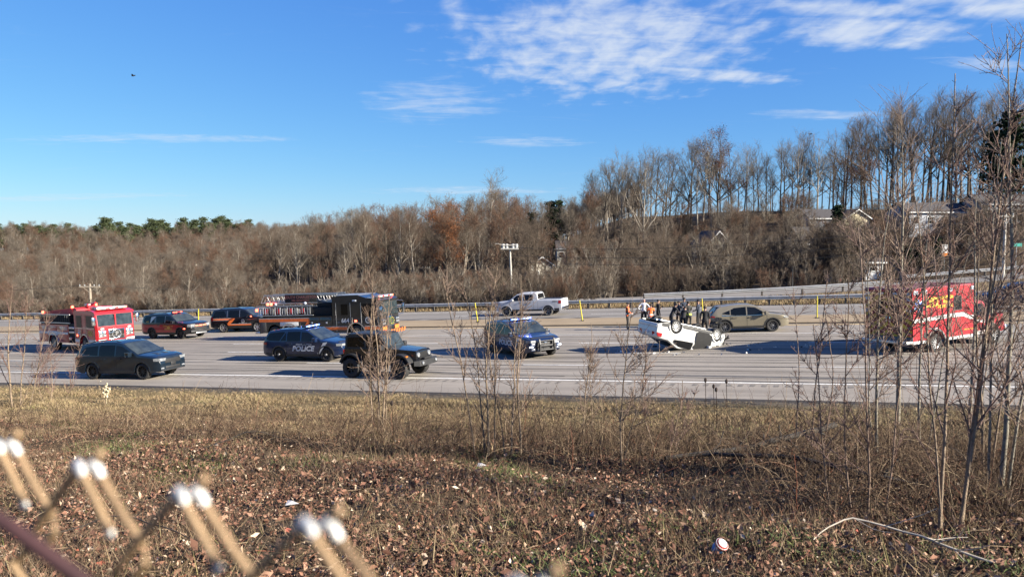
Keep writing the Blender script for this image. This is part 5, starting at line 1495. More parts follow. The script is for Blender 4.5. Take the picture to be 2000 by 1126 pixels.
    for sg in (-1, 1):
        rounded('name_board', -3.45, -0.75, sg * 0.60 - 0.012, sg * 0.60 + 0.012, 2.66, 3.22, 0.008, UNDER, t)
        k = 1 if sg < 0 else -1
        f = lambda x, z, sg=sg: (x, sg * 0.618, z)
        REDL = mat('dark_red_lettering', (0.30, 0.10, 0.08), 0.5, var=0.2)
        decal('name_lettering', 'SOUTH CHARLESTON', lambda a, c: f(-2.1 + k * a, 3.02 + c), REDL, t, size=0.29, bold=0.006, sx=0.95)
        decal('name_lettering', 'FIRE DEPARTMENT', lambda a, c: f(-2.1 + k * a, 2.78 + c), REDL, t, size=0.19, bold=0.004, sx=0.95)
    for (x, y, z, m) in ((-4.85, -0.75, 2.58, REDLIT), (-4.55, -0.75, 2.58, REDLIT), (-4.2, -0.7, 2.56, WLENS), (-1.6, -0.8, 2.6, WLENS)):
        MB().ball((x, y, z), 0.11).build('rear_beacon', m, t, 50)
    for i, x in enumerate((-5.0, -4.7)): pass
    rounded('rear_step', -5.7, -5.3, -W / 2, W / 2, 0.5, 0.62, 0.02, STEEL, t)
    rounded('side_step', 0.95, 2.02, -W / 2 - 0.02, W / 2 + 0.02, 0.48, 0.55, 0.01, STEEL, t)
    rounded('chassis', -5.2, 4.5, -0.55, 0.55, 0.45, 0.9, 0.03, UNDER, t)
    rounded('rear_handle_beacon', -5.55, -5.38, -1.30, -1.14, 2.1, 2.3, 0.03, REDLIT, t)
    t.scale = (0.97,) * 3
ladder_truck()

def ambulance():
    t = thing('ambulance', 'red fire department ambulance with a yellow chevron rear at the right', 'ambulance', on_road(19.95, 36.2, -26.0), 'fire engines')
    RD = paint('ambulance_red_paint', (0.36, 0.004, 0.014), 0.07, 0.3)
    DR = mat('dark_red_reflective', (0.22, 0.014, 0.018), 0.5, var=0.15)
    YC = mat('lime_chevron', (0.62, 0.40, 0.03), 0.5, var=0.12)
    MAR = paint('ambulance_roof_paint', (0.30, 0.03, 0.05), 0.15, 0.5)
    W = 2.36; r = 0.40; ra, fa = -1.55, 2.55
    z0, z1 = 0.52, 2.80; x0, x1 = -3.05, 1.15
    sidebox('patient_module', x0, x1, z0, z1, W, RD, t, [(ra, r, 0.55)])
    MB().prism([(x0 - 0.01, z1 - 0.02), (x0 + 0.03, z1 + 0.05), (x1 - 0.05, z1 + 0.05), (x1 + 0.01, z1 - 0.02)], -W / 2 - 0.008, W / 2 + 0.008).build('module_roof', MAR, t)
    for sg in (-1, 1):
        y = sg * W / 2; f = (lambda x, z, sg=sg: (x, sg * (W / 2 + 0.012), z)); k = 1 if sg < 0 else -1
        MB().prism([(x0, 1.36), (x0, 1.52), (-0.5, 1.60), (0.35, 1.60), (0.75, 1.44), (x1, 1.40), (x1, 1.24), (0.70, 1.26), (0.30, 1.42), (-0.5, 1.43)], y, y + sg * 0.009).build('white_stripe', WSTRIPE, t)
        MB().box(x0, ra - 0.62, y, y + sg * 0.015, z0 - 0.06, z0 + 0.06).build('white_skirt', WSTRIPE, t)
        MB().box(ra + 0.62, x1, y, y + sg * 0.015, z0 - 0.06, z0 + 0.06).build('white_skirt', WSTRIPE, t)
        fender_ring(t, ra, r, 0.55, sg, W / 2, CHROME, 0.07)
        MB().box(-0.35, 0.18, y, y + sg * 0.010, 1.72, 2.36).build('window_frame', PLASTIC, t)
        MB().box(-0.31, 0.14, y + sg * 0.008, y + sg * 0.014, 1.76, 2.32).build('side_window', GLASS, t)
        for (a0, a1) in ((-2.95, -2.25), (-2.2, -0.62), (-0.50, 0.34), (0.42, 1.08)):
            for xx in (a0, a1): MB().box(xx - 0.01, xx + 0.01, y, y + sg * 0.005, 0.7, 2.52).build('door_seam', DR, t)
            MB().box(a0, a1, y, y + sg * 0.005, 2.50, 2.52).build('door_seam', DR, t)
        rounded('door_handle', -2.62, -2.5, y - 0.02, y + 0.02, 1.58, 1.80, 0.01, CHROME, t)
        rounded('door_handle', -0.45, -0.37, y - 0.02, y + 0.02, 1.40, 1.62, 0.01, CHROME, t)
        for x in (-2.85, -2.28, -0.60, 0.98): rounded('corner_beacon', x - 0.16, x + 0.16, y - 0.03, y + 0.035, 2.56, 2.74, 0.02, WLENS, t)
        decal('department_monogram', 'CFD', lambda a, c: f(-1.85 + k * a, 2.16 + c), mat('yellow_gold_lettering', (0.78, 0.55, 0.05), 0.5, var=0.1), t, size=0.56, bold=0.02, spacing=0.72)
        for i, s in enumerate(('CHARLESTON', 'FIRE', 'DEPARTMENT')):
            decal('department_lettering', s, lambda a, c: f(-0.92 + k * a, 2.34 - 0.19 * i + c), MATS['yellow_gold_lettering'], t, size=0.19, bold=0.006, sx=0.86)
        decal('unit_lettering', 'AMBULANCE 453', lambda a, c: f(0.62 + k * a, 0.82 + c), MATS['yellow_gold_lettering'], t, size=0.085)
        # star of life: three crossed bars
        st = MB()
        for i in range(3):
            a = R(90 + 60 * i); ca, sa = math.cos(a), math.sin(a)
            q = [(-0.30, -0.085), (0.30, -0.085), (0.30, 0.085), (-0.30, 0.085)]
            st.add([f(-2.68 + k * (ca * u - sa * w), 2.08 + sa * u + ca * w) for u, w in q], [(0, 1, 2, 3)])
        so = st.build('star_emblem_border', WSTRIPE, t)
        st = MB(); f3 = (lambda x, z, sg=sg: (x, sg * (W / 2 + 0.018), z))
        for i in range(3):
            a = R(90 + 60 * i); ca, sa = math.cos(a), math.sin(a)
            q = [(-0.255, -0.055), (0.255, -0.055), (0.255, 0.055), (-0.255, 0.055)]
            st.add([(lambda p, i=i: (p[0], p[1] + sg * 0.002 * i, p[2]))(f3(-2.68 + k * (ca * u - sa * w), 2.08 + sa * u + ca * w)) for u, w in q], [(0, 1, 2, 3)])
        st.build('star_emblem', mat('emblem_blue', (0.03, 0.10, 0.42), 0.5, var=0.1), t)
        sk = MB(); sk.tube([f3(-2.68, 1.90), f3(-2.68, 2.26)], 0.016, 6).build('star_emblem_staff', WSTRIPE, t)
        for (ax, kk) in ((ra, 'ten'), (fa, 'ten')): add_wheel(t, ax, sg * (W / 2 - 0.16), r, r, 0.28, 0.25, 'ten', ALLOY, TYRE)
        rounded('marker_light', -2.2, -1.4, y - 0.01, y + 0.012, 1.03, 1.06, 0.004, WSTRIPE, t)
        o = MB().lathe([(0.0, 0.02), (0.12, 0.02), (0.14, 0.0)], 16, 'y').build('fuel_door', PLASTIC, t, 40); o.location = (-2.25, y, 0.78); o.rotation_euler.z = PI if sg < 0 else 0
    # rear: chevrons, double doors, windows, lights
    xr = x0
    n = 9
    for sg in (-1, 1):
        MB().add([(xr - 0.004, sg * 0.02, 0.74), (xr - 0.004, sg * (W / 2 - 0.02), 0.74), (xr - 0.004, sg * (W / 2 - 0.02), 2.70), (xr - 0.004, sg * 0.02, 2.70)], [(0, 1, 2, 3)]).build('rear_door', DR, t)
        for i in range(n):
            za = 0.50 + i * 0.36; h = 0.18; sl = 0.72
            def cl(z): return min(2.66, max(0.76, z))
            p = []
            m = 6
            for j in range(m + 1):
                yy = 0.04 + (W / 2 - 0.08) * j / m; zc = za + sl * (1 - j / m) - 0.35
                p.append((yy, cl(zc), cl(zc + h)))
            V = []; F = []
            for (yy, a, c) in p: V += [(xr - 0.008, sg * yy, a), (xr - 0.008, sg * yy, c)]
            for j in range(m): F.append((2 * j, 2 * j + 2, 2 * j + 3, 2 * j + 1))
            if all(abs(a - c) < 1e-4 for _, a, c in p): continue
            MB().add(V, F).build('lime_chevron', YC, t)
        MB().box(xr - 0.016, xr - 0.006, sg * 0.12, sg * 0.62, 1.70, 2.30).build('rear_window', GLASSB, t) if sg > 0 else MB().box(xr - 0.016, xr - 0.006, -0.62, -0.12, 1.70, 2.30).build('rear_window', GLASSB, t)
        for z in (2.60, 2.38, 1.86, 1.1, 0.86): rounded('rear_beacon', xr - 0.05, xr - 0.005, sg * 1.02 - 0.11, sg * 1.02 + 0.11, z - 0.07, z + 0.07, 0.015, WLENS if z > 1.5 else TAIL, t)
        rounded('rear_beacon', xr - 0.05, xr - 0.005, sg * 0.35 - 0.14, sg * 0.35 + 0.14, 2.56, 2.66, 0.015, WLENS, t)
        rounded('door_handle', xr - 0.05, xr - 0.01, sg * 0.09 - 0.03, sg * 0.09 + 0.03, 1.35, 1.6, 0.01, CHROME, t)
    DKS = mat('dark_tread_plate', (0.12, 0.12, 0.125), 0.5, 0.6, var=0.2)
    rounded('rear_bumper', xr - 0.42, xr, -W / 2, W / 2, 0.48, 0.60, 0.02, STEEL, t)
    rounded('rear_kick_panel', xr - 0.03, xr - 0.002, -W / 2, W / 2, 0.42, 0.74, 0.008, DKS, t)
    decal('unit_number', '20', lambda a, c: (xr - 0.036, -a - 0.55, 0.66 + c), LETTER, t, size=0.22, bold=0.006)
    # ---- pickup style cab
    top = [(x1 - 0.05, 2.02), (1.95, 2.02), (2.10, 1.98), (2.52, 1.44), (2.62, 1.40), (3.42, 1.32), (3.56, 1.24), (3.62, 1.05)]
    b = Body(x1 - 0.05, 3.62, 2.04, top, 0.50, 1.30, [(fa, r)], 0.48, tum=0.14, pf=0.10, pr=0.0, fl=0.5, rl=0.3, base_end=0.02)
    b.build(RD, t, 'cab')
    for sg in (-1, 1):
        b.panel([1.30, 1.95, 2.38], [1.33, 1.32, 1.33], [1.88, 1.86, 1.42], sg, GLASS, t, 'side_window', 0.006)
        b.panel([x1, 1.95, 2.02], [0.50] * 3, [0.66, 0.66, 0.60], sg, WSTRIPE, t, 'running_board', 0.06)
        b.panel([x1, 1.9, 2.04], [1.04, 1.02, 1.0], [1.16, 1.14, 1.10], sg, WSTRIPE, t, 'white_stripe', 0.008)
        b.panel([1.26, 1.275], [0.7] * 2, [1.9] * 2, sg, PLASTIC, t, 'door_seam', 0.004)
        b.archtrim(fa, r, sg, CHROME, t, 0.05, 0.03)
        mirror_part(t, 2.22, 1.02, 1.34, PLASTIC, sg)
        f = b.side(sg, 0.012); k = 1 if sg < 0 else -1
        decal('unit_lettering', 'PARAMEDIC', lambda a, c: f(1.62 + k * a, 1.22 + c), MATS['yellow_gold_lettering'], t, size=0.10)
    b.toppanel(2.12, 2.50, 0.94, 0.96, GLASS2, t, 'windscreen')
    front_face(b, t, (1.02, 1.22), 0.32, (0.76, 1.22, 0.55), gm=CHROME, depth=0.22, plate=False)
    rounded('front_bumper', 3.55, 3.78, -1.0, 1.0, 0.50, 0.74, 0.04, CHROME, t)
    rounded('front_beacon', x1 - 0.02, x1 + 0.06, 0.55, 0.95, 2.50, 2.70, 0.02, WLENS, t)
    rounded('front_beacon', x1 - 0.02, x1 + 0.06, -0.95, -0.55, 2.50, 2.70, 0.02, WLENS, t)
    rounded('chassis', x0, 3.3, -0.6, 0.6, 0.40, 0.9, 0.03, UNDER, t)
    t.scale = (1.03,) * 3
ambulance()
# ---------------------------------------------------------------- people at the wreck
SKIN = mat('skin', (0.42, 0.25, 0.18), 0.6, var=0.08)
BLACKCLOTH = mat('black_cloth', (0.012, 0.012, 0.014), 0.9, var=0.3, scale=9)
NAVYCLOTH = mat('navy_cloth', (0.022, 0.032, 0.055), 0.9, var=0.25, scale=9)
WHITECLOTH = mat('white_cloth', (0.62, 0.64, 0.68), 0.9, var=0.08)
TURNOUT = mat('dark_turnout_cloth', (0.035, 0.035, 0.032), 0.9, var=0.3)
VEST = mat('orange_vest_cloth', (0.85, 0.16, 0.03), 0.8, var=0.12)
TAPE = mat('silver_tape', (0.62, 0.63, 0.60), 0.5, var=0.1)
LIME = mat('lime_tape', (0.62, 0.75, 0.05), 0.6, var=0.1)
HAIR = mat('dark_hair', (0.03, 0.02, 0.014), 0.8, var=0.3)
JEANS = mat('grey_blue_trousers', (0.10, 0.13, 0.18), 0.9, var=0.2)
BOOT = mat('black_boot', (0.012, 0.011, 0.010), 0.6, var=0.2)
def person(label, x, y, face, shirt, trousers, arms='down', vest=None, cap=None, hair=True, H=1.76, bend=0.0, stripes=None, stance=0.0, look=0.0, waist=None, long_sleeve=True):
    """face: compass degrees the body looks along (0 = +X, 90 = away from camera)"""
    z0 = plane(x, y)
    M = Matrix.Translation((x, y, z0)) @ Matrix.Rotation(R(face - 90), 4, 'Z')
    root = thing('person', label, 'person', M, 'people gathered at the wreck')
    k = H / 1.76
    J = {}; E = []; Rr = {}
    def j(n, p, r): J[n] = Vector(p); Rr[n] = r
    cb, sb = math.cos(bend), math.sin(bend)
    def tor(p):   # torso leans forward about the hips
        v = Vector(p); d = v - Vector((0, 0, 0.96)); return Vector((v.x, d.y * cb + d.z * sb, 0.96 + d.z * cb - d.y * sb))
    hy = -0.10 * min(1, bend * 1.5)
    j('pel', (0, 0, 0.96), (0.165, 0.125)); j('waist', tor((0, 0, 1.10)), (0.150, 0.115)); j('chest', tor((0, 0.0, 1.30)), (0.165, 0.125)); j('up', tor((0, 0, 1.42)), (0.12, 0.095))
    j('neck', tor((0, 0.0, 1.50)), (0.056, 0.056)); j('jaw', tor((0, 0.03, 1.565)), (0.066, 0.075)); j('head', tor((0, 0.02, 1.65)), (0.082, 0.098)); j('crown', tor((0, 0.01, 1.72)), (0.060, 0.070))
    E += [('pel', 'waist'), ('waist', 'chest'), ('chest', 'up'), ('up', 'neck'), ('neck', 'jaw'), ('jaw', 'head'), ('head', 'crown')]
    for s, sg in (('l', -1), ('r', 1)):
        st = stance * sg
        j('hip' + s, (0.10 * sg, hy, 0.86), (0.095, 0.10)); j('knee' + s, (0.115 * sg, 0.03 + hy * 0.5 + st * 0.6, 0.49), (0.062, 0.066)); j('ank' + s, (0.12 * sg, -0.01 + st, 0.10), (0.045, 0.050)); j('toe' + s, (0.135 * sg, 0.15 + st, 0.045), (0.042, 0.035))
        E += [('pel', 'hip' + s), ('hip' + s, 'knee' + s), ('knee' + s, 'ank' + s), ('ank' + s, 'toe' + s)]
        a = arms if isinstance(arms, str) else arms[0 if sg < 0 else 1]
        sh = tor((0.195 * sg, -0.005, 1.415))
        if a == 'down': el, wr, ha = (0.245 * sg, -0.02, 1.13), (0.255 * sg, 0.05, 0.88), (0.25 * sg, 0.075, 0.78)
        elif a == 'hip': el, wr, ha = (0.38 * sg, -0.10, 1.18), (0.20 * sg, 0.06, 1.02), (0.14 * sg, 0.12, 0.99)
        elif a == 'fold': el, wr, ha = (0.25 * sg, 0.06, 1.14), (0.03 * sg, 0.20, 1.20), (-0.08 * sg, 0.18, 1.21)
        elif a == 'front': el, wr, ha = (0.24 * sg, 0.05, 1.14), (0.12 * sg, 0.26, 1.06), (0.06 * sg, 0.32, 1.04)
        elif a == 'face': el, wr, ha = (0.27 * sg, 0.16, 1.22), (0.12 * sg, 0.20, 1.46), (0.06 * sg, 0.16, 1.55)
        else: el, wr, ha = (0.25 * sg, 0.24, 1.22), (0.18 * sg, 0.46, 1.12), (0.16 * sg, 0.54, 1.08)   # reaching
        j('sho' + s, sh, (0.070, 0.070)); j('elb' + s, tor(el), (0.047, 0.050)); j('wri' + s, tor(wr), (0.030, 0.034)); j('hand' + s, tor(ha), (0.034, 0.022))
        E += [('up', 'sho' + s), ('sho' + s, 'elb' + s), ('elb' + s, 'wri' + s), ('wri' + s, 'hand' + s)]
    names = list(J)
    me = bpy.data.meshes.new('body')
    me.from_pydata([(J[n] * k)[:] for n in names], [(names.index(a), names.index(b)) for a, b in E], [])
    o = bpy.data.objects.new('tmp', me); COL.objects.link(o)
    m = o.modifiers.new('s', 'SKIN'); m.use_smooth_shade = True; m.branch_smoothing = 0.4
    for i, n in enumerate(names):
        sv = me.skin_vertices[0].data[i]; sv.radius = (Rr[n][0] * k, Rr[n][1] * k); sv.use_root = (n == 'pel')
    m2 = o.modifiers.new('u', 'SUBSURF'); m2.levels = 1; m2.render_levels = 1
    bpy.context.view_layer.update()
    ev = o.evaluated_get(bpy.context.evaluated_depsgraph_get())
    bm = bmesh.new(); bm.from_mesh(ev.to_mesh()); ev.to_mesh_clear()
    bpy.data.objects.remove(o)
    body_faces = list(bm.faces)
    # fingers, nose and ears
    mb = MB()
    for s, sg in (('l', -1), ('r', 1)):
        h = J['hand' + s] * k; d = (J['hand' + s] - J['wri' + s]).normalized()
        side = d.cross(Vector((0, 1, 0.2))).normalized(); bn = d.cross(side)
        for i, (off, ln) in enumerate(((-0.027, 0.062), (-0.009, 0.072), (0.009, 0.068), (0.027, 0.052))):
            p = h + side * off * k; mb.tube([p, p + d * ln * 0.55 * k, p + (d * ln + bn * 0.018) * k], [0.0095, 0.009, 0.007], 5)
        p = h - d * 0.03 + side * -0.03; mb.tube([p, p + (d * 0.025 - side * 0.03) * k, p + (d * 0.055 - side * 0.036 + bn * 0.01) * k], [0.011, 0.010, 0.008], 5)
    hd = J['head'] * k; fw = (tor((0, 1, 0.96)) - tor((0, 0, 0.96))).normalized()
    upv = (J['crown'] - J['jaw']).normalized()
    mb.tube([hd + fw * 0.085, hd + fw * 0.118 - upv * 0.03], [0.010, 0.018], 5)
    for sg in (-1, 1): mb.ball((hd + Vector((0.084 * sg, -0.005, 0)) - upv * 0.005)[:], 0.022, 0.5, 1, 1.4, 6, 5)
    tmp = mb.mesh('x'); bm.from_mesh(tmp); bpy.data.meshes.remove(tmp)
    fin = bpy.data.meshes.new('body')
    nb = len(body_faces)
    bm.faces.ensure_lookup_table()
    zt, zw = 1.50 * k, 0.99 * k
    for i, f in enumerate(bm.faces):
        c = f.calc_center_median(); f.smooth = True
        dn = min((c - J[n] * k).length for n in ('handl', 'handr'))
        neck = (J['neck'] * k - Vector((0, 0, 0.0)))
        above = (c - neck).dot(upv)
        if i >= nb or dn < 0.075 or above > 0.0: f.material_index = 0
        elif c.z < 0.13 * k: f.material_index = 3
        elif (c - Vector((0, 0, 0.98 * k))).dot(Vector((0, sb, cb))) < 0.0 or c.z < 0.8 * k:
            # arms hanging below the belt keep the sleeve colour
            arm = min(min((c - (J['elb' + s] * k)).length, (c - (J['wri' + s] * k)).length) for s in 'lr')
            f.material_index = (1 if long_sleeve else 0) if arm < 0.11 and abs(c.x) > 0.17 else 2
        else:
            arm = min((c - (J['wri' + s] * k)).length for s in 'lr')
            f.material_index = 0 if (not long_sleeve and arm < 0.20) else 1
    bm.to_mesh(fin)
    body = link('body', fin, root, [SKIN, shirt, trousers, BOOT])
    # clothing shells lifted off the torso
    def shell(name, test, off, mats, pick):
        b2 = bm.copy(); b2.faces.ensure_lookup_table()
        dead = [f for i, f in enumerate(b2.faces) if i >= nb or not test(f.calc_center_median())]
        bmesh.ops.delete(b2, geom=dead, context='FACES')
        b2.normal_update()
        for v in b2.verts: v.co += v.normal * off
        for f in b2.faces: f.material_index = pick(f.calc_center_median())
        q = bpy.data.meshes.new(name); b2.to_mesh(q); b2.free()
        return link(name, q, root, mats)
    ax = Vector((0, sb, cb))
    def hgt(c): return 0.96 + (c - Vector((0, 0, 0.96 * k))).dot(ax) / k
    def notarm(c): return min((c - (J['elb' + s] * k)).length for s in 'lr') > 0.16
    if vest:
        shell('vest', lambda c: 0.93 < hgt(c) < 1.475 and abs(c.x) < 0.225 and notarm(c), 0.018, [vest, TAPE], lambda c: 1 if (1.02 < hgt(c) < 1.07 or (0.07 < abs(c.x) < 0.115 and hgt(c) > 1.09)) else 0)
    if stripes:
        shell('reflective_band', lambda c: (0.88 < hgt(c) < 0.97 and abs(c.x) < 0.22), 0.02, [stripes], lambda c: 0)
        shell('coat_skirt', lambda c: (0.80 < hgt(c) < 1.0 and abs(c.x) < 0.22), 0.012, [shirt], lambda c: 0)
    if waist: shell('belt', lambda c: 0.95 < hgt(c) < 1.01 and abs(c.x) < 0.2, 0.012, [waist], lambda c: 0)
    hm = Matrix.Translation(hd) @ Matrix.Rotation(-bend, 4, 'X')
    if cap:
        c = MB().lathe([(0.104, 0.0), (0.106, 0.03), (0.092, 0.07), (0.05, 0.095), (0.0, 0.10)], 14, 'z')
        c.prism([(-0.075, 0.08), (0.075, 0.08), (0.06, 0.17), (0.0, 0.185), (-0.06, 0.17)], 0.005, 0.018, 'z')
        q = c.build('cap', cap, root, 45); q.matrix_local = hm @ Matrix.Translation((0, -0.01, 0.02))
    elif hair:
        c = MB().lathe([(0.094, -0.03), (0.104, 0.02), (0.092, 0.07), (0.05, 0.098), (0.0, 0.104)], 14, 'z')
        q = c.build('hair', HAIR, root, 60); q.matrix_local = hm @ Matrix.Translation((0, -0.022, 0.0))
    bm.free()
    return root
person('person in an orange vest standing apart on the left, facing right', 7.45, 49.7, -15, BLACKCLOTH, BLACKCLOTH, ('front', 'front'), VEST, BLACKCLOTH)
person('person in a white shirt behind the orange vests, hand on hip', 8.75, 51.1, 80, WHITECLOTH, BLACKCLOTH, ('hip', 'hip'), hair=False, H=1.86)
person('person in an orange vest seen from behind, next to the overturned sedan', 8.75, 48.6, 95, BLACKCLOTH, JEANS, 'front', VEST, None, H=1.70)
person('person in black with a cap between the orange vest and the upturned wheel', 9.55, 50.4, 10, BLACKCLOTH, BLACKCLOTH, ('fold', 'down'), None, BLACKCLOTH, H=1.82)
person('stooping person in dark clothes behind the overturned sedan', 10.05, 48.4, 20, BLACKCLOTH, BLACKCLOTH, 'reach', None, None, bend=0.45)
person('person in navy behind the stooping one, facing the group', 10.75, 49.6, -120, NAVYCLOTH, BLACKCLOTH, 'front', None, None, H=1.72)
person('firefighter in a dark coat with lime bands at the wreck', 11.05, 48.1, 100, TURNOUT, TURNOUT, 'reach', None, None, bend=0.18, stripes=LIME, H=1.78)
person('tall person in the middle of the group facing the camera', 11.15, 50.0, -80, NAVYCLOTH, BLACKCLOTH, 'fold', None, BLACKCLOTH, H=1.88)
person('crouching person in black against the white sedan', 10.55, 47.4, 60, BLACKCLOTH, BLACKCLOTH, 'reach', None, None, bend=0.65, H=1.62)
person('person in a navy jacket at the right of the group', 11.75, 48.6, 150, NAVYCLOTH, BLACKCLOTH, 'front', None, BLACKCLOTH, H=1.80)
person('officer in black seen from behind, beside the tan crossover', 10.95, 43.7, 80, BLACKCLOTH, BLACKCLOTH, 'down', None, None, H=1.80, waist=PLASTIC, long_sleeve=False)
# ---------------------------------------------------------------- trees
def unit(v): return v / np.maximum(np.linalg.norm(v, axis=-1, keepdims=True), 1e-9)
def tubes(P, Rd, n):
    """P (B,S,3), Rd (B,S) -> verts, quads"""
    B, S, _ = P.shape
    d = unit(P[:, -1] - P[:, 0])
    ref = np.where(np.abs(d[:, 2:3]) > 0.9, np.array([[1.0, 0, 0]]), np.array([[0, 0, 1.0]]))
    a = unit(np.cross(d, ref)); b = np.cross(d, a)
    th = 2 * np.pi * np.arange(n) / n
    ring = a[:, None, :] * np.cos(th)[None, :, None] + b[:, None, :] * np.sin(th)[None, :, None]
    V = P[:, :, None, :] + ring[:, None, :, :] * Rd[:, :, None, None]
    idx = np.arange(B * S * n).reshape(B, S, n)
    A = idx[:, :-1, :]; C = idx[:, 1:, :]
    F = np.stack([A, np.roll(A, -1, 2), np.roll(C, -1, 2), C], -1).reshape(-1, 4)
    return V.reshape(-1, 3), F
def joinvf(parts):
    V = []; F = []; n = 0
    for v, f in parts:
        V.append(v); F.append(f + n); n += len(v)
    return np.concatenate(V), np.concatenate(F)
def sprout(rng, P, Rd, per, s0, s1, ang0, ang1, len0, len1, up, S, rr, rmin, wob=0.12, shrink=0.5, power=1.0):
    """children along parents; lengths absolute"""
    B, SP, _ = P.shape
    pi = np.repeat(np.arange(B), per)
    n = len(pi)
    s = s0 + (s1 - s0) * rng.random(n) ** power
    fi = s * (SP - 1); i0 = np.minimum(fi.astype(int), SP - 2); fr = (fi - i0)[:, None]
    base = P[pi, i0] * (1 - fr) + P[pi, i0 + 1] * fr
    d = unit(P[pi, i0 + 1] - P[pi, i0])
    rp = Rd[pi, i0] * (1 - fr[:, 0]) + Rd[pi, i0 + 1] * fr[:, 0]
    ref = np.where(np.abs(d[:, 2:3]) > 0.95, np.array([[1.0, 0, 0]]), np.array([[0, 0, 1.0]]))
    a = unit(np.cross(d, ref)); b = np.cross(d, a)
    az = rng.random(n) * 2 * np.pi
    an = np.radians(ang0 + (ang1 - ang0) * rng.random(n))[:, None]
    dr = d * np.cos(an) + (a * np.cos(az)[:, None] + b * np.sin(az)[:, None]) * np.sin(an)
    ln = (len0 + (len1 - len0) * rng.random(n)) * (1 - shrink * (s - s0) / max(1e-6, (s1 - s0)))
    pts = [base]; cur = unit(dr)
    for k in range(S - 1):
        cur = unit(cur + np.array([[0, 0, up]]) / (S - 1) + rng.normal(0, wob, (n, 3)))
        pts.append(pts[-1] + cur * (ln / (S - 1))[:, None])
    PP = np.stack(pts, 1)
    r0 = np.maximum(rp * rr, rmin)
    RR = r0[:, None] * np.linspace(1, 0.45, S)[None, :]
    return PP, np.maximum(RR, rmin * 0.6)
def stem(rng, base, top, S, r0, r1, wob):
    t = np.linspace(0, 1, S)[:, None]
    p = np.array(base)[None] * (1 - t) + np.array(top)[None] * t
    w = np.cumsum(np.cumsum(rng.normal(0, wob * 0.22, (S, 3)), 0), 0); w -= w[0]; w[:, 2] *= 0.2
    w -= t * w[-1] * 0.5
    return (p + w)[None], np.linspace(r0, r1, S)[None]

BARK = mat('grey_brown_bark', (0.095, 0.077, 0.060), 0.95, var=0.3, scale=1.5, spec=0.1)
BARKP = mat('pale_bark', (0.29, 0.25, 0.20), 0.95, var=0.25, scale=1.5, spec=0.1)
TWIG = mat('brown_twigs', (0.128, 0.099, 0.075), 0.95, var=0.25, scale=0.6, spec=0.1)
TWIG_R = mat('reddish_twigs', (0.138, 0.084, 0.058), 0.95, var=0.25, scale=0.6, spec=0.1)
TWIG_G = mat('grey_twigs', (0.155, 0.130, 0.104), 0.95, var=0.25, scale=0.6, spec=0.1)
RUST = mat('rust_oak_leaves', (0.20, 0.075, 0.028), 0.9, var=0.45, scale=1.2, spec=0.1)
MAROON = mat('dark_red_oak_leaves', (0.085, 0.030, 0.024), 0.9, var=0.4, scale=1.2, spec=0.1)
PINE = mat('pine_needles', (0.058, 0.072, 0.034), 0.9, var=0.45, scale=1.0, spec=0.1)
PINE_D = mat('dark_evergreen_needles', (0.020, 0.034, 0.016), 0.9, var=0.4, scale=1.0, spec=0.1)

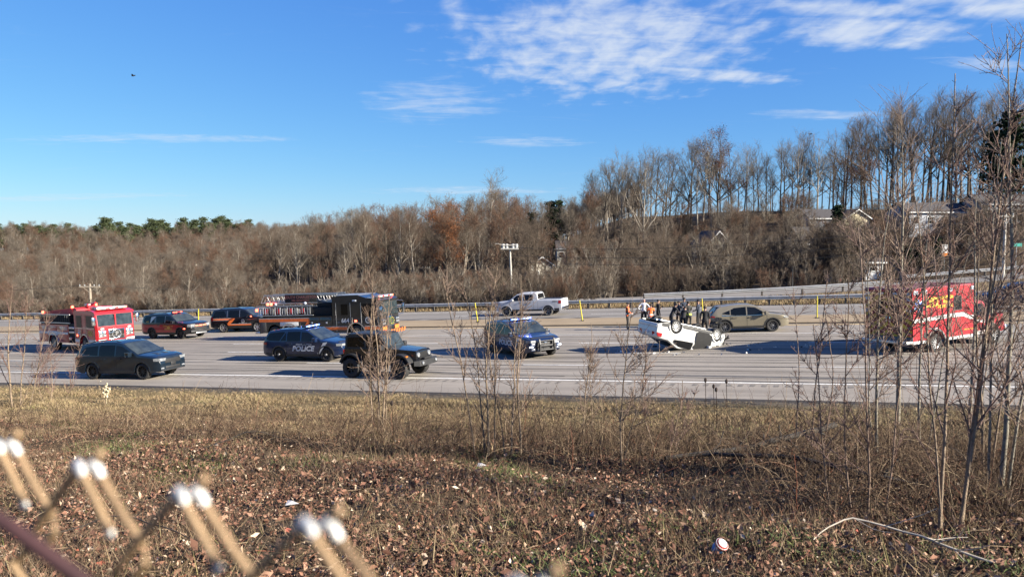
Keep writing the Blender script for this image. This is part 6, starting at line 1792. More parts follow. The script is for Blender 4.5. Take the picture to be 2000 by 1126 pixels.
def tree_meshes(seed, H, kind):
    rng = np.random.default_rng(seed)
    S = 9
    tp = (rng.normal(0, 0.04 * H), rng.normal(0, 0.04 * H), H * (0.93 if kind != 'scrub' else 0.8))
    P0, R0 = stem(rng, (0, 0, -0.6), tp, S, H * 0.0140, 0.03, 0.012 * H)
    if kind == 'forest':
        P1, R1 = sprout(rng, P0, R0, 20, 0.28, 0.97, 24, 58, 0.20 * H, 0.34 * H, 0.65, 6, 0.55, 0.035, 0.10, 0.5)
        P2, R2 = sprout(rng, P1, R1, 7, 0.25, 1.0, 25, 60, 0.07 * H, 0.15 * H, 0.35, 4, 0.6, 0.022, 0.16, 0.3)
        P3, R3 = sprout(rng, P2, R2, 5, 0.2, 1.0, 20, 60, 0.04 * H, 0.085 * H, 0.25, 3, 0.6, 0.012, 0.18, 0.3)
        P4, R4 = sprout(rng, P3, R3, 2, 0.2, 1.0, 20, 55, 0.022 * H, 0.05 * H, 0.2, 2, 0.6, 0.010, 0.15, 0.2)
    elif kind == 'airy':
        P1, R1 = sprout(rng, P0, R0, 15, 0.30, 0.97, 24, 60, 0.24 * H, 0.48 * H, 0.75, 7, 0.62, 0.040, 0.13, 0.55)
        P2, R2 = sprout(rng, P1, R1, 7, 0.25, 1.0, 25, 58, 0.07 * H, 0.17 * H, 0.4, 4, 0.6, 0.020, 0.16, 0.3)
        P3, R3 = sprout(rng, P2, R2, 5, 0.2, 1.0, 20, 55, 0.04 * H, 0.085 * H, 0.3, 3, 0.55, 0.009, 0.16, 0.3)
        P4, R4 = sprout(rng, P3, R3, 2, 0.2, 1.0, 20, 55, 0.022 * H, 0.05 * H, 0.2, 2, 0.6, 0.006, 0.15, 0.2)
    elif kind == 'wide':
        P1, R1 = sprout(rng, P0, R0, 20, 0.22, 0.97, 35, 70, 0.26 * H, 0.46 * H, 0.45, 6, 0.55, 0.035, 0.11, 0.55)
        P2, R2 = sprout(rng, P1, R1, 8, 0.2, 1.0, 25, 60, 0.08 * H, 0.17 * H, 0.35, 4, 0.6, 0.022, 0.16, 0.3)
        P3, R3 = sprout(rng, P2, R2, 5, 0.2, 1.0, 20, 60, 0.04 * H, 0.09 * H, 0.25, 3, 0.6, 0.012, 0.18, 0.3)
        P4, R4 = sprout(rng, P3, R3, 2, 0.2, 1.0, 20, 55, 0.022 * H, 0.05 * H, 0.2, 2, 0.6, 0.010, 0.15, 0.2)
    else:   # scrub: several stems from the ground
        st = [stem(rng, (0, 0, -0.3), (rng.normal(0, 0.22 * H), rng.normal(0, 0.22 * H), H * rng.uniform(0.6, 0.95)), S, H * 0.009, 0.015, 0.012 * H) for _ in range(6)]
        P0 = np.concatenate([a for a, _ in st]); R0 = np.concatenate([b for _, b in st])
        P1, R1 = sprout(rng, P0, R0, 9, 0.15, 1.0, 20, 50, 0.16 * H, 0.34 * H, 0.4, 5, 0.55, 0.02, 0.10, 0.4)
        P2, R2 = sprout(rng, P1, R1, 6, 0.15, 1.0, 20, 55, 0.07 * H, 0.15 * H, 0.3, 3, 0.6, 0.013, 0.16, 0.3)
        P3, R3 = sprout(rng, P2, R2, 5, 0.15, 1.0, 20, 55, 0.035 * H, 0.08 * H, 0.2, 2, 0.6, 0.009, 0.16, 0.3)
        P4 = None
    tv, tf = joinvf([tubes(P0, R0, 6), tubes(P1, R1, 4)])
    parts = [tubes(P2, R2, 3), tubes(P3, R3, 3)]
    if P4 is not None: parts.append(tubes(P4, R4, 3))
    cv, cf = joinvf(parts)
    tips = (P3[:, -1], P2.reshape(-1, 3))
    return tv, tf, cv, cf, P3[:, -1], P2[:, -1]

def leaf_quads(rng, C, size, flat=0.0):
    n = len(C)
    a = unit(rng.normal(0, 1, (n, 3))); b = unit(np.cross(a, rng.normal(0, 1, (n, 3))))
    s = size * rng.uniform(0.5, 1.3, (n, 1))
    V = np.stack([C - a * s, C - b * s * 0.6, C + a * s, C + b * s * 0.6], 1).reshape(-1, 3)
    F = np.arange(4 * n).reshape(n, 4)
    return V, F

VAR = []
def make_variant(seed, H, kind, bark, twig, leaves=None):
    tv, tf, cv, cf, tips, tips2 = tree_meshes(seed, H, kind)
    a = npmesh('trunk', tv, tf, True); a.materials.append(bark)
    b = npmesh('crown', cv, cf); b.materials.append(twig)
    c = None
    if leaves:
        rng = np.random.default_rng(seed + 7)
        sel = tips[rng.random(len(tips)) < (0.55 if kind == 'airy' else 0.9)]
        C = np.repeat(sel, 10, 0) + rng.normal(0, 0.35, (len(sel) * 10, 3))
        c = npmesh('leaves', *leaf_quads(rng, C, 0.085)); c.materials.append(leaves)
    return (H, a, b, c)
FOREST = [make_variant(11 + i, 16.0, 'forest', BARK if i % 2 else BARKP, (TWIG, TWIG_G, TWIG, TWIG_R, TWIG_G)[i % 5]) for i in range(7)]
AIRY = [make_variant(91 + i, 18.0, 'airy', BARKP if i % 3 == 0 else BARK, (TWIG_G, TWIG, TWIG_G)[i % 3]) for i in range(6)]
WIDE = [make_variant(31 + i, 14.0, 'wide', BARK, (TWIG, TWIG_G, TWIG_R, TWIG)[i % 4]) for i in range(5)]
SCRUB = [make_variant(51 + i, 6.0, 'scrub', (BARK, BARKP)[i % 2], (TWIG, TWIG_G, TWIG_R, TWIG)[i % 4]) for i in range(5)]
OAK_R = make_variant(71, 15.0, 'wide', BARK, TWIG_R, RUST)
OAK_M = make_variant(72, 15.0, 'airy', BARK, TWIG, MAROON)
PALE = make_variant(73, 16.0, 'airy', BARKP, TWIG_G)

def conifer(seed, H, spread, needles):
    rng = np.random.default_rng(seed)
    P0, R0 = stem(rng, (0, 0, -0.5), (0, 0, H), 8, H * 0.012, 0.02, 0.004 * H)
    P1, R1 = sprout(rng, P0, R0, int(60), 0.25, 0.98, 65, 95, spread * 0.8, spread * 1.15, 0.15, 4, 0.4, 0.02, 0.08, 0.85)
    tv, tf = joinvf([tubes(P0, R0, 6), tubes(P1, R1, 3)])
    C = P1[:, 1:].reshape(-1, 3)
    C = np.repeat(C, 14, 0) + rng.normal(0, 1, (len(C) * 14, 3)) * np.array([0.45, 0.45, 0.16]) * spread * 0.42
    V, F = leaf_quads(rng, C, 0.05 * H ** 0.6 + 0.08)
    a = npmesh('trunk', tv, tf, True); a.materials.append(BARK)
    b = npmesh('crown', V, F); b.materials.append(needles)
    return (H, a, b, None)
PINES = [conifer(81, 16.0, 4.6, PINE), conifer(82, 16.0, 4.2, PINE), conifer(83, 16.0, 3.2, PINE_D)]
CEDAR = conifer(84, 6.0, 1.3, PINE_D)

def plant(var, x, y, H, rot, name, label, cat, group, lean=0.0, z=None):
    h0, a, b, c = var
    s = H / h0
    zz = gz(x, y) if z is None else z
    M = Matrix.Translation((x, y, zz - 0.1)) @ Matrix.Rotation(lean, 4, 'Y') @ Matrix.Rotation(rot, 4, 'Z') @ Matrix.Scale(s, 4)
    t = thing(name, label, cat, M, group)
    link('trunk', a, t); link('crown', b, t)
    if c is not None: link('leaves', c, t)
    return t
def at(px, d): return (px - 1000) / 1511.0 * d * 0.999, d

rg = random.Random(17)
def where(px, marks):
    return [w for p, w in marks if px < p][0]
RIDGE_AT = [(1230, 'at the left end of the right-hand ridge'), (1330, 'left of the dark red leaved tree on the ridge'), (1450, 'around the dark red leaved tree on the ridge'), (1560, 'right of the dark red leaved tree on the ridge'), (1700, 'above the cream house on the ridge'), (1900, 'above the long white ranch house on the ridge'), (9999, 'by the tall evergreen at the right edge')]
WOOD_AT = [(560, 'above the black command vehicle'), (680, 'above the ladder truck body'), (790, 'above the ladder truck cab'), (860, 'left of the rust leaved oak'), (930, 'around the rust leaved oak'), (1040, 'around the pale utility pole'), (9999, 'right of the pale utility pole')]
SLOPE_AT = [(1220, 'above the orange vest people'), (1320, 'above the overturned sedan'), (1420, 'around the pale gabled house'), (1540, 'above the tan crossover'), (9999, 'left of the small white bungalow')]
PINE_AT = [(90, 'at the left edge'), (190, 'above the fire engine'), (300, 'above the red and black command vehicle'), (9999, 'above the black command vehicle')]
# --- tall row on the right-hand ridge
tops = [(1150, 345), (1185, 318), (1220, 310), (1300, 290), (1400, 265), (1450, 290), (1500, 292), (1560, 268), (1620, 270), (1650, 245), (1700, 235), (1750, 205), (1830, 195), (1900, 190), (1960, 185), (2100, 190)]
ridge = []
n_r = 92
for i in range(n_r):
    px = 1155 + (2090 - 1155) * (i + rg.uniform(-0.4, 0.4)) / n_r
    d = rg.uniform(158, 186)
    x, y = at(px, d)
    g = gz(x, y)
    top = lerp(tops, px) + abs(rg.gauss(0, 9)) + (rg.random() < 0.25) * rg.uniform(10, 50)
    v = (563 - top) / 1511; zt = 6.4 + d * ((-_sp + v * _cp) / (_cp + v * _sp))
    H = max(6.0, zt - g)
    var = rg.choice(AIRY)
    plant(var, x, y, H, rg.uniform(0, 6.3), 'bare_tree', 'tall bare winter tree ' + where(px, RIDGE_AT), 'tree', 'bare trees on the right ridge', rg.uniform(-0.04, 0.04))
for (px, d, top, var, lab) in ((1400, 165, 262, OAK_M, 'tree with dark red leaves left at the top of the ridge row'), (1258, 140, 318, PALE, 'pale trunked bare tree standing out left of the ridge row'),
                               (1645, 150, 320, OAK_M, 'dark red leaved oak beside the cream house on the hill'), (1682, 148, 300, OAK_M, 'dark red leaved oak right of the cream house on the hill')):
    x, y = at(px, d); g = gz(x, y); v = (563 - top) / 1511; zt = 6.4 + d * ((-_sp + v * _cp) / (_cp + v * _sp))
    plant(var, x, y, zt - g, rg.uniform(0, 6), 'tree', lab, 'tree', None)
x, y = at(1965, 135); plant(PINES[2], x, y, 19, 1.0, 'evergreen_tree', 'tall dark evergreen tree at the right edge of the ridge', 'tree', None)
x, y = at(1935, 150); plant(PINES[2], x, y, 15, 2.0, 'evergreen_tree', 'dark evergreen tree left of the tallest one at the right edge', 'tree', None)
# --- scrubby trees on the slope under the ridge
for i in range(140):
    px = rg.uniform(1110, 1700); d = rg.uniform(92, 160)
    if px > 1600: d = rg.uniform(84, 98)
    if i < 9: px = 1355 + i * 9; d = rg.uniform(98, 108)
    x, y = at(px, d)
    plant(rg.choice(SCRUB if rg.random() < 0.5 else WIDE), x, y, rg.uniform(5.0, 8.5), rg.uniform(0, 6.3), 'bare_tree', 'scrubby bare tree on the right slope ' + where(px, SLOPE_AT), 'tree', 'scrubby trees on the right slope')
for i in range(30):
    px = rg.uniform(1700, 2000); d = rg.uniform(104, 130); x, y = at(px, d)
    plant(rg.choice(SCRUB), x, y, rg.uniform(4.0, 6.5), rg.uniform(0, 6.3), 'bare_tree', 'small bare tree among the houses on the right', 'tree', 'small trees among the houses')
# --- wood in the middle
ctop = [(380, 520), (450, 485), (520, 455), (600, 430), (650, 415), (700, 408), (780, 406), (850, 398), (920, 375), (980, 362), (1040, 392), (1100, 385), (1170, 360)]
for i in range(125):
    px = rg.uniform(470, 1165); d = rg.uniform(105, 215)
    if px < 620: d = rg.uniform(170, 290)
    x, y = at(px, d); g = gz(x, y)
    top = lerp(ctop, px) + abs(rg.gauss(0, 22))
    v = (563 - top) / 1511; zt = 6.4 + d * ((-_sp + v * _cp) / (_cp + v * _sp))
    H = min(max(6.0, zt - g), 19.0)
    if d < 130: H = min(H, rg.uniform(9, 13.5))
    plant(rg.choice(FOREST + WIDE), x, y, H, rg.uniform(0, 6.3), 'bare_tree', 'bare winter tree of the middle wood ' + where(px, WOOD_AT), 'tree', 'bare trees of the middle wood', rg.uniform(-0.05, 0.05))
for (px, d, top, var, lab) in ((872, 128, 408, OAK_R, 'rust leaved oak standing out in the middle wood'), (725, 150, 470, OAK_R, 'small rust leaved oak left of the larger one'), (955, 190, 352, PALE, 'tall pale bare tree rising above the middle wood')):
    x, y = at(px, d); g = gz(x, y); v = (563 - top) / 1511; zt = 6.4 + d * ((-_sp + v * _cp) / (_cp + v * _sp))
    plant(var, x, y, zt - g, rg.uniform(0, 6), 'tree', lab, 'tree', None)
for (px, d, H) in ((1038, 190, 13), (1075, 185, 14.5), (1092, 200, 13)):
    x, y = at(px, d); plant(PINES[2], x, y, H, px, 'evergreen_tree', {1038: 'leftmost of three dark evergreens on the middle wood skyline', 1075: 'tallest of three dark evergreens on the middle wood skyline', 1092: 'rightmost of three dark evergreens on the middle wood skyline'}[px], 'tree', 'evergreens of the middle wood')
# --- pines along the far left ridge
for i in range(64):
    px = -40 + i * 8.3 + rg.uniform(-7, 7)
    d = rg.uniform(430, 515); x, y = at(px, d)
    plant(rg.choice(PINES[:2]), x, y, rg.uniform(16, 22) - (3 if px < 200 else 0), rg.uniform(0, 6), 'pine_tree', 'green pine on the far hill crest ' + where(px, PINE_AT), 'tree', 'pines on the far hill')

# --- the far wood and the thickets: masses nobody could count
def scatter(name, label, variants, pts, scl, rots, seed=0):
    """points carrying copies of the given tree variants (one mass)"""
    colx = bpy.data.collections.new(name + '_kinds')
    for i, (H, a, b, c) in enumerate(variants):
        V = []; 
        me = bpy.data.meshes.new('kind')
        bm = bmesh.new(); bm.from_mesh(a)
        n0 = len(bm.faces); bm.from_mesh(b)
        bm.faces.ensure_lookup_table()
        for k in range(n0, len(bm.faces)): bm.faces[k].material_index = 1
        bm.to_mesh(me); bm.free()
        me.materials.append(a.materials[0]); me.materials.append(b.materials[0])
        colx.objects.link(bpy.data.objects.new('%s_kind_%02d' % (name, i), me))
    me = bpy.data.meshes.new(name); me.from_pydata([tuple(p) for p in pts], [], [])
    a = me.attributes.new('sc', 'FLOAT', 'POINT'); a.data.foreach_set('value', np.asarray(scl, np.float32))
    a = me.attributes.new('rz', 'FLOAT', 'POINT'); a.data.foreach_set('value', np.asarray(rots, np.float32))
    ob = link(name, me)
    ng = bpy.data.node_groups.new(name + '_nodes', 'GeometryNodeTree')
    ng.interface.new_socket('Geometry', in_out='INPUT', socket_type='NodeSocketGeometry')
    ng.interface.new_socket('Geometry', in_out='OUTPUT', socket_type='NodeSocketGeometry')
    N, L = ng.nodes, ng.links
    gi = N.new('NodeGroupInput'); go = N.new('NodeGroupOutput')
    ci = N.new('GeometryNodeCollectionInfo'); ci.inputs['Collection'].default_value = colx
    ci.inputs['Separate Children'].default_value = True; ci.inputs['Reset Children'].default_value = True
    ip = N.new('GeometryNodeInstanceOnPoints'); ip.inputs['Pick Instance'].default_value = True
    rv = N.new('FunctionNodeRandomValue'); rv.data_type = 'INT'; rv.inputs['Min'].default_value = 0; rv.inputs['Max'].default_value = len(variants) - 1
    for s_ in rv.inputs:
        if s_.name == 'Min' and s_.type == 'INT': s_.default_value = 0
        if s_.name == 'Max' and s_.type == 'INT': s_.default_value = len(variants) - 1
        if s_.name == 'Seed': s_.default_value = seed
    def attr(n):
        q = N.new('GeometryNodeInputNamedAttribute'); q.data_type = 'FLOAT'; q.inputs['Name'].default_value = n
        return [o for o in q.outputs if o.name == 'Attribute' and o.enabled][0]
    cx = N.new('ShaderNodeCombineXYZ'); L.new(attr('rz'), cx.inputs['Z'])
    e2r = N.new('FunctionNodeEulerToRotation'); L.new(cx.outputs[0], e2r.inputs[0])
    L.new(gi.outputs[0], ip.inputs['Points']); L.new(ci.outputs[0], ip.inputs['Instance'])
    L.new([o for o in rv.outputs if o.type == 'INT'][0], ip.inputs['Instance Index'])
    L.new(e2r.outputs[0], ip.inputs['Rotation']); L.new(attr('sc'), ip.inputs['Scale'])
    L.new(ip.outputs[0], go.inputs[0])
    md = ob.modifiers.new('scatter', 'NODES'); md.node_group = ng
    prop(ob, label, None, None, 'stuff')
    return ob
rng = np.random.default_rng(5)
pts = []; sc = []
for i in range(2300):
    u = rng.random()
    d = 170 + 390 * rng.random() ** 0.8
    px = rng.uniform(-260, 760)
    if px > 480 and d < 250: continue
    x, y = at(px, d)
    if UT(x, y)[1] < 50: continue
    h = rng.uniform(10, 17) * (1.0 if d > 230 else 0.8)
    pts.append((x, y, gz(x, y) - 0.2)); sc.append(h / 15.0)
for i in range(500):     # behind the middle wood and the ridge
    px = rng.uniform(600, 1250); d = rng.uniform(190, 300); x, y = at(px, d)
    pts.append((x, y, gz(x, y) - 0.2)); sc.append(rng.uniform(7, 10.5) / 15)
for i in range(160):     # left bank of the valley
    px = rng.uniform(-200, 520); d = rng.uniform(115, 180); x, y = at(px, d)
    pts.append((x, y, gz(x, y) - 0.2)); sc.append(rng.uniform(6, 10) / 15)
scatter('far_wood', 'bare brown winter wood covering the far hill', FOREST[:5] + WIDE[:4], pts, sc, rng.random(len(pts)) * 6.28)
pts = []; sc = []
for i in range(1500):
    u = rng.uniform(-110, 62); t = 26.5 + rng.random() ** 1.6 * 26
    x, y, _ = RW(u, t)
    px = 1000 + 1511 * x / y
    if px > 1680 and rng.random() < 0.8: continue
    if x > 7.5 and y < 77.5 - (x - 10) * 0.1 + 4.6: continue
    pts.append((x, y, gz(x, y) - 0.1)); sc.append(rng.uniform(1.6, 4.4) / 6.0 * (0.75 if t < 30 else 1.0))
for i in range(420):     # brush all over the right slope
    px = rng.uniform(1080, 2000); d = rng.uniform(95, 160); x, y = at(px, d)
    pts.append((x, y, gz(x, y) - 0.1)); sc.append(rng.uniform(2.0, 4.2) / 6.0)
scatter('roadside_thicket', 'tangled brown brush behind the guardrail and up the slope', SCRUB, pts, sc, rng.random(len(pts)) * 6.28, 3)

# ---------------------------------------------------------------- houses on the hill
ROOFM = mat('dark_shingles', (0.055, 0.05, 0.05), 0.9, var=0.3, scale=3)
TRIM = mat('white_trim', (0.66, 0.66, 0.64), 0.7, var=0.06)
BRICK = mat('red_brick', (0.25, 0.09, 0.06), 0.9, var=0.3, scale=4)
def house(label, px, d, w, dp, hw_, wallc, rot=0.0, gable='side', roof_h=1.6, z=None, windows=3, chimney=False, door=None, sink=0.2):
    x, y = at(px, d); g = gz(x, y) if z is None else z
    t = thing('house', label, 'house', Matrix.Translation((x, y, g - sink)) @ Matrix.Rotation(rot, 4, 'Z'), 'houses on the hillside')
    wm = mat('siding_' + '_'.join('%02d' % int(c * 99) for c in wallc), wallc, 0.8, var=0.06, scale=1.0, stretch=(0.3, 0.3, 8))
    MB().box(-w / 2, w / 2, -dp / 2, dp / 2, -1.5, hw_ + sink).build('wall', wm, t)
    zt = hw_ + sink; e = 0.35
    if gable == 'side':
        poly = [(-dp / 2 - e, zt - 0.08), (0, zt + roof_h), (dp / 2 + e, zt - 0.08), (dp / 2 + e, zt + 0.06), (0, zt + roof_h + 0.16), (-dp / 2 - e, zt + 0.06)]
        r = MB().prism(poly, -w / 2 - e, w / 2 + e, 'x').build('roof', ROOFM, t)
        MB().prism([(-dp / 2, zt), (0, zt + roof_h - 0.02), (dp / 2, zt)], -w / 2 + 0.01, w / 2 - 0.01, 'x').build('gable', wm, t)
        MB().box(-w / 2 - e, w / 2 + e, -dp / 2 - e - 0.03, -dp / 2 - e - 0.004, zt - 0.12, zt + 0.06).build('fascia', TRIM, r)
    else:
        poly = [(-w / 2 - e, zt - 0.08), (0, zt + roof_h), (w / 2 + e, zt - 0.08), (w / 2 + e, zt + 0.06), (0, zt + roof_h + 0.16), (-w / 2 - e, zt + 0.06)]
        r = MB().prism(poly, -dp / 2 - e, dp / 2 + e, 'y').build('roof', ROOFM, t)
        MB().prism([(-w / 2, zt), (0, zt + roof_h - 0.02), (w / 2, zt)], -dp / 2 + 0.01, dp / 2 - 0.01, 'y').build('gable', wm, t)
        for sg in (-1, 1):
            MB().prism([(sg * (w / 2 + e), zt - 0.12), (0, zt + roof_h - 0.04), (0, zt + roof_h + 0.15), (sg * (w / 2 + e), zt + 0.06)], -dp / 2 - e - 0.03, -dp / 2 - e - 0.004, 'y').build('barge_board', TRIM, r)
    for i in range(windows):
        xx = -w / 2 + w * (i + 0.5) / windows
        f = MB().box(xx - 0.58, xx + 0.58, -dp / 2 - 0.06, -dp / 2 + 0.02, sink + 0.95, sink + 2.2).build('window', TRIM, t)
        MB().box(xx - 0.48, xx + 0.48, -dp / 2 - 0.075, -dp / 2 - 0.055, sink + 1.05, sink + 2.1).build('pane', GLASS, f)
        MB().box(xx - 0.48, xx + 0.48, -dp / 2 - 0.09, -dp / 2 - 0.07, sink + 1.55, sink + 1.60).build('sash_bar', TRIM, f)
    if door: MB().box(-w * 0.42, -w * 0.42 + 0.95, -dp / 2 - 0.07, -dp / 2 + 0.02, sink, sink + 2.1).build('door', mat('door_' + str(door[0]), door, 0.6, var=0.1), t)
    if chimney: MB().box(w * 0.5, w * 0.5 + 0.9, -0.6, 0.6, 0, zt + roof_h + 0.9).build('chimney', BRICK, t)
    return t
house('grey blue house on the hill under the ridge trees', 1597, 138, 6.6, 7, 3.6, (0.22, 0.25, 0.30), 0.1, windows=2)
house('cream house with a lit gable beside the dark red oaks', 1650, 136, 5.0, 6, 3.2, (0.60, 0.52, 0.35), 0.25, 'front', windows=2)
house('long white ranch house on the hill at the right', 1815, 134, 12.5, 7, 2.9, (0.36, 0.38, 0.42), 0.12, windows=5, chimney=True)  # white walls, darkened in the base colour to stand for shade
house('white house at the far right behind the big sapling', 1942, 132, 9.0, 7, 3.0, (0.36, 0.36, 0.37), 0.0, windows=4)  # shade on the white walls is in the wall colour here too
house('small white bungalow with a red door low on the slope', 1640, 101, 3.4, 5, 2.4, (0.62, 0.62, 0.62), 0.1, windows=3, roof_h=0.9, door=(0.4, 0.03, 0.03))
house('white outbuilding right of the small bungalow', 1694, 100, 2.6, 3, 2.1, (0.62, 0.63, 0.64), 0.1, windows=1, roof_h=0.4)
house('pale gabled house half hidden in the brush of the slope', 1387, 117, 3.2, 7, 4.4, (0.42, 0.39, 0.31), 0.1, 'front', windows=2, roof_h=2.0)
house('cream house showing through the scrub left of the ridge', 1110, 165, 5.0, 6, 2.8, (0.58, 0.53, 0.42), 0.0, windows=3)
house('pale cottage behind the utility pole in the wood', 1052, 140, 4.2, 5, 3.0, (0.50, 0.46, 0.38), 0.2, 'front', windows=2)
house('low dark roofed house with a white dormer on the slope', 1590, 118, 7.0, 6, 2.6, (0.24, 0.22, 0.20), 0.15, windows=2, roof_h=2.4)
for (px, d, H) in ((1652, 92, 3.6), (1668, 94, 3.0), (1610, 96, 6.5), (1770, 100, 3.8), (1795, 101, 3.4), (1828, 102, 4.0), (1634, 130, 7.0)):
    x, y = at(px, d); plant(CEDAR, x, y, H, px, 'evergreen_shrub', 'dark evergreen shrub standing among the hillside houses', 'shrub', 'evergreens among the houses')

# ---------------------------------------------------------------- utility poles and wires
POLE = mat('weathered_pole', (0.30, 0.25, 0.19), 0.9, var=0.25, scale=3)
POLEG = mat('pale_grey_pole', (0.42, 0.40, 0.36), 0.8, var=0.15, scale=3)
WIRE = mat('black_cable', (0.015, 0.015, 0.015), 0.7, var=0.2)
TRAN = mat('grey_transformer', (0.36, 0.37, 0.36), 0.6, var=0.15)
def zat(py, d):
    v = (563 - py) / 1511; return 6.4 + d * ((-_sp + v * _cp) / (_cp + v * _sp))
def pole(label, px, d, top_py, r=0.14, m=POLE, arm=None, lean=0.0):
    x, y = at(px, d); g = gz(x, y); zt = zat(top_py, d)
    t = thing('utility_pole', label, 'utility pole', Matrix.Translation((x, y, g - 0.3)), 'utility poles')
    H = zt - g + 0.3
    MB().tube([(0, 0, 0), (lean * 0.5, 0, H / 2), (lean, 0, H)], [r * 1.15, r, r * 0.8], 10).build('pole', m, t, 40)
    if arm:
        MB().box(lean - arm, lean + arm, -0.16, -0.05, H - 0.45, H - 0.28, 0.01).build('crossarm', m, t)
        for sx in (-0.92, -0.45, 0.45, 0.92): MB().lathe([(0.0, 0.22), (0.05, 0.2), (0.07, 0.1), (0.03, 0.0)], 8, 'z', (lean + arm * sx, -0.10, H - 0.28)).build('insulator', TRAN, t, 40)
        for sg in (-1, 1): MB().tube([(lean + sg * arm * 0.6, -0.12, H - 0.42), (lean, -0.12, H - 1.1)], 0.03, 5).build('brace', m, t)
    return t, (x + lean, y, zt)
t1, p1 = pole('wooden utility pole with one crossarm behind the fire engine', 173, 96, 554, 0.17, POLE, 1.3)
t2, p2 = pole('pale utility pole with a rack of transformers behind the white pickup', 1000, 88, 478, 0.13, POLEG, None, -0.25)
q = bpy.data.objects.new('transformer_rack', None)
H2 = p2[2] - (gz(*at(1000, 88)) - 0.3)
MB().box(-1.25, 0.75, -0.32, -0.22, H2 - 0.5, H2 - 0.38).box(-1.25, 0.75, 0.22, 0.32, H2 - 0.5, H2 - 0.38).box(-1.1, 0.6, -0.32, 0.32, H2 - 0.06, H2 + 0.02).build('rack_beam', POLEG, t2)
for sx in (-1.0, -0.6, 0.1, 0.5): MB().lathe([(0, -0.34), (0.17, -0.34), (0.19, -0.28), (0.19, 0.26), (0.15, 0.32), (0, 0.34)], 12, 'z', (sx, -0.1, H2 - 0.22)).build('transformer', TRAN, t2, 40)
MB().tube([(-0.9, -0.3, H2 - 0.1), (-1.6, -0.4, H2 + 0.15), (-1.9, -0.4, H2 + 0.12)], 0.03, 6).build('lamp_arm', POLEG, t2)
t3, p3 = pole('thin dark post on the side road right of the tan car', 1549, 80, 520, 0.07, WIRE)
t4, p4 = pole('pale pole rising above the side road at the right edge', 1961, 74, 415, 0.13, POLEG, 0.7)
t5, p5 = pole('utility pole hidden in the trees at the left of the wood', 830, 150, 520, 0.14, POLE, 0.9)
def wire(a, b, sag, label):
    n = 16
    pts = []
    for i in range(n + 1):
        s = i / n
        pts.append((a[0] + (b[0] - a[0]) * s, a[1] + (b[1] - a[1]) * s, a[2] + (b[2] - a[2]) * s - sag * 4 * s * (1 - s)))
    o = MB().tube(pts, 0.022, 5).build('overhead_cable', WIRE)
    prop(o, label, 'cable', 'overhead cables')
for k, dz in enumerate((-0.3, -1.2, -1.9)):
    wire((p2[0], p2[1], p2[2] + dz), (p4[0], p4[1], p4[2] + dz * 1.3), 1.2, 'black overhead cable crossing the brush towards the right')
    wire((p2[0], p2[1], p2[2] + dz), (p5[0], p5[1], p5[2] + dz), 1.5, 'black overhead cable running back into the middle wood')
wire((p1[0] + 1.1, p1[1], p1[2] - 0.2), (p5[0], p5[1], p5[2] - 0.2), 2.0, 'thin cable from the left pole across the far wood')
wire((p1[0] - 1.1, p1[1], p1[2] - 0.2), (-130, 130, p1[2] - 3), 1.0, 'thin cable running off to the left')
# small teal street sign and a warning plate on the hill road
x, y = at(1985, 76)
t = thing('street_sign', 'small teal street sign at the right edge by the hill road', 'sign', Matrix.Translation((x, y, gz(x, y))))
zs = zat(478, 76) - gz(x, y)
MB().tube([(0, 0, 0), (0, 0, zs + 0.2)], 0.035, 6).build('sign_post', STEEL, t)
MB().box(-0.5, 0.5, -0.05, -0.03, zs - 0.16, zs + 0.16).build('sign_plate', mat('teal_sign', (0.02, 0.32, 0.26), 0.5, var=0.1), t)
x, y = at(1845, 84)
t = thing('road_sign', 'white and orange sign on a post below the ranch house', 'sign', Matrix.Translation((x, y, gz(x, y))))
zs = zat(483, 84) - gz(x, y)
MB().tube([(0, 0, 0), (0, 0, zs)], 0.04, 6).build('sign_post', STEEL, t)
MB().box(-0.3, 0.3, -0.06, -0.04, zs - 0.6, zs + 0.3).build('sign_plate', TRIM, t)
MB().box(-0.28, 0.28, -0.08, -0.062, zs - 0.95, zs - 0.62).build('lower_plate', AMBER, t)
# ---------------------------------------------------------------- near bank: ground cover
rng = np.random.default_rng(23)
STRAW = mat('dry_grass_blades', (0.3, 0.25, 0.13), 0.85, spec=0.15, tint=[(0.0, (0.10, 0.075, 0.035)), (0.35, (0.205, 0.145, 0.082)), (0.7, (0.375, 0.285, 0.17)), (0.92, (0.22, 0.20, 0.075)), (1.0, (0.15, 0.15, 0.05))])
LITTER = mat('fallen_leaf_litter', (0.2, 0.12, 0.07), 0.8, spec=0.2, tint=[(0.0, (0.045, 0.025, 0.018)), (0.3, (0.14, 0.066, 0.044)), (0.55, (0.27, 0.14, 0.092)), (0.72, (0.42, 0.29, 0.20)), (0.94, (0.70, 0.60, 0.46)), (1.0, (0.30, 0.09, 0.06))])
WEED = mat('dead_weed_stems', (0.2, 0.14, 0.09), 0.9, spec=0.15, tint=[(0.0, (0.05, 0.032, 0.022)), (0.5, (0.15, 0.10, 0.065)), (0.85, (0.33, 0.25, 0.16)), (1.0, (0.22, 0.085, 0.05))])
GREEN = mat('green_ground_leaves', (0.1, 0.15, 0.03), 0.7, spec=0.3, tint=[(0.0, (0.03, 0.05, 0.014)), (0.5, (0.085, 0.12, 0.03)), (1.0, (0.20, 0.23, 0.07))])

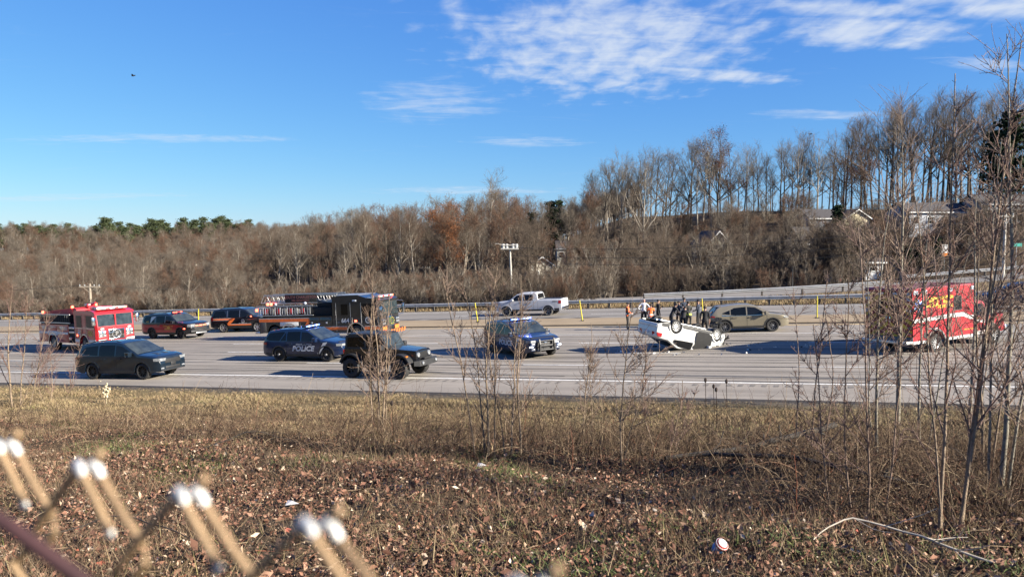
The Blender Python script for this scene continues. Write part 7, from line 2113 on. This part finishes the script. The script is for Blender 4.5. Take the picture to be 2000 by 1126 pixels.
def wavy(x, y, s, seed):
    q = np.random.default_rng(seed); r = np.zeros_like(x)
    for i in range(5):
        a = q.uniform(0, 6.28); k = s * (1.6 ** i); p = q.uniform(0, 6.28)
        r += np.sin((x * math.cos(a) + y * math.sin(a)) * k + p + 1.3 * np.sin((y * math.cos(a) - x * math.sin(a)) * k * 0.7)) / (1.4 ** i)
    return r / 2.4
def field(n, y0, y1, slope=0.80, pw=1.0):
    y = y0 + (y1 - y0) * rng.random(n) ** pw
    x = (rng.random(n) * 2 - 1) * slope * y
    return x, y
def blades(name, label, x, y, h, w, lean, tint, mt, base_lift=0.0):
    n = len(x); z = ground(x, y) - 0.02 + base_lift
    a = rng.random(n) * 6.283; b = rng.random(n) * 6.283
    wx, wy = np.cos(a) * w, np.sin(a) * w
    lx, ly = np.cos(b) * lean * h, np.sin(b) * lean * h
    V = np.empty((n, 3, 3))
    V[:, 0] = np.stack([x - wx, y - wy, z], 1); V[:, 1] = np.stack([x + wx, y + wy, z], 1)
    V[:, 2] = np.stack([x + lx, y + ly, z + h], 1)
    me = npmesh(name, V.reshape(-1, 3), np.arange(3 * n).reshape(n, 3), False, np.repeat(tint, 3))
    o = link(name, me, None, mt); prop(o, label, None, None, 'stuff'); return o
def leaves(name, label, x, y, z, s, tint, mt, flat=0.5):
    n = len(x)
    c = np.stack([x, y, z], 1)
    nrm = unit(np.stack([rng.normal(0, 1, n) * (1 - flat), rng.normal(0, 1, n) * (1 - flat), np.abs(rng.normal(0, 1, n)) * flat + 0.15], 1))
    r = rng.normal(0, 1, (n, 3)); a = unit(np.cross(nrm, r)); b = np.cross(nrm, a)
    s = s[:, None]
    curl = rng.uniform(-0.2, 0.6, (n, 1))
    P = [c - a * s, c - b * s * 0.55 + nrm * s * curl, c + a * s, c + b * s * 0.55 + nrm * s * curl]
    V = np.stack(P, 1).reshape(-1, 3)
    F = np.stack([np.arange(n) * 4, np.arange(n) * 4 + 1, np.arange(n) * 4 + 2, np.arange(n) * 4, np.arange(n) * 4 + 2, np.arange(n) * 4 + 3], 1).reshape(-1, 3)
    me = npmesh(name, V, F, False, np.repeat(tint, 4))
    o = link(name, me, None, mt); prop(o, label, None, None, 'stuff'); return o
def tau_of(x, y): return -14.9 - (x * SU + (y - 45) * CU)

# straw grass beside the pavement
x, y = field(520000, 15, 46, 0.78)
tau = tau_of(x, y); cl = wavy(x, y, 1.1, 3)
keep = (tau > 0.35) & (tau < 11.5 + cl * 1.5) & (rng.random(len(x)) < np.clip(0.25 + 0.55 * (tau / 2.0), 0, 1) * (0.75 + 0.35 * cl))
x, y, cl, tau = x[keep], y[keep], cl[keep], tau[keep]
n = len(x)
blades('dry_grass', 'straw coloured dry grass on the verge below the road', x, y, rng.uniform(0.05, 0.17, n) * (0.7 + 0.5 * np.clip(cl, -0.5, 1)) * np.clip(0.5 + tau / 4, 0.5, 1.2), rng.uniform(0.008, 0.02, n), rng.uniform(0.2, 1.4, n), np.clip(0.42 + 0.22 * rng.normal(0, 1, n) + 0.20 * (wavy(x, y, 0.6, 9) > 0.55), 0, 1), STRAW)
# mat of leaves and weeds on the near bank
def litter(n, y1, seed, s0, s1, lift, bright, name, label, patch):
    x, y = field(n, 6.3, y1, 0.80, 0.85)
    tau = tau_of(x, y); cl = wavy(x, y, patch, seed)
    keep = (tau > 8.2 + cl * 1.4) & (rng.random(len(x)) < np.clip(0.52 + 0.65 * cl, 0.06, 1))
    x, y = x[keep], y[keep]; n = len(x)
    z = ground(x, y) + np.abs(rng.normal(0, lift, n)) - 0.005
    leaves(name, label, x, y, z, s0 + (s1 - s0) * rng.random(n) ** 2.2 * np.where(rng.random(n) < 0.1, 1.5, 1.0), np.clip(bright + 0.25 * rng.normal(0, 1, n), 0, 1), LITTER, 0.42)
litter(250000, 24, 5, 0.008, 0.036, 0.055, 0.37, 'leaf_litter', 'small brown fallen leaves covering the near bank', 1.3)
litter(30000, 17, 45, 0.026, 0.070, 0.05, 0.34, 'broad_leaf_litter', 'drifts of broad dead leaves on the near bank', 0.7)
def weeds(n, y1, seed, hmin, hmax, w0, w1, l1, tint, name, label, mt, patch, bias=0.45):
    x, y = field(n, 6.3, y1, 0.80, 0.8)
    tau = tau_of(x, y); cl = wavy(x, y, patch, seed)
    keep = (tau > 7.5 + cl * 1.3) & (rng.random(len(x)) < np.clip(bias + 0.7 * cl, 0.04, 1))
    x, y = x[keep], y[keep]; n = len(x)
    blades(name, label, x, y, rng.uniform(hmin, hmax, n) * np.where(rng.random(n) < 0.07, 1.9, 1.0), rng.uniform(w0, w1, n), rng.uniform(0.1, l1, n), np.clip(tint + 0.27 * rng.normal(0, 1, n), 0, 1), mt)
weeds(210000, 23, 15, 0.06, 0.26, 0.002, 0.005, 1.2, 0.46, 'dead_weeds', 'thin dead weed stems standing in the leaf litter', WEED, 0.9)
weeds(75000, 20, 35, 0.06, 0.22, 0.003, 0.007, 1.8, 0.50, 'dry_grass_tufts', 'tufts of bent dry grass in the leaf litter', STRAW, 0.75, 0.2)
x, y = field(90000, 11, 26, 0.80); tau = tau_of(x, y); cl = wavy(x, y, 0.7, 55)
keep = (tau > 5.0 + cl * 1.5) & (tau < 13.5) & (rng.random(len(x)) < np.clip(0.25 + 0.8 * cl, 0.02, 1) * np.clip(1.2 - np.abs(tau - 9.5) / 4.5, 0.1, 1))
x, y = x[keep], y[keep]; n = len(x)
blades('tall_dead_weeds', 'taller dead brown weeds where the grass meets the brush', x, y, rng.uniform(0.15, 0.55, n) * np.where(rng.random(n) < 0.1, 1.6, 1.0), rng.uniform(0.003, 0.008, n), rng.uniform(0.05, 0.7, n), np.clip(0.36 + 0.25 * rng.normal(0, 1, n), 0, 1), WEED)
# fallen sticks
x, y = field(2600, 6.5, 20, 0.78, 0.8); k = tau_of(x, y) > 8; x, y = x[k], y[k]; n = len(x)
az = rng.random(n) * 6.283; ln = rng.uniform(0.1, 0.55, n); z = ground(x, y) + 0.02
mid = np.stack([x + np.cos(az) * ln / 2, y + np.sin(az) * ln / 2, ground(x, y) + rng.uniform(0.03, 0.10, n)], 1)
Pq = np.stack([np.stack([x, y, z], 1), mid, np.stack([x + np.cos(az + 0.2) * ln, y + np.sin(az + 0.2) * ln, ground(x + np.cos(az) * ln, y + np.sin(az) * ln) + rng.uniform(0.0, 0.12, n)], 1)], 1)
v, f = tubes(Pq, np.repeat(rng.uniform(0.0025, 0.006, (n, 1)), 3, 1), 4)
prop(link('fallen_sticks', npmesh('fallen_sticks', v, f, True, np.repeat(np.clip(rng.normal(0.55, 0.3, n), 0, 1), 12)), None, WEED), 'thin fallen sticks scattered over the bank', None, None, 'stuff')
x, y = field(110000, 6.3, 22, 0.80, 0.8)
cl = wavy(x, y, 0.8, 25); tau = tau_of(x, y)
keep = (cl > 0.48) & (tau > 6.5)
x, y = x[keep], y[keep]; n = len(x)
blades('green_weeds', 'patches of low green weeds among the leaf litter', x, y, rng.uniform(0.04, 0.13, n), rng.uniform(0.006, 0.016, n), rng.uniform(0.5, 1.9, n), np.clip(0.5 + 0.25 * rng.normal(0, 1, n), 0, 1), GREEN)
# rough grass on the far verge under the guardrail
uu = rng.uniform(-95, 75, 60000); tt = 24.5 + rng.random(60000) ** 1.5 * 6
x = uu * CU + tt * SU; y = 45 - uu * SU + tt * CU; n = len(x)
blades('far_verge_grass', 'rough tan grass under the far guardrail', x, y, rng.uniform(0.1, 0.4, n), rng.uniform(0.02, 0.04, n), rng.uniform(0.2, 1.0, n), np.clip(0.45 + 0.2 * rng.normal(0, 1, n), 0, 1), STRAW)

ss = rng.uniform(-6, 80, 26000); oo = rng.uniform(-9.0, -1.9, 26000); kk = ((oo + 9) / 7.2) ** 0.8
x = 10 + ss * 0.985; y = 77.5 - ss * 0.10 + oo
zz = ground(x, y) * (1 - kk) + (-0.35 + 0.041 * ss + 0.0007 * ss * ss) * kk
blades('side_verge_grass', 'rough tan grass on the slope below the side road', x, y, rng.uniform(0.08, 0.30, 26000), rng.uniform(0.015, 0.035, 26000), rng.uniform(0.2, 1.0, 26000), np.clip(0.42 + 0.2 * rng.normal(0, 1, 26000), 0, 1), STRAW, zz - ground(x, y) + 0.03)
# ---------------------------------------------------------------- saplings on the bank
PEARB = mat('young_pear_bark', (0.24, 0.18, 0.125), 0.85, var=0.4, scale=12, spec=0.2, bump=0.4, bscale=60)
PEART = mat('pear_twig_bark', (0.21, 0.145, 0.105), 0.7, var=0.35, scale=14, spec=0.3)
PEARR = mat('reddish_twig_bark', (0.175, 0.105, 0.080), 0.65, var=0.35, scale=14, spec=0.35)
PEARG = mat('speckled_trunk_bark', (0.11, 0.095, 0.075), 0.85, col2=(0.34, 0.31, 0.24), scale=16, spec=0.2)
def sapling(label, base, stems_, seed, bark=PEARB, twig=PEART, per=10, l0=0.5, l1=1.4, a0=22, a1=48, s0=0.2, spur=26, sub=5, group='bare saplings on the bank', name='sapling', up=0.5):
    """stems_: list of (dx, dy, top dx, top dy, height, radius)"""
    rg_ = np.random.default_rng(seed)
    bx, by = base; bz = gz(bx, by)
    t = thing(name, label, 'sapling', Matrix.Translation((bx, by, bz)), group)
    st = []
    for (dx, dy, tx, ty, H, r) in stems_:
        st.append(stem(rg_, (dx, dy, -0.15), (tx, ty, H), 14, r * 0.82, 0.006, 0.05))
    P0 = np.concatenate([a for a, _ in st]); R0 = np.concatenate([b for _, b in st])
    P1, R1 = sprout(rg_, P0, R0, per, s0, 0.97, a0, a1, l0, l1, up, 7, 0.55, 0.0065, 0.09, 0.65)
    P2, R2 = sprout(rg_, P1, R1, sub + 3, 0.12, 0.95, 25, 60, l0 * 0.28, l1 * 0.42, 0.3, 4, 0.6, 0.005, 0.12, 0.4)
    # short thorny spurs all along the stems
    P3, R3 = sprout(rg_, P0, R0, spur, 0.15, 0.99, 50, 85, 0.03, 0.10, 0.3, 2, 0.3, 0.0035, 0.05, 0.2)
    P4, R4 = sprout(rg_, P1, R1, max(4, spur // 3), 0.1, 0.99, 45, 85, 0.025, 0.09, 0.3, 2, 0.4, 0.003, 0.05, 0.2)
    P5, R5 = sprout(rg_, P2, R2, 3, 0.1, 0.99, 40, 80, 0.02, 0.06, 0.3, 2, 0.5, 0.0025, 0.05, 0.2)
    v, f = tubes(P0, R0, 8); me = npmesh('trunk', v, f, True); me.materials.append(bark); link('trunk', me, t)
    v, f = joinvf([tubes(P1, R1, 5), tubes(P2, R2, 4), tubes(P3, R3, 3), tubes(P4, R4, 3), tubes(P5, R5, 3)])
    me = npmesh('crown', v, f, True); me.materials.append(twig); link('crown', me, t)
    return t
sapling('bushy sapling in front of the black off-road vehicle', (-3.88, 22.2), [(0, 0, 0.0, 0, 4.5, 0.045), (0.1, 0, 0.35, 0.1, 4.2, 0.035), (-0.15, 0.1, -0.35, 0, 3.9, 0.03), (0.2, -0.1, 0.55, -0.1, 3.4, 0.025), (-0.2, 0, -0.1, 0.2, 4.4, 0.03)], 1, per=10, l0=0.6, l1=1.6, a0=25, a1=60, sub=4)
sapling('clump of upright stems in front of the second police vehicle', (-0.45, 14.95), [(-0.25, 0, -0.62, 0, 3.5, 0.022), (-0.10, 0.1, -0.25, 0.1, 3.3, 0.02), (0.0, 0, 0.05, 0, 3.85, 0.03), (0.12, 0, 0.10, 0.1, 3.3, 0.018), (0.45, -0.05, 0.42, 0, 3.3, 0.022), (0.62, 0, 0.60, 0, 3.6, 0.026), (0.3, 0.1, 0.25, 0.2, 2.9, 0.016)], 2, per=9, l0=0.4, l1=1.25, a0=20, a1=48, spur=40, sub=4, s0=0.15)
sapling('thin sapling between the police vehicle and the orange vest person', (1.75, 18.5), [(0, 0, -0.05, 0, 2.9, 0.022), (0.1, 0, 0.35, 0, 2.2, 0.016)], 3, per=12, l0=0.4, l1=1.2, a0=25, a1=58, sub=5)
sapling('forked sapling standing in front of the overturned sedan', (2.0, 13.8), [(0, 0, 0.02, 0, 3.0, 0.022), (0.02, 0, 0.35, 0.1, 2.3, 0.014)], 4, per=13, l0=0.5, l1=1.3, a0=30, a1=60, sub=5, s0=0.25)
sapling('leaning thin stems right of the forked sapling', (2.9, 14.6), [(0, 0, 0.5, 0, 1.6, 0.012), (0.1, 0, 0.9, 0.1, 1.4, 0.010), (-0.1, 0, -0.3, 0, 1.9, 0.012)], 5, twig=PEARR, per=7, l0=0.3, l1=0.7, sub=3)
sapling('slim stems in front of the shadow left of the ambulance', (6.0, 15.2), [(-0.35, 0, -0.35, 0, 3.4, 0.018), (0, 0, -0.05, 0, 3.8, 0.022), (0.25, 0.1, 0.3, 0, 3.3, 0.018)], 6, bark=PEART, twig=PEARR, per=7, l0=0.3, l1=0.8, a0=30, a1=65, spur=40, sub=3)
sapling('tall grey trunked sapling against the rear of the ambulance', (10.62, 21.0), [(0, 0, -0.05, 0, 8.6, 0.085)], 7, bark=PEARG, twig=PEART, per=30, l0=1.3, l1=3.2, a0=28, a1=55, spur=40, sub=9, s0=0.22, up=0.7)
sapling('speckled sapling left of the tall grey trunked one', (7.05, 14.7), [(0, 0, 0.05, 0, 5.2, 0.042), (0, 0, -0.35, 0.1, 4.3, 0.022)], 8, bark=PEARG, twig=PEART, per=15, l0=0.7, l1=1.9, a0=28, a1=58, spur=34, sub=6, s0=0.2, up=0.6)
sapling('reddish sapling in the near right thicket', (5.35, 9.45), [(0, 0, 0.25, 0.3, 5.7, 0.030), (0.05, 0, -0.3, 0.3, 4.2, 0.018)], 9, bark=PEARB, twig=PEARR, per=13, l0=0.5, l1=1.5, a0=22, a1=50, spur=44, sub=5, s0=0.2)
sapling('sapling leaning right in the near right thicket', (5.62, 9.5), [(0, 0, 0.7, 0.2, 6.1, 0.032), (0.05, 0, 0.25, 0.1, 5.0, 0.022)], 10, twig=PEARR, per=14, l0=0.6, l1=1.6, a0=22, a1=50, spur=44, sub=5, s0=0.2)
sapling('dense tall sapling at the right edge of the picture', (7.35, 11.4), [(0, 0, 0.1, 0, 6.8, 0.05), (0.1, 0, 0.7, 0.1, 5.8, 0.03), (-0.1, 0.1, -0.35, 0.2, 5.2, 0.026)], 11, bark=PEARG, twig=PEART, per=12, l0=0.7, l1=2.0, a0=25, a1=55, spur=40, sub=7, s0=0.15)
sapling('sapling just outside the right edge reaching into the picture', (6.6, 9.2), [(0, 0, -0.15, 0, 6.2, 0.04), (0.1, 0, -0.5, 0, 4.8, 0.024)], 12, twig=PEART, per=11, l0=0.7, l1=1.8, a0=25, a1=60, spur=40, sub=6, s0=0.15)
sapling('thorny red stemmed sapling at the left edge', (-18.7, 28.6), [(0, 0, -0.2, 0, 4.6, 0.045), (0.3, 0, 0.5, 0, 4.2, 0.03), (0.6, 0, 1.4, 0.1, 3.6, 0.024), (0.2, 0, 2.0, 0, 3.0, 0.02)], 13, twig=PEARR, per=11, l0=0.6, l1=1.9, a0=25, a1=60, spur=26, sub=5)
sapling('low bush of red twigs at the left edge below the fire engine', (-17.6, 29.2), [(0, 0, 0.2, 0, 2.0, 0.02), (0.4, 0, 1.3, 0, 2.2, 0.02), (-0.3, 0, -0.6, 0.1, 1.6, 0.02)], 14, twig=PEARR, per=9, l0=0.4, l1=1.2, sub=5)
sapling('speckled thin sapling in the right thicket beside the tall trunk', (9.0, 16.8), [(0, 0, 0.1, 0, 5.6, 0.04), (0.2, 0, 0.6, 0, 4.5, 0.025)], 15, bark=PEARG, per=9, l0=0.7, l1=1.9, a0=25, a1=58, sub=6)
sapling('thin sapling far back in the right thicket', (13.2, 22.0), [(0, 0, 0.1, 0, 7.2, 0.06), (0.3, 0, 0.8, 0, 5.4, 0.03)], 16, bark=PEARG, per=12, l0=0.9, l1=2.4, a0=25, a1=58, sub=7)

sapling('sapling with many fine twigs low in the right thicket', (8.2, 13.2), [(0, 0, -0.3, 0, 4.6, 0.034), (0.15, 0, 0.5, 0, 4.2, 0.026)], 17, twig=PEART, per=11, l0=0.6, l1=1.5, a0=28, a1=65, spur=40, sub=5, s0=0.12)
sapling('reddish many stemmed sapling at the foot of the right thicket', (4.7, 10.4), [(0, 0, -0.25, 0.1, 3.4, 0.018), (0.2, 0, 0.15, 0, 3.9, 0.02), (0.5, 0.1, 0.7, 0, 3.2, 0.016), (-0.3, 0, -0.6, 0, 2.6, 0.014)], 19, bark=PEART, twig=PEARR, per=9, l0=0.4, l1=1.1, a0=25, a1=60, spur=40, sub=4, s0=0.15)
# brambles: arching canes in a band along the bank, thick on the right
def brambles():
    P = []; n = 4600
    bx = []; by = []
    while len(bx) < n:
        y = rng.uniform(10, 22); x = rng.uniform(-0.75, 0.80) * y
        px = 1000 + 1511 * x / y; tau = tau_of(x, y)
        dens = 0.9 if px > 1480 else (0.7 if px > 640 else 0.45)
        lo, hi = (8.0, 14.0) if px < 1480 else (7.0, 17.5)
        if px < 640: lo, hi = 8.5, 14.0
        if lo < tau < hi and rng.random() < dens: bx.append(x); by.append(y)
    bx = np.array(bx); by = np.array(by); bz = ground(bx, by) - 0.03
    S = 8
    az = rng.random(n) * 6.283; ln = rng.uniform(0.25, 1.25, n); 
    tall = rng.random(n) < 0.35
    cur = np.stack([np.cos(az) * 0.5, np.sin(az) * 0.5, np.ones(n)], 1); cur = unit(cur + rng.normal(0, 0.2, (n, 3)))
    pts = [np.stack([bx, by, bz], 1)]
    for k in range(S - 1):
        g = np.where(tall, -0.02, -0.26)
        cur = unit(cur + np.stack([np.zeros(n), np.zeros(n), g], 1) + rng.normal(0, 0.10, (n, 3)))
        pts.append(pts[-1] + cur * (ln / (S - 1) * 1.3)[:, None])
    P0 = np.stack(pts, 1); R0 = np.linspace(1, 0.4, S)[None] * rng.uniform(0.003, 0.008, (n, 1))
    P1, R1 = sprout(rng, P0, R0, 4, 0.2, 1.0, 30, 75, 0.08, 0.38, 0.0, 4, 0.6, 0.0025, 0.18, 0.4)
    v0, f0 = tubes(P0, R0, 4); v1, f1 = tubes(P1, R1, 3)
    v, f = joinvf([(v0, f0), (v1, f1)])
    tint = np.concatenate([np.repeat(np.clip(rng.normal(0.35, 0.28, n), 0, 1), S * 4), np.repeat(np.clip(rng.normal(0.4, 0.25, len(P1)), 0, 1), 4 * 3)])
    me = npmesh('bramble_thicket', v, f, True, tint)
    prop(link('bramble_thicket', me, None, WEED), 'tangle of thin brown canes and brambles along the bank', None, None, 'stuff')
brambles()
# fallen branches
BRANCH = mat('dark_dead_branch', (0.035, 0.028, 0.022), 0.9, var=0.4, scale=8, bump=0.4)
PALEB = mat('bleached_branch', (0.42, 0.37, 0.30), 0.85, var=0.25, scale=10)
def branch(label, pts, r0, r1, m, twigs=10, seed=0):
    rg_ = np.random.default_rng(seed)
    P = []
    for (x, y, h) in pts: P.append((x, y, gz(x, y) + h))
    o = Vector(P[0])
    t = thing('fallen_branch', label, 'branch', Matrix.Translation(o), 'dead branches on the bank')
    Q = np.array(P) - np.array(P[0])
    s = np.linspace(0, len(Q) - 1, 12); i0 = np.minimum(s.astype(int), len(Q) - 2); fr = (s - i0)[:, None]
    C = (Q[i0] * (1 - fr) + Q[i0 + 1] * fr + rg_.normal(0, 0.012, (12, 3)))[None]
    Rd = np.linspace(r0, r1, 12)[None]
    v, f = tubes(C, Rd, 7); me = npmesh('limb', v, f, True); me.materials.append(m); link('limb', me, t)
    P1, R1 = sprout(rg_, C, Rd, twigs, 0.2, 1.0, 25, 65, 0.25, 0.7, 0.1, 5, 0.5, 0.005, 0.12, 0.3)
    v, f = tubes(P1, R1, 4); me = npmesh('side_twigs', v, f, True); me.materials.append(m); link('side_twigs', me, t)
branch('thick dark broken branch rising to the right in the thicket', [(2.8, 13.9, 0.12), (4.6, 14.6, 0.22), (6.6, 15.6, 0.62)], 0.035, 0.06, BRANCH, 8, 1)
branch('long dark fallen branch lying below the broken one', [(3.3, 13.2, 0.30), (4.7, 12.9, 0.24), (6.1, 11.6, 0.10)], 0.03, 0.05, BRANCH, 12, 2)
branch('pale bleached branch arching at the bottom right', [(3.4, 8.6, 0.05), (3.95, 8.9, 0.30), (4.5, 8.6, 0.22), (5.1, 8.0, 0.05)], 0.008, 0.016, PALEB, 8, 3)
branch('dark bent cane lying at the lower left behind the fence', [(-5.8, 9.4, 0.10), (-5.0, 9.6, 0.28), (-4.2, 9.2, 0.18), (-3.4, 8.6, 0.05)], 0.012, 0.006, BRANCH, 8, 4)
branch('arching dark cane on the grass at the left', [(-6.6, 15.8, 0.02), (-5.5, 16.2, 0.42), (-4.3, 16.0, 0.25)], 0.012, 0.006, BRANCH, 5, 5)
# dried seed heads
SEED = mat('cream_seed_head', (0.60, 0.52, 0.34), 0.9, var=0.2, scale=14)
TEAS = mat('dark_teasel_head', (0.035, 0.022, 0.016), 0.9, var=0.4, scale=14)
x, y = -15.4, 29.0
t = thing('dried_plant', 'cream coloured dried plant standing before the dark grey vehicle', 'plant', Matrix.Translation((x, y, gz(x, y) + 0.05)) @ Matrix.Scale(0.72, 4))
sm = MB().tube([(0, 0, 0), (0.02, 0, 0.5), (0, 0, 1.0)], 0.012, 5); sm.build('stem', SEED, t)
rr = random.Random(2)
for i in range(44): 
    q = MB(); c = (rr.gauss(0, 0.09), rr.gauss(0, 0.06), 0.72 + rr.gauss(0, 0.16)); q.ball(c, rr.uniform(0.02, 0.05), rr.uniform(0.6, 1.6), 1, rr.uniform(0.8, 2.2), 6, 4); q.build('seed_head', SEED, t)
for i, (px_, py_, d) in enumerate(((4.55, 18.0, 1.5), (4.85, 18.4, 1.35), (5.1, 18.2, 1.5), (-2.55, 16.2, 1.0), (4.7, 17.6, 1.3))):
    t = thing('teasel', 'dead teasel with a dark head standing in the brush', 'plant', Matrix.Translation((px_, py_, gz(px_, py_))), 'dead teasels')
    MB().tube([(0, 0, 0), (0.03, 0, d * 0.5), (0.0, 0, d)], 0.008, 5).build('stem', WEED, t)
    MB().ball((0, 0, d + 0.04), 0.035, 1, 1, 1.7, 8, 6).build('seed_head', TEAS, t, 50)
# crumpled drinks carton
x, y = 2.30, 8.5
t = thing('litter_carton', 'crumpled white drinks carton with red and blue print in the leaves', 'litter', Matrix.Translation((x, y, gz(x, y) + 0.06)) @ Matrix.Rotation(0.5, 4, 'Z') @ Matrix.Rotation(0.7, 4, 'X'))
CART = mat('printed_carton', (0.62, 0.60, 0.58), 0.5, var=0.1, scale=30)
q = MB().lathe([(0.0, 0.0), (0.055, 0.0), (0.068, 0.06), (0.062, 0.10), (0.075, 0.15), (0.05, 0.17), (0.0, 0.165)], 14, 'z').build('cup', CART, t, 40)
MB().lathe([(0.060, 0.02), (0.0715, 0.055), (0.066, 0.095)], 14, 'z').build('blue_print', mat('blue_print', (0.05, 0.25, 0.55), 0.5, var=0.2), q)
MB().lathe([(0.071, 0.12), (0.0775, 0.145), (0.056, 0.170)], 14, 'z').build('red_print', mat('red_print', (0.55, 0.06, 0.05), 0.5, var=0.2), q)
for (x, y, s, lab) in ((-3.25, 11.2, 0.10, 'pale scrap of paper lying in the weeds at the lower left'), (-0.55, 13.9, 0.09, 'pale stick scrap at the foot of the stem clump')):
    o = MB().add([(-s, -s * 0.4, 0), (s, -s * 0.5, 0.03), (s * 0.9, s * 0.4, 0.0), (-s * 0.8, s * 0.5, 0.05), (0, 0, 0.06)], [(0, 1, 4), (1, 2, 4), (2, 3, 4), (3, 0, 4)]).build('paper_scrap', CART)
    o.location = (x, y, gz(x, y) + 0.06); prop(o, lab, 'litter')

# ---------------------------------------------------------------- chain-link fence under the lens
WIREM = mat('rusty_fence_wire', (0.34, 0.225, 0.12), 0.55, 0.25, var=0.25, scale=30)
ZINC_HIGHLIGHT = mat('zinc_tip_highlight', (0.66, 0.66, 0.63), 0.5, 0.3, var=0.2, scale=60)  # galvanised wire tips, with the white sun highlight put into the colour
def fence():
    K = [(-0.704, 0.791), (-0.607, 0.734), (-0.51, 0.677), (-0.413, 0.620), (-0.316, 0.563), (-0.216, 0.503), (-0.119, 0.449), (0.006, 0.368), (0.11, 0.30)]
    zt = 6.4 - 0.172
    t = thing('chain_link_fence', 'blurred rusty chain-link fence top close to the lens', 'fence', Matrix.Translation((K[3][0], K[3][1], zt)))
    o = Vector((K[3][0], K[3][1], zt))
    d = (Vector((*K[-1], 0)) - Vector((*K[0], 0))).normalized(); nrm = Vector((d.y, -d.x, 0))    # towards the camera
    def W(s, z, off=0.0):
        s = max(0, min(len(K) - 1.001, s)); i = int(s); f = s - i
        x = K[i][0] * (1 - f) + K[i + 1][0] * f; y = K[i][1] * (1 - f) + K[i + 1][1] * f
        return (Vector((x, y, zt + z)) + nrm * off - o)
    r = 0.0030; h = 0.047
    for k in range(1, len(K) - 1):
        # strand climbing to the right, hooked over the top
        a = [W(k - 0.95, -3 * h, -0.003), W(k - 0.52, -2 * h - 0.004, 0.003), W(k - 0.98, -2 * h + 0.004, -0.003), W(k - 0.50, -h, 0.0), W(k - 0.06, -0.003, 0.002)]
        MB().tube([W(k - 0.92, -2 * h, -0.003), W(k - 0.5, -h, 0.001), W(k - 0.07, -0.004, 0.003), W(k - 0.02, 0.004, 0.003)], r, 10).build('fence_wire', WIREM, t, 50)
        MB().tube([W(k + 0.03, 0.002, 0.006), W(k + 0.07, -0.006, 0.006), W(k + 0.20, -0.024, 0.005), W(k + 0.31, -0.040, 0.005)], r, 10).build('fence_wire', WIREM, t, 50)
        MB().tube([W(k + 0.15, 0.013, -0.002), W(k + 0.085, 0.004, -0.002), W(k + 0.13, -0.006, -0.003), W(k + 0.36, -0.030, -0.002), W(k + 0.52, -h, -0.004), W(k + 0.56, -h - 0.012, -0.004), W(k + 0.46, -h - 0.024, -0.003), W(k + 0.06, -2 * h, 0.002), W(k + 0.5, -3 * h, -0.003)], r, 10).build('fence_wire', WIREM, t, 50)
        MB().tube([W(k - 0.9, -2 * h, 0.003), W(k - 0.5, -3 * h, -0.003), W(k - 0.9, -4 * h, 0.003), W(k - 0.5, -5 * h, -0.003)], r, 8).build('fence_wire', WIREM, t, 50)
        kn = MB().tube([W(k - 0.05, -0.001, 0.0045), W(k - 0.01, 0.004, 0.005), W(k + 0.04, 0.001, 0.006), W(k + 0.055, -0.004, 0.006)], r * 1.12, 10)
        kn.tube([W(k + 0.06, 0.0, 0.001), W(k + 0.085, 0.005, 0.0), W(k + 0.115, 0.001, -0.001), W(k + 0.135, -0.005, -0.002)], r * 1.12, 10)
        kn.build('knuckle', ZINC_HIGHLIGHT, t, 60)  # bright cover on the knuckle, coloured as the sunlit highlight
        MB().ball(W(k + 0.31, -0.041, 0.005), r * 1.1, 1, 1, 1.2, 8, 6).build('cut_tip', ZINC_HIGHLIGHT, t, 60)
fence()
VINE = mat('dark_vine_bark', (0.055, 0.022, 0.02), 0.6, var=0.3, scale=30)
p = [(-0.40, 0.52, 6.235), (-0.335, 0.505, 6.205), (-0.28, 0.49, 6.175), (-0.235, 0.47, 6.135), (-0.21, 0.45, 6.05)]
o = MB().tube([Vector(q) - Vector(p[0]) for q in p], [0.0045, 0.005, 0.0055, 0.005, 0.005], 10).build('vine_cane', VINE, None, 60)
o.location = p[0]
prop(o, 'blurred dark maroon vine cane crossing the fence at the bottom left', 'vine')
# two birds far up in the sky
BIRD = mat('dark_bird', (0.01, 0.01, 0.012), 0.8, var=0.2)
for (px_, py_, d, lab) in ((272, 148, 60, 'small dark bird high in the sky at the left'), (1577, 262, 90, 'small dark bird above the right ridge trees')):
    v = (563 - py_) / 1511; k = (-_sp + v * _cp) / (_cp + v * _sp)
    t = thing('bird', lab, 'bird', Matrix.Translation(((px_ - 1000) / 1511 * d * 1.0, d, 6.4 + d * k)))
    MB().ball((0, 0, 0), 0.07, 1.9, 0.8, 0.8, 8, 6).ball((0.15, 0, 0.02), 0.04, 1.3, 1, 1, 6, 5).build('body', BIRD, t, 60)
    for sg in (-1, 1): MB().add([(0.06, sg * 0.03, 0.02), (-0.06, sg * 0.03, 0.02), (-0.06, sg * 0.2, 0.08), (0.02, sg * 0.34, 0.05), (0.06, sg * 0.18, 0.09)], [(0, 1, 2, 3, 4)]).build('wing', BIRD, t)
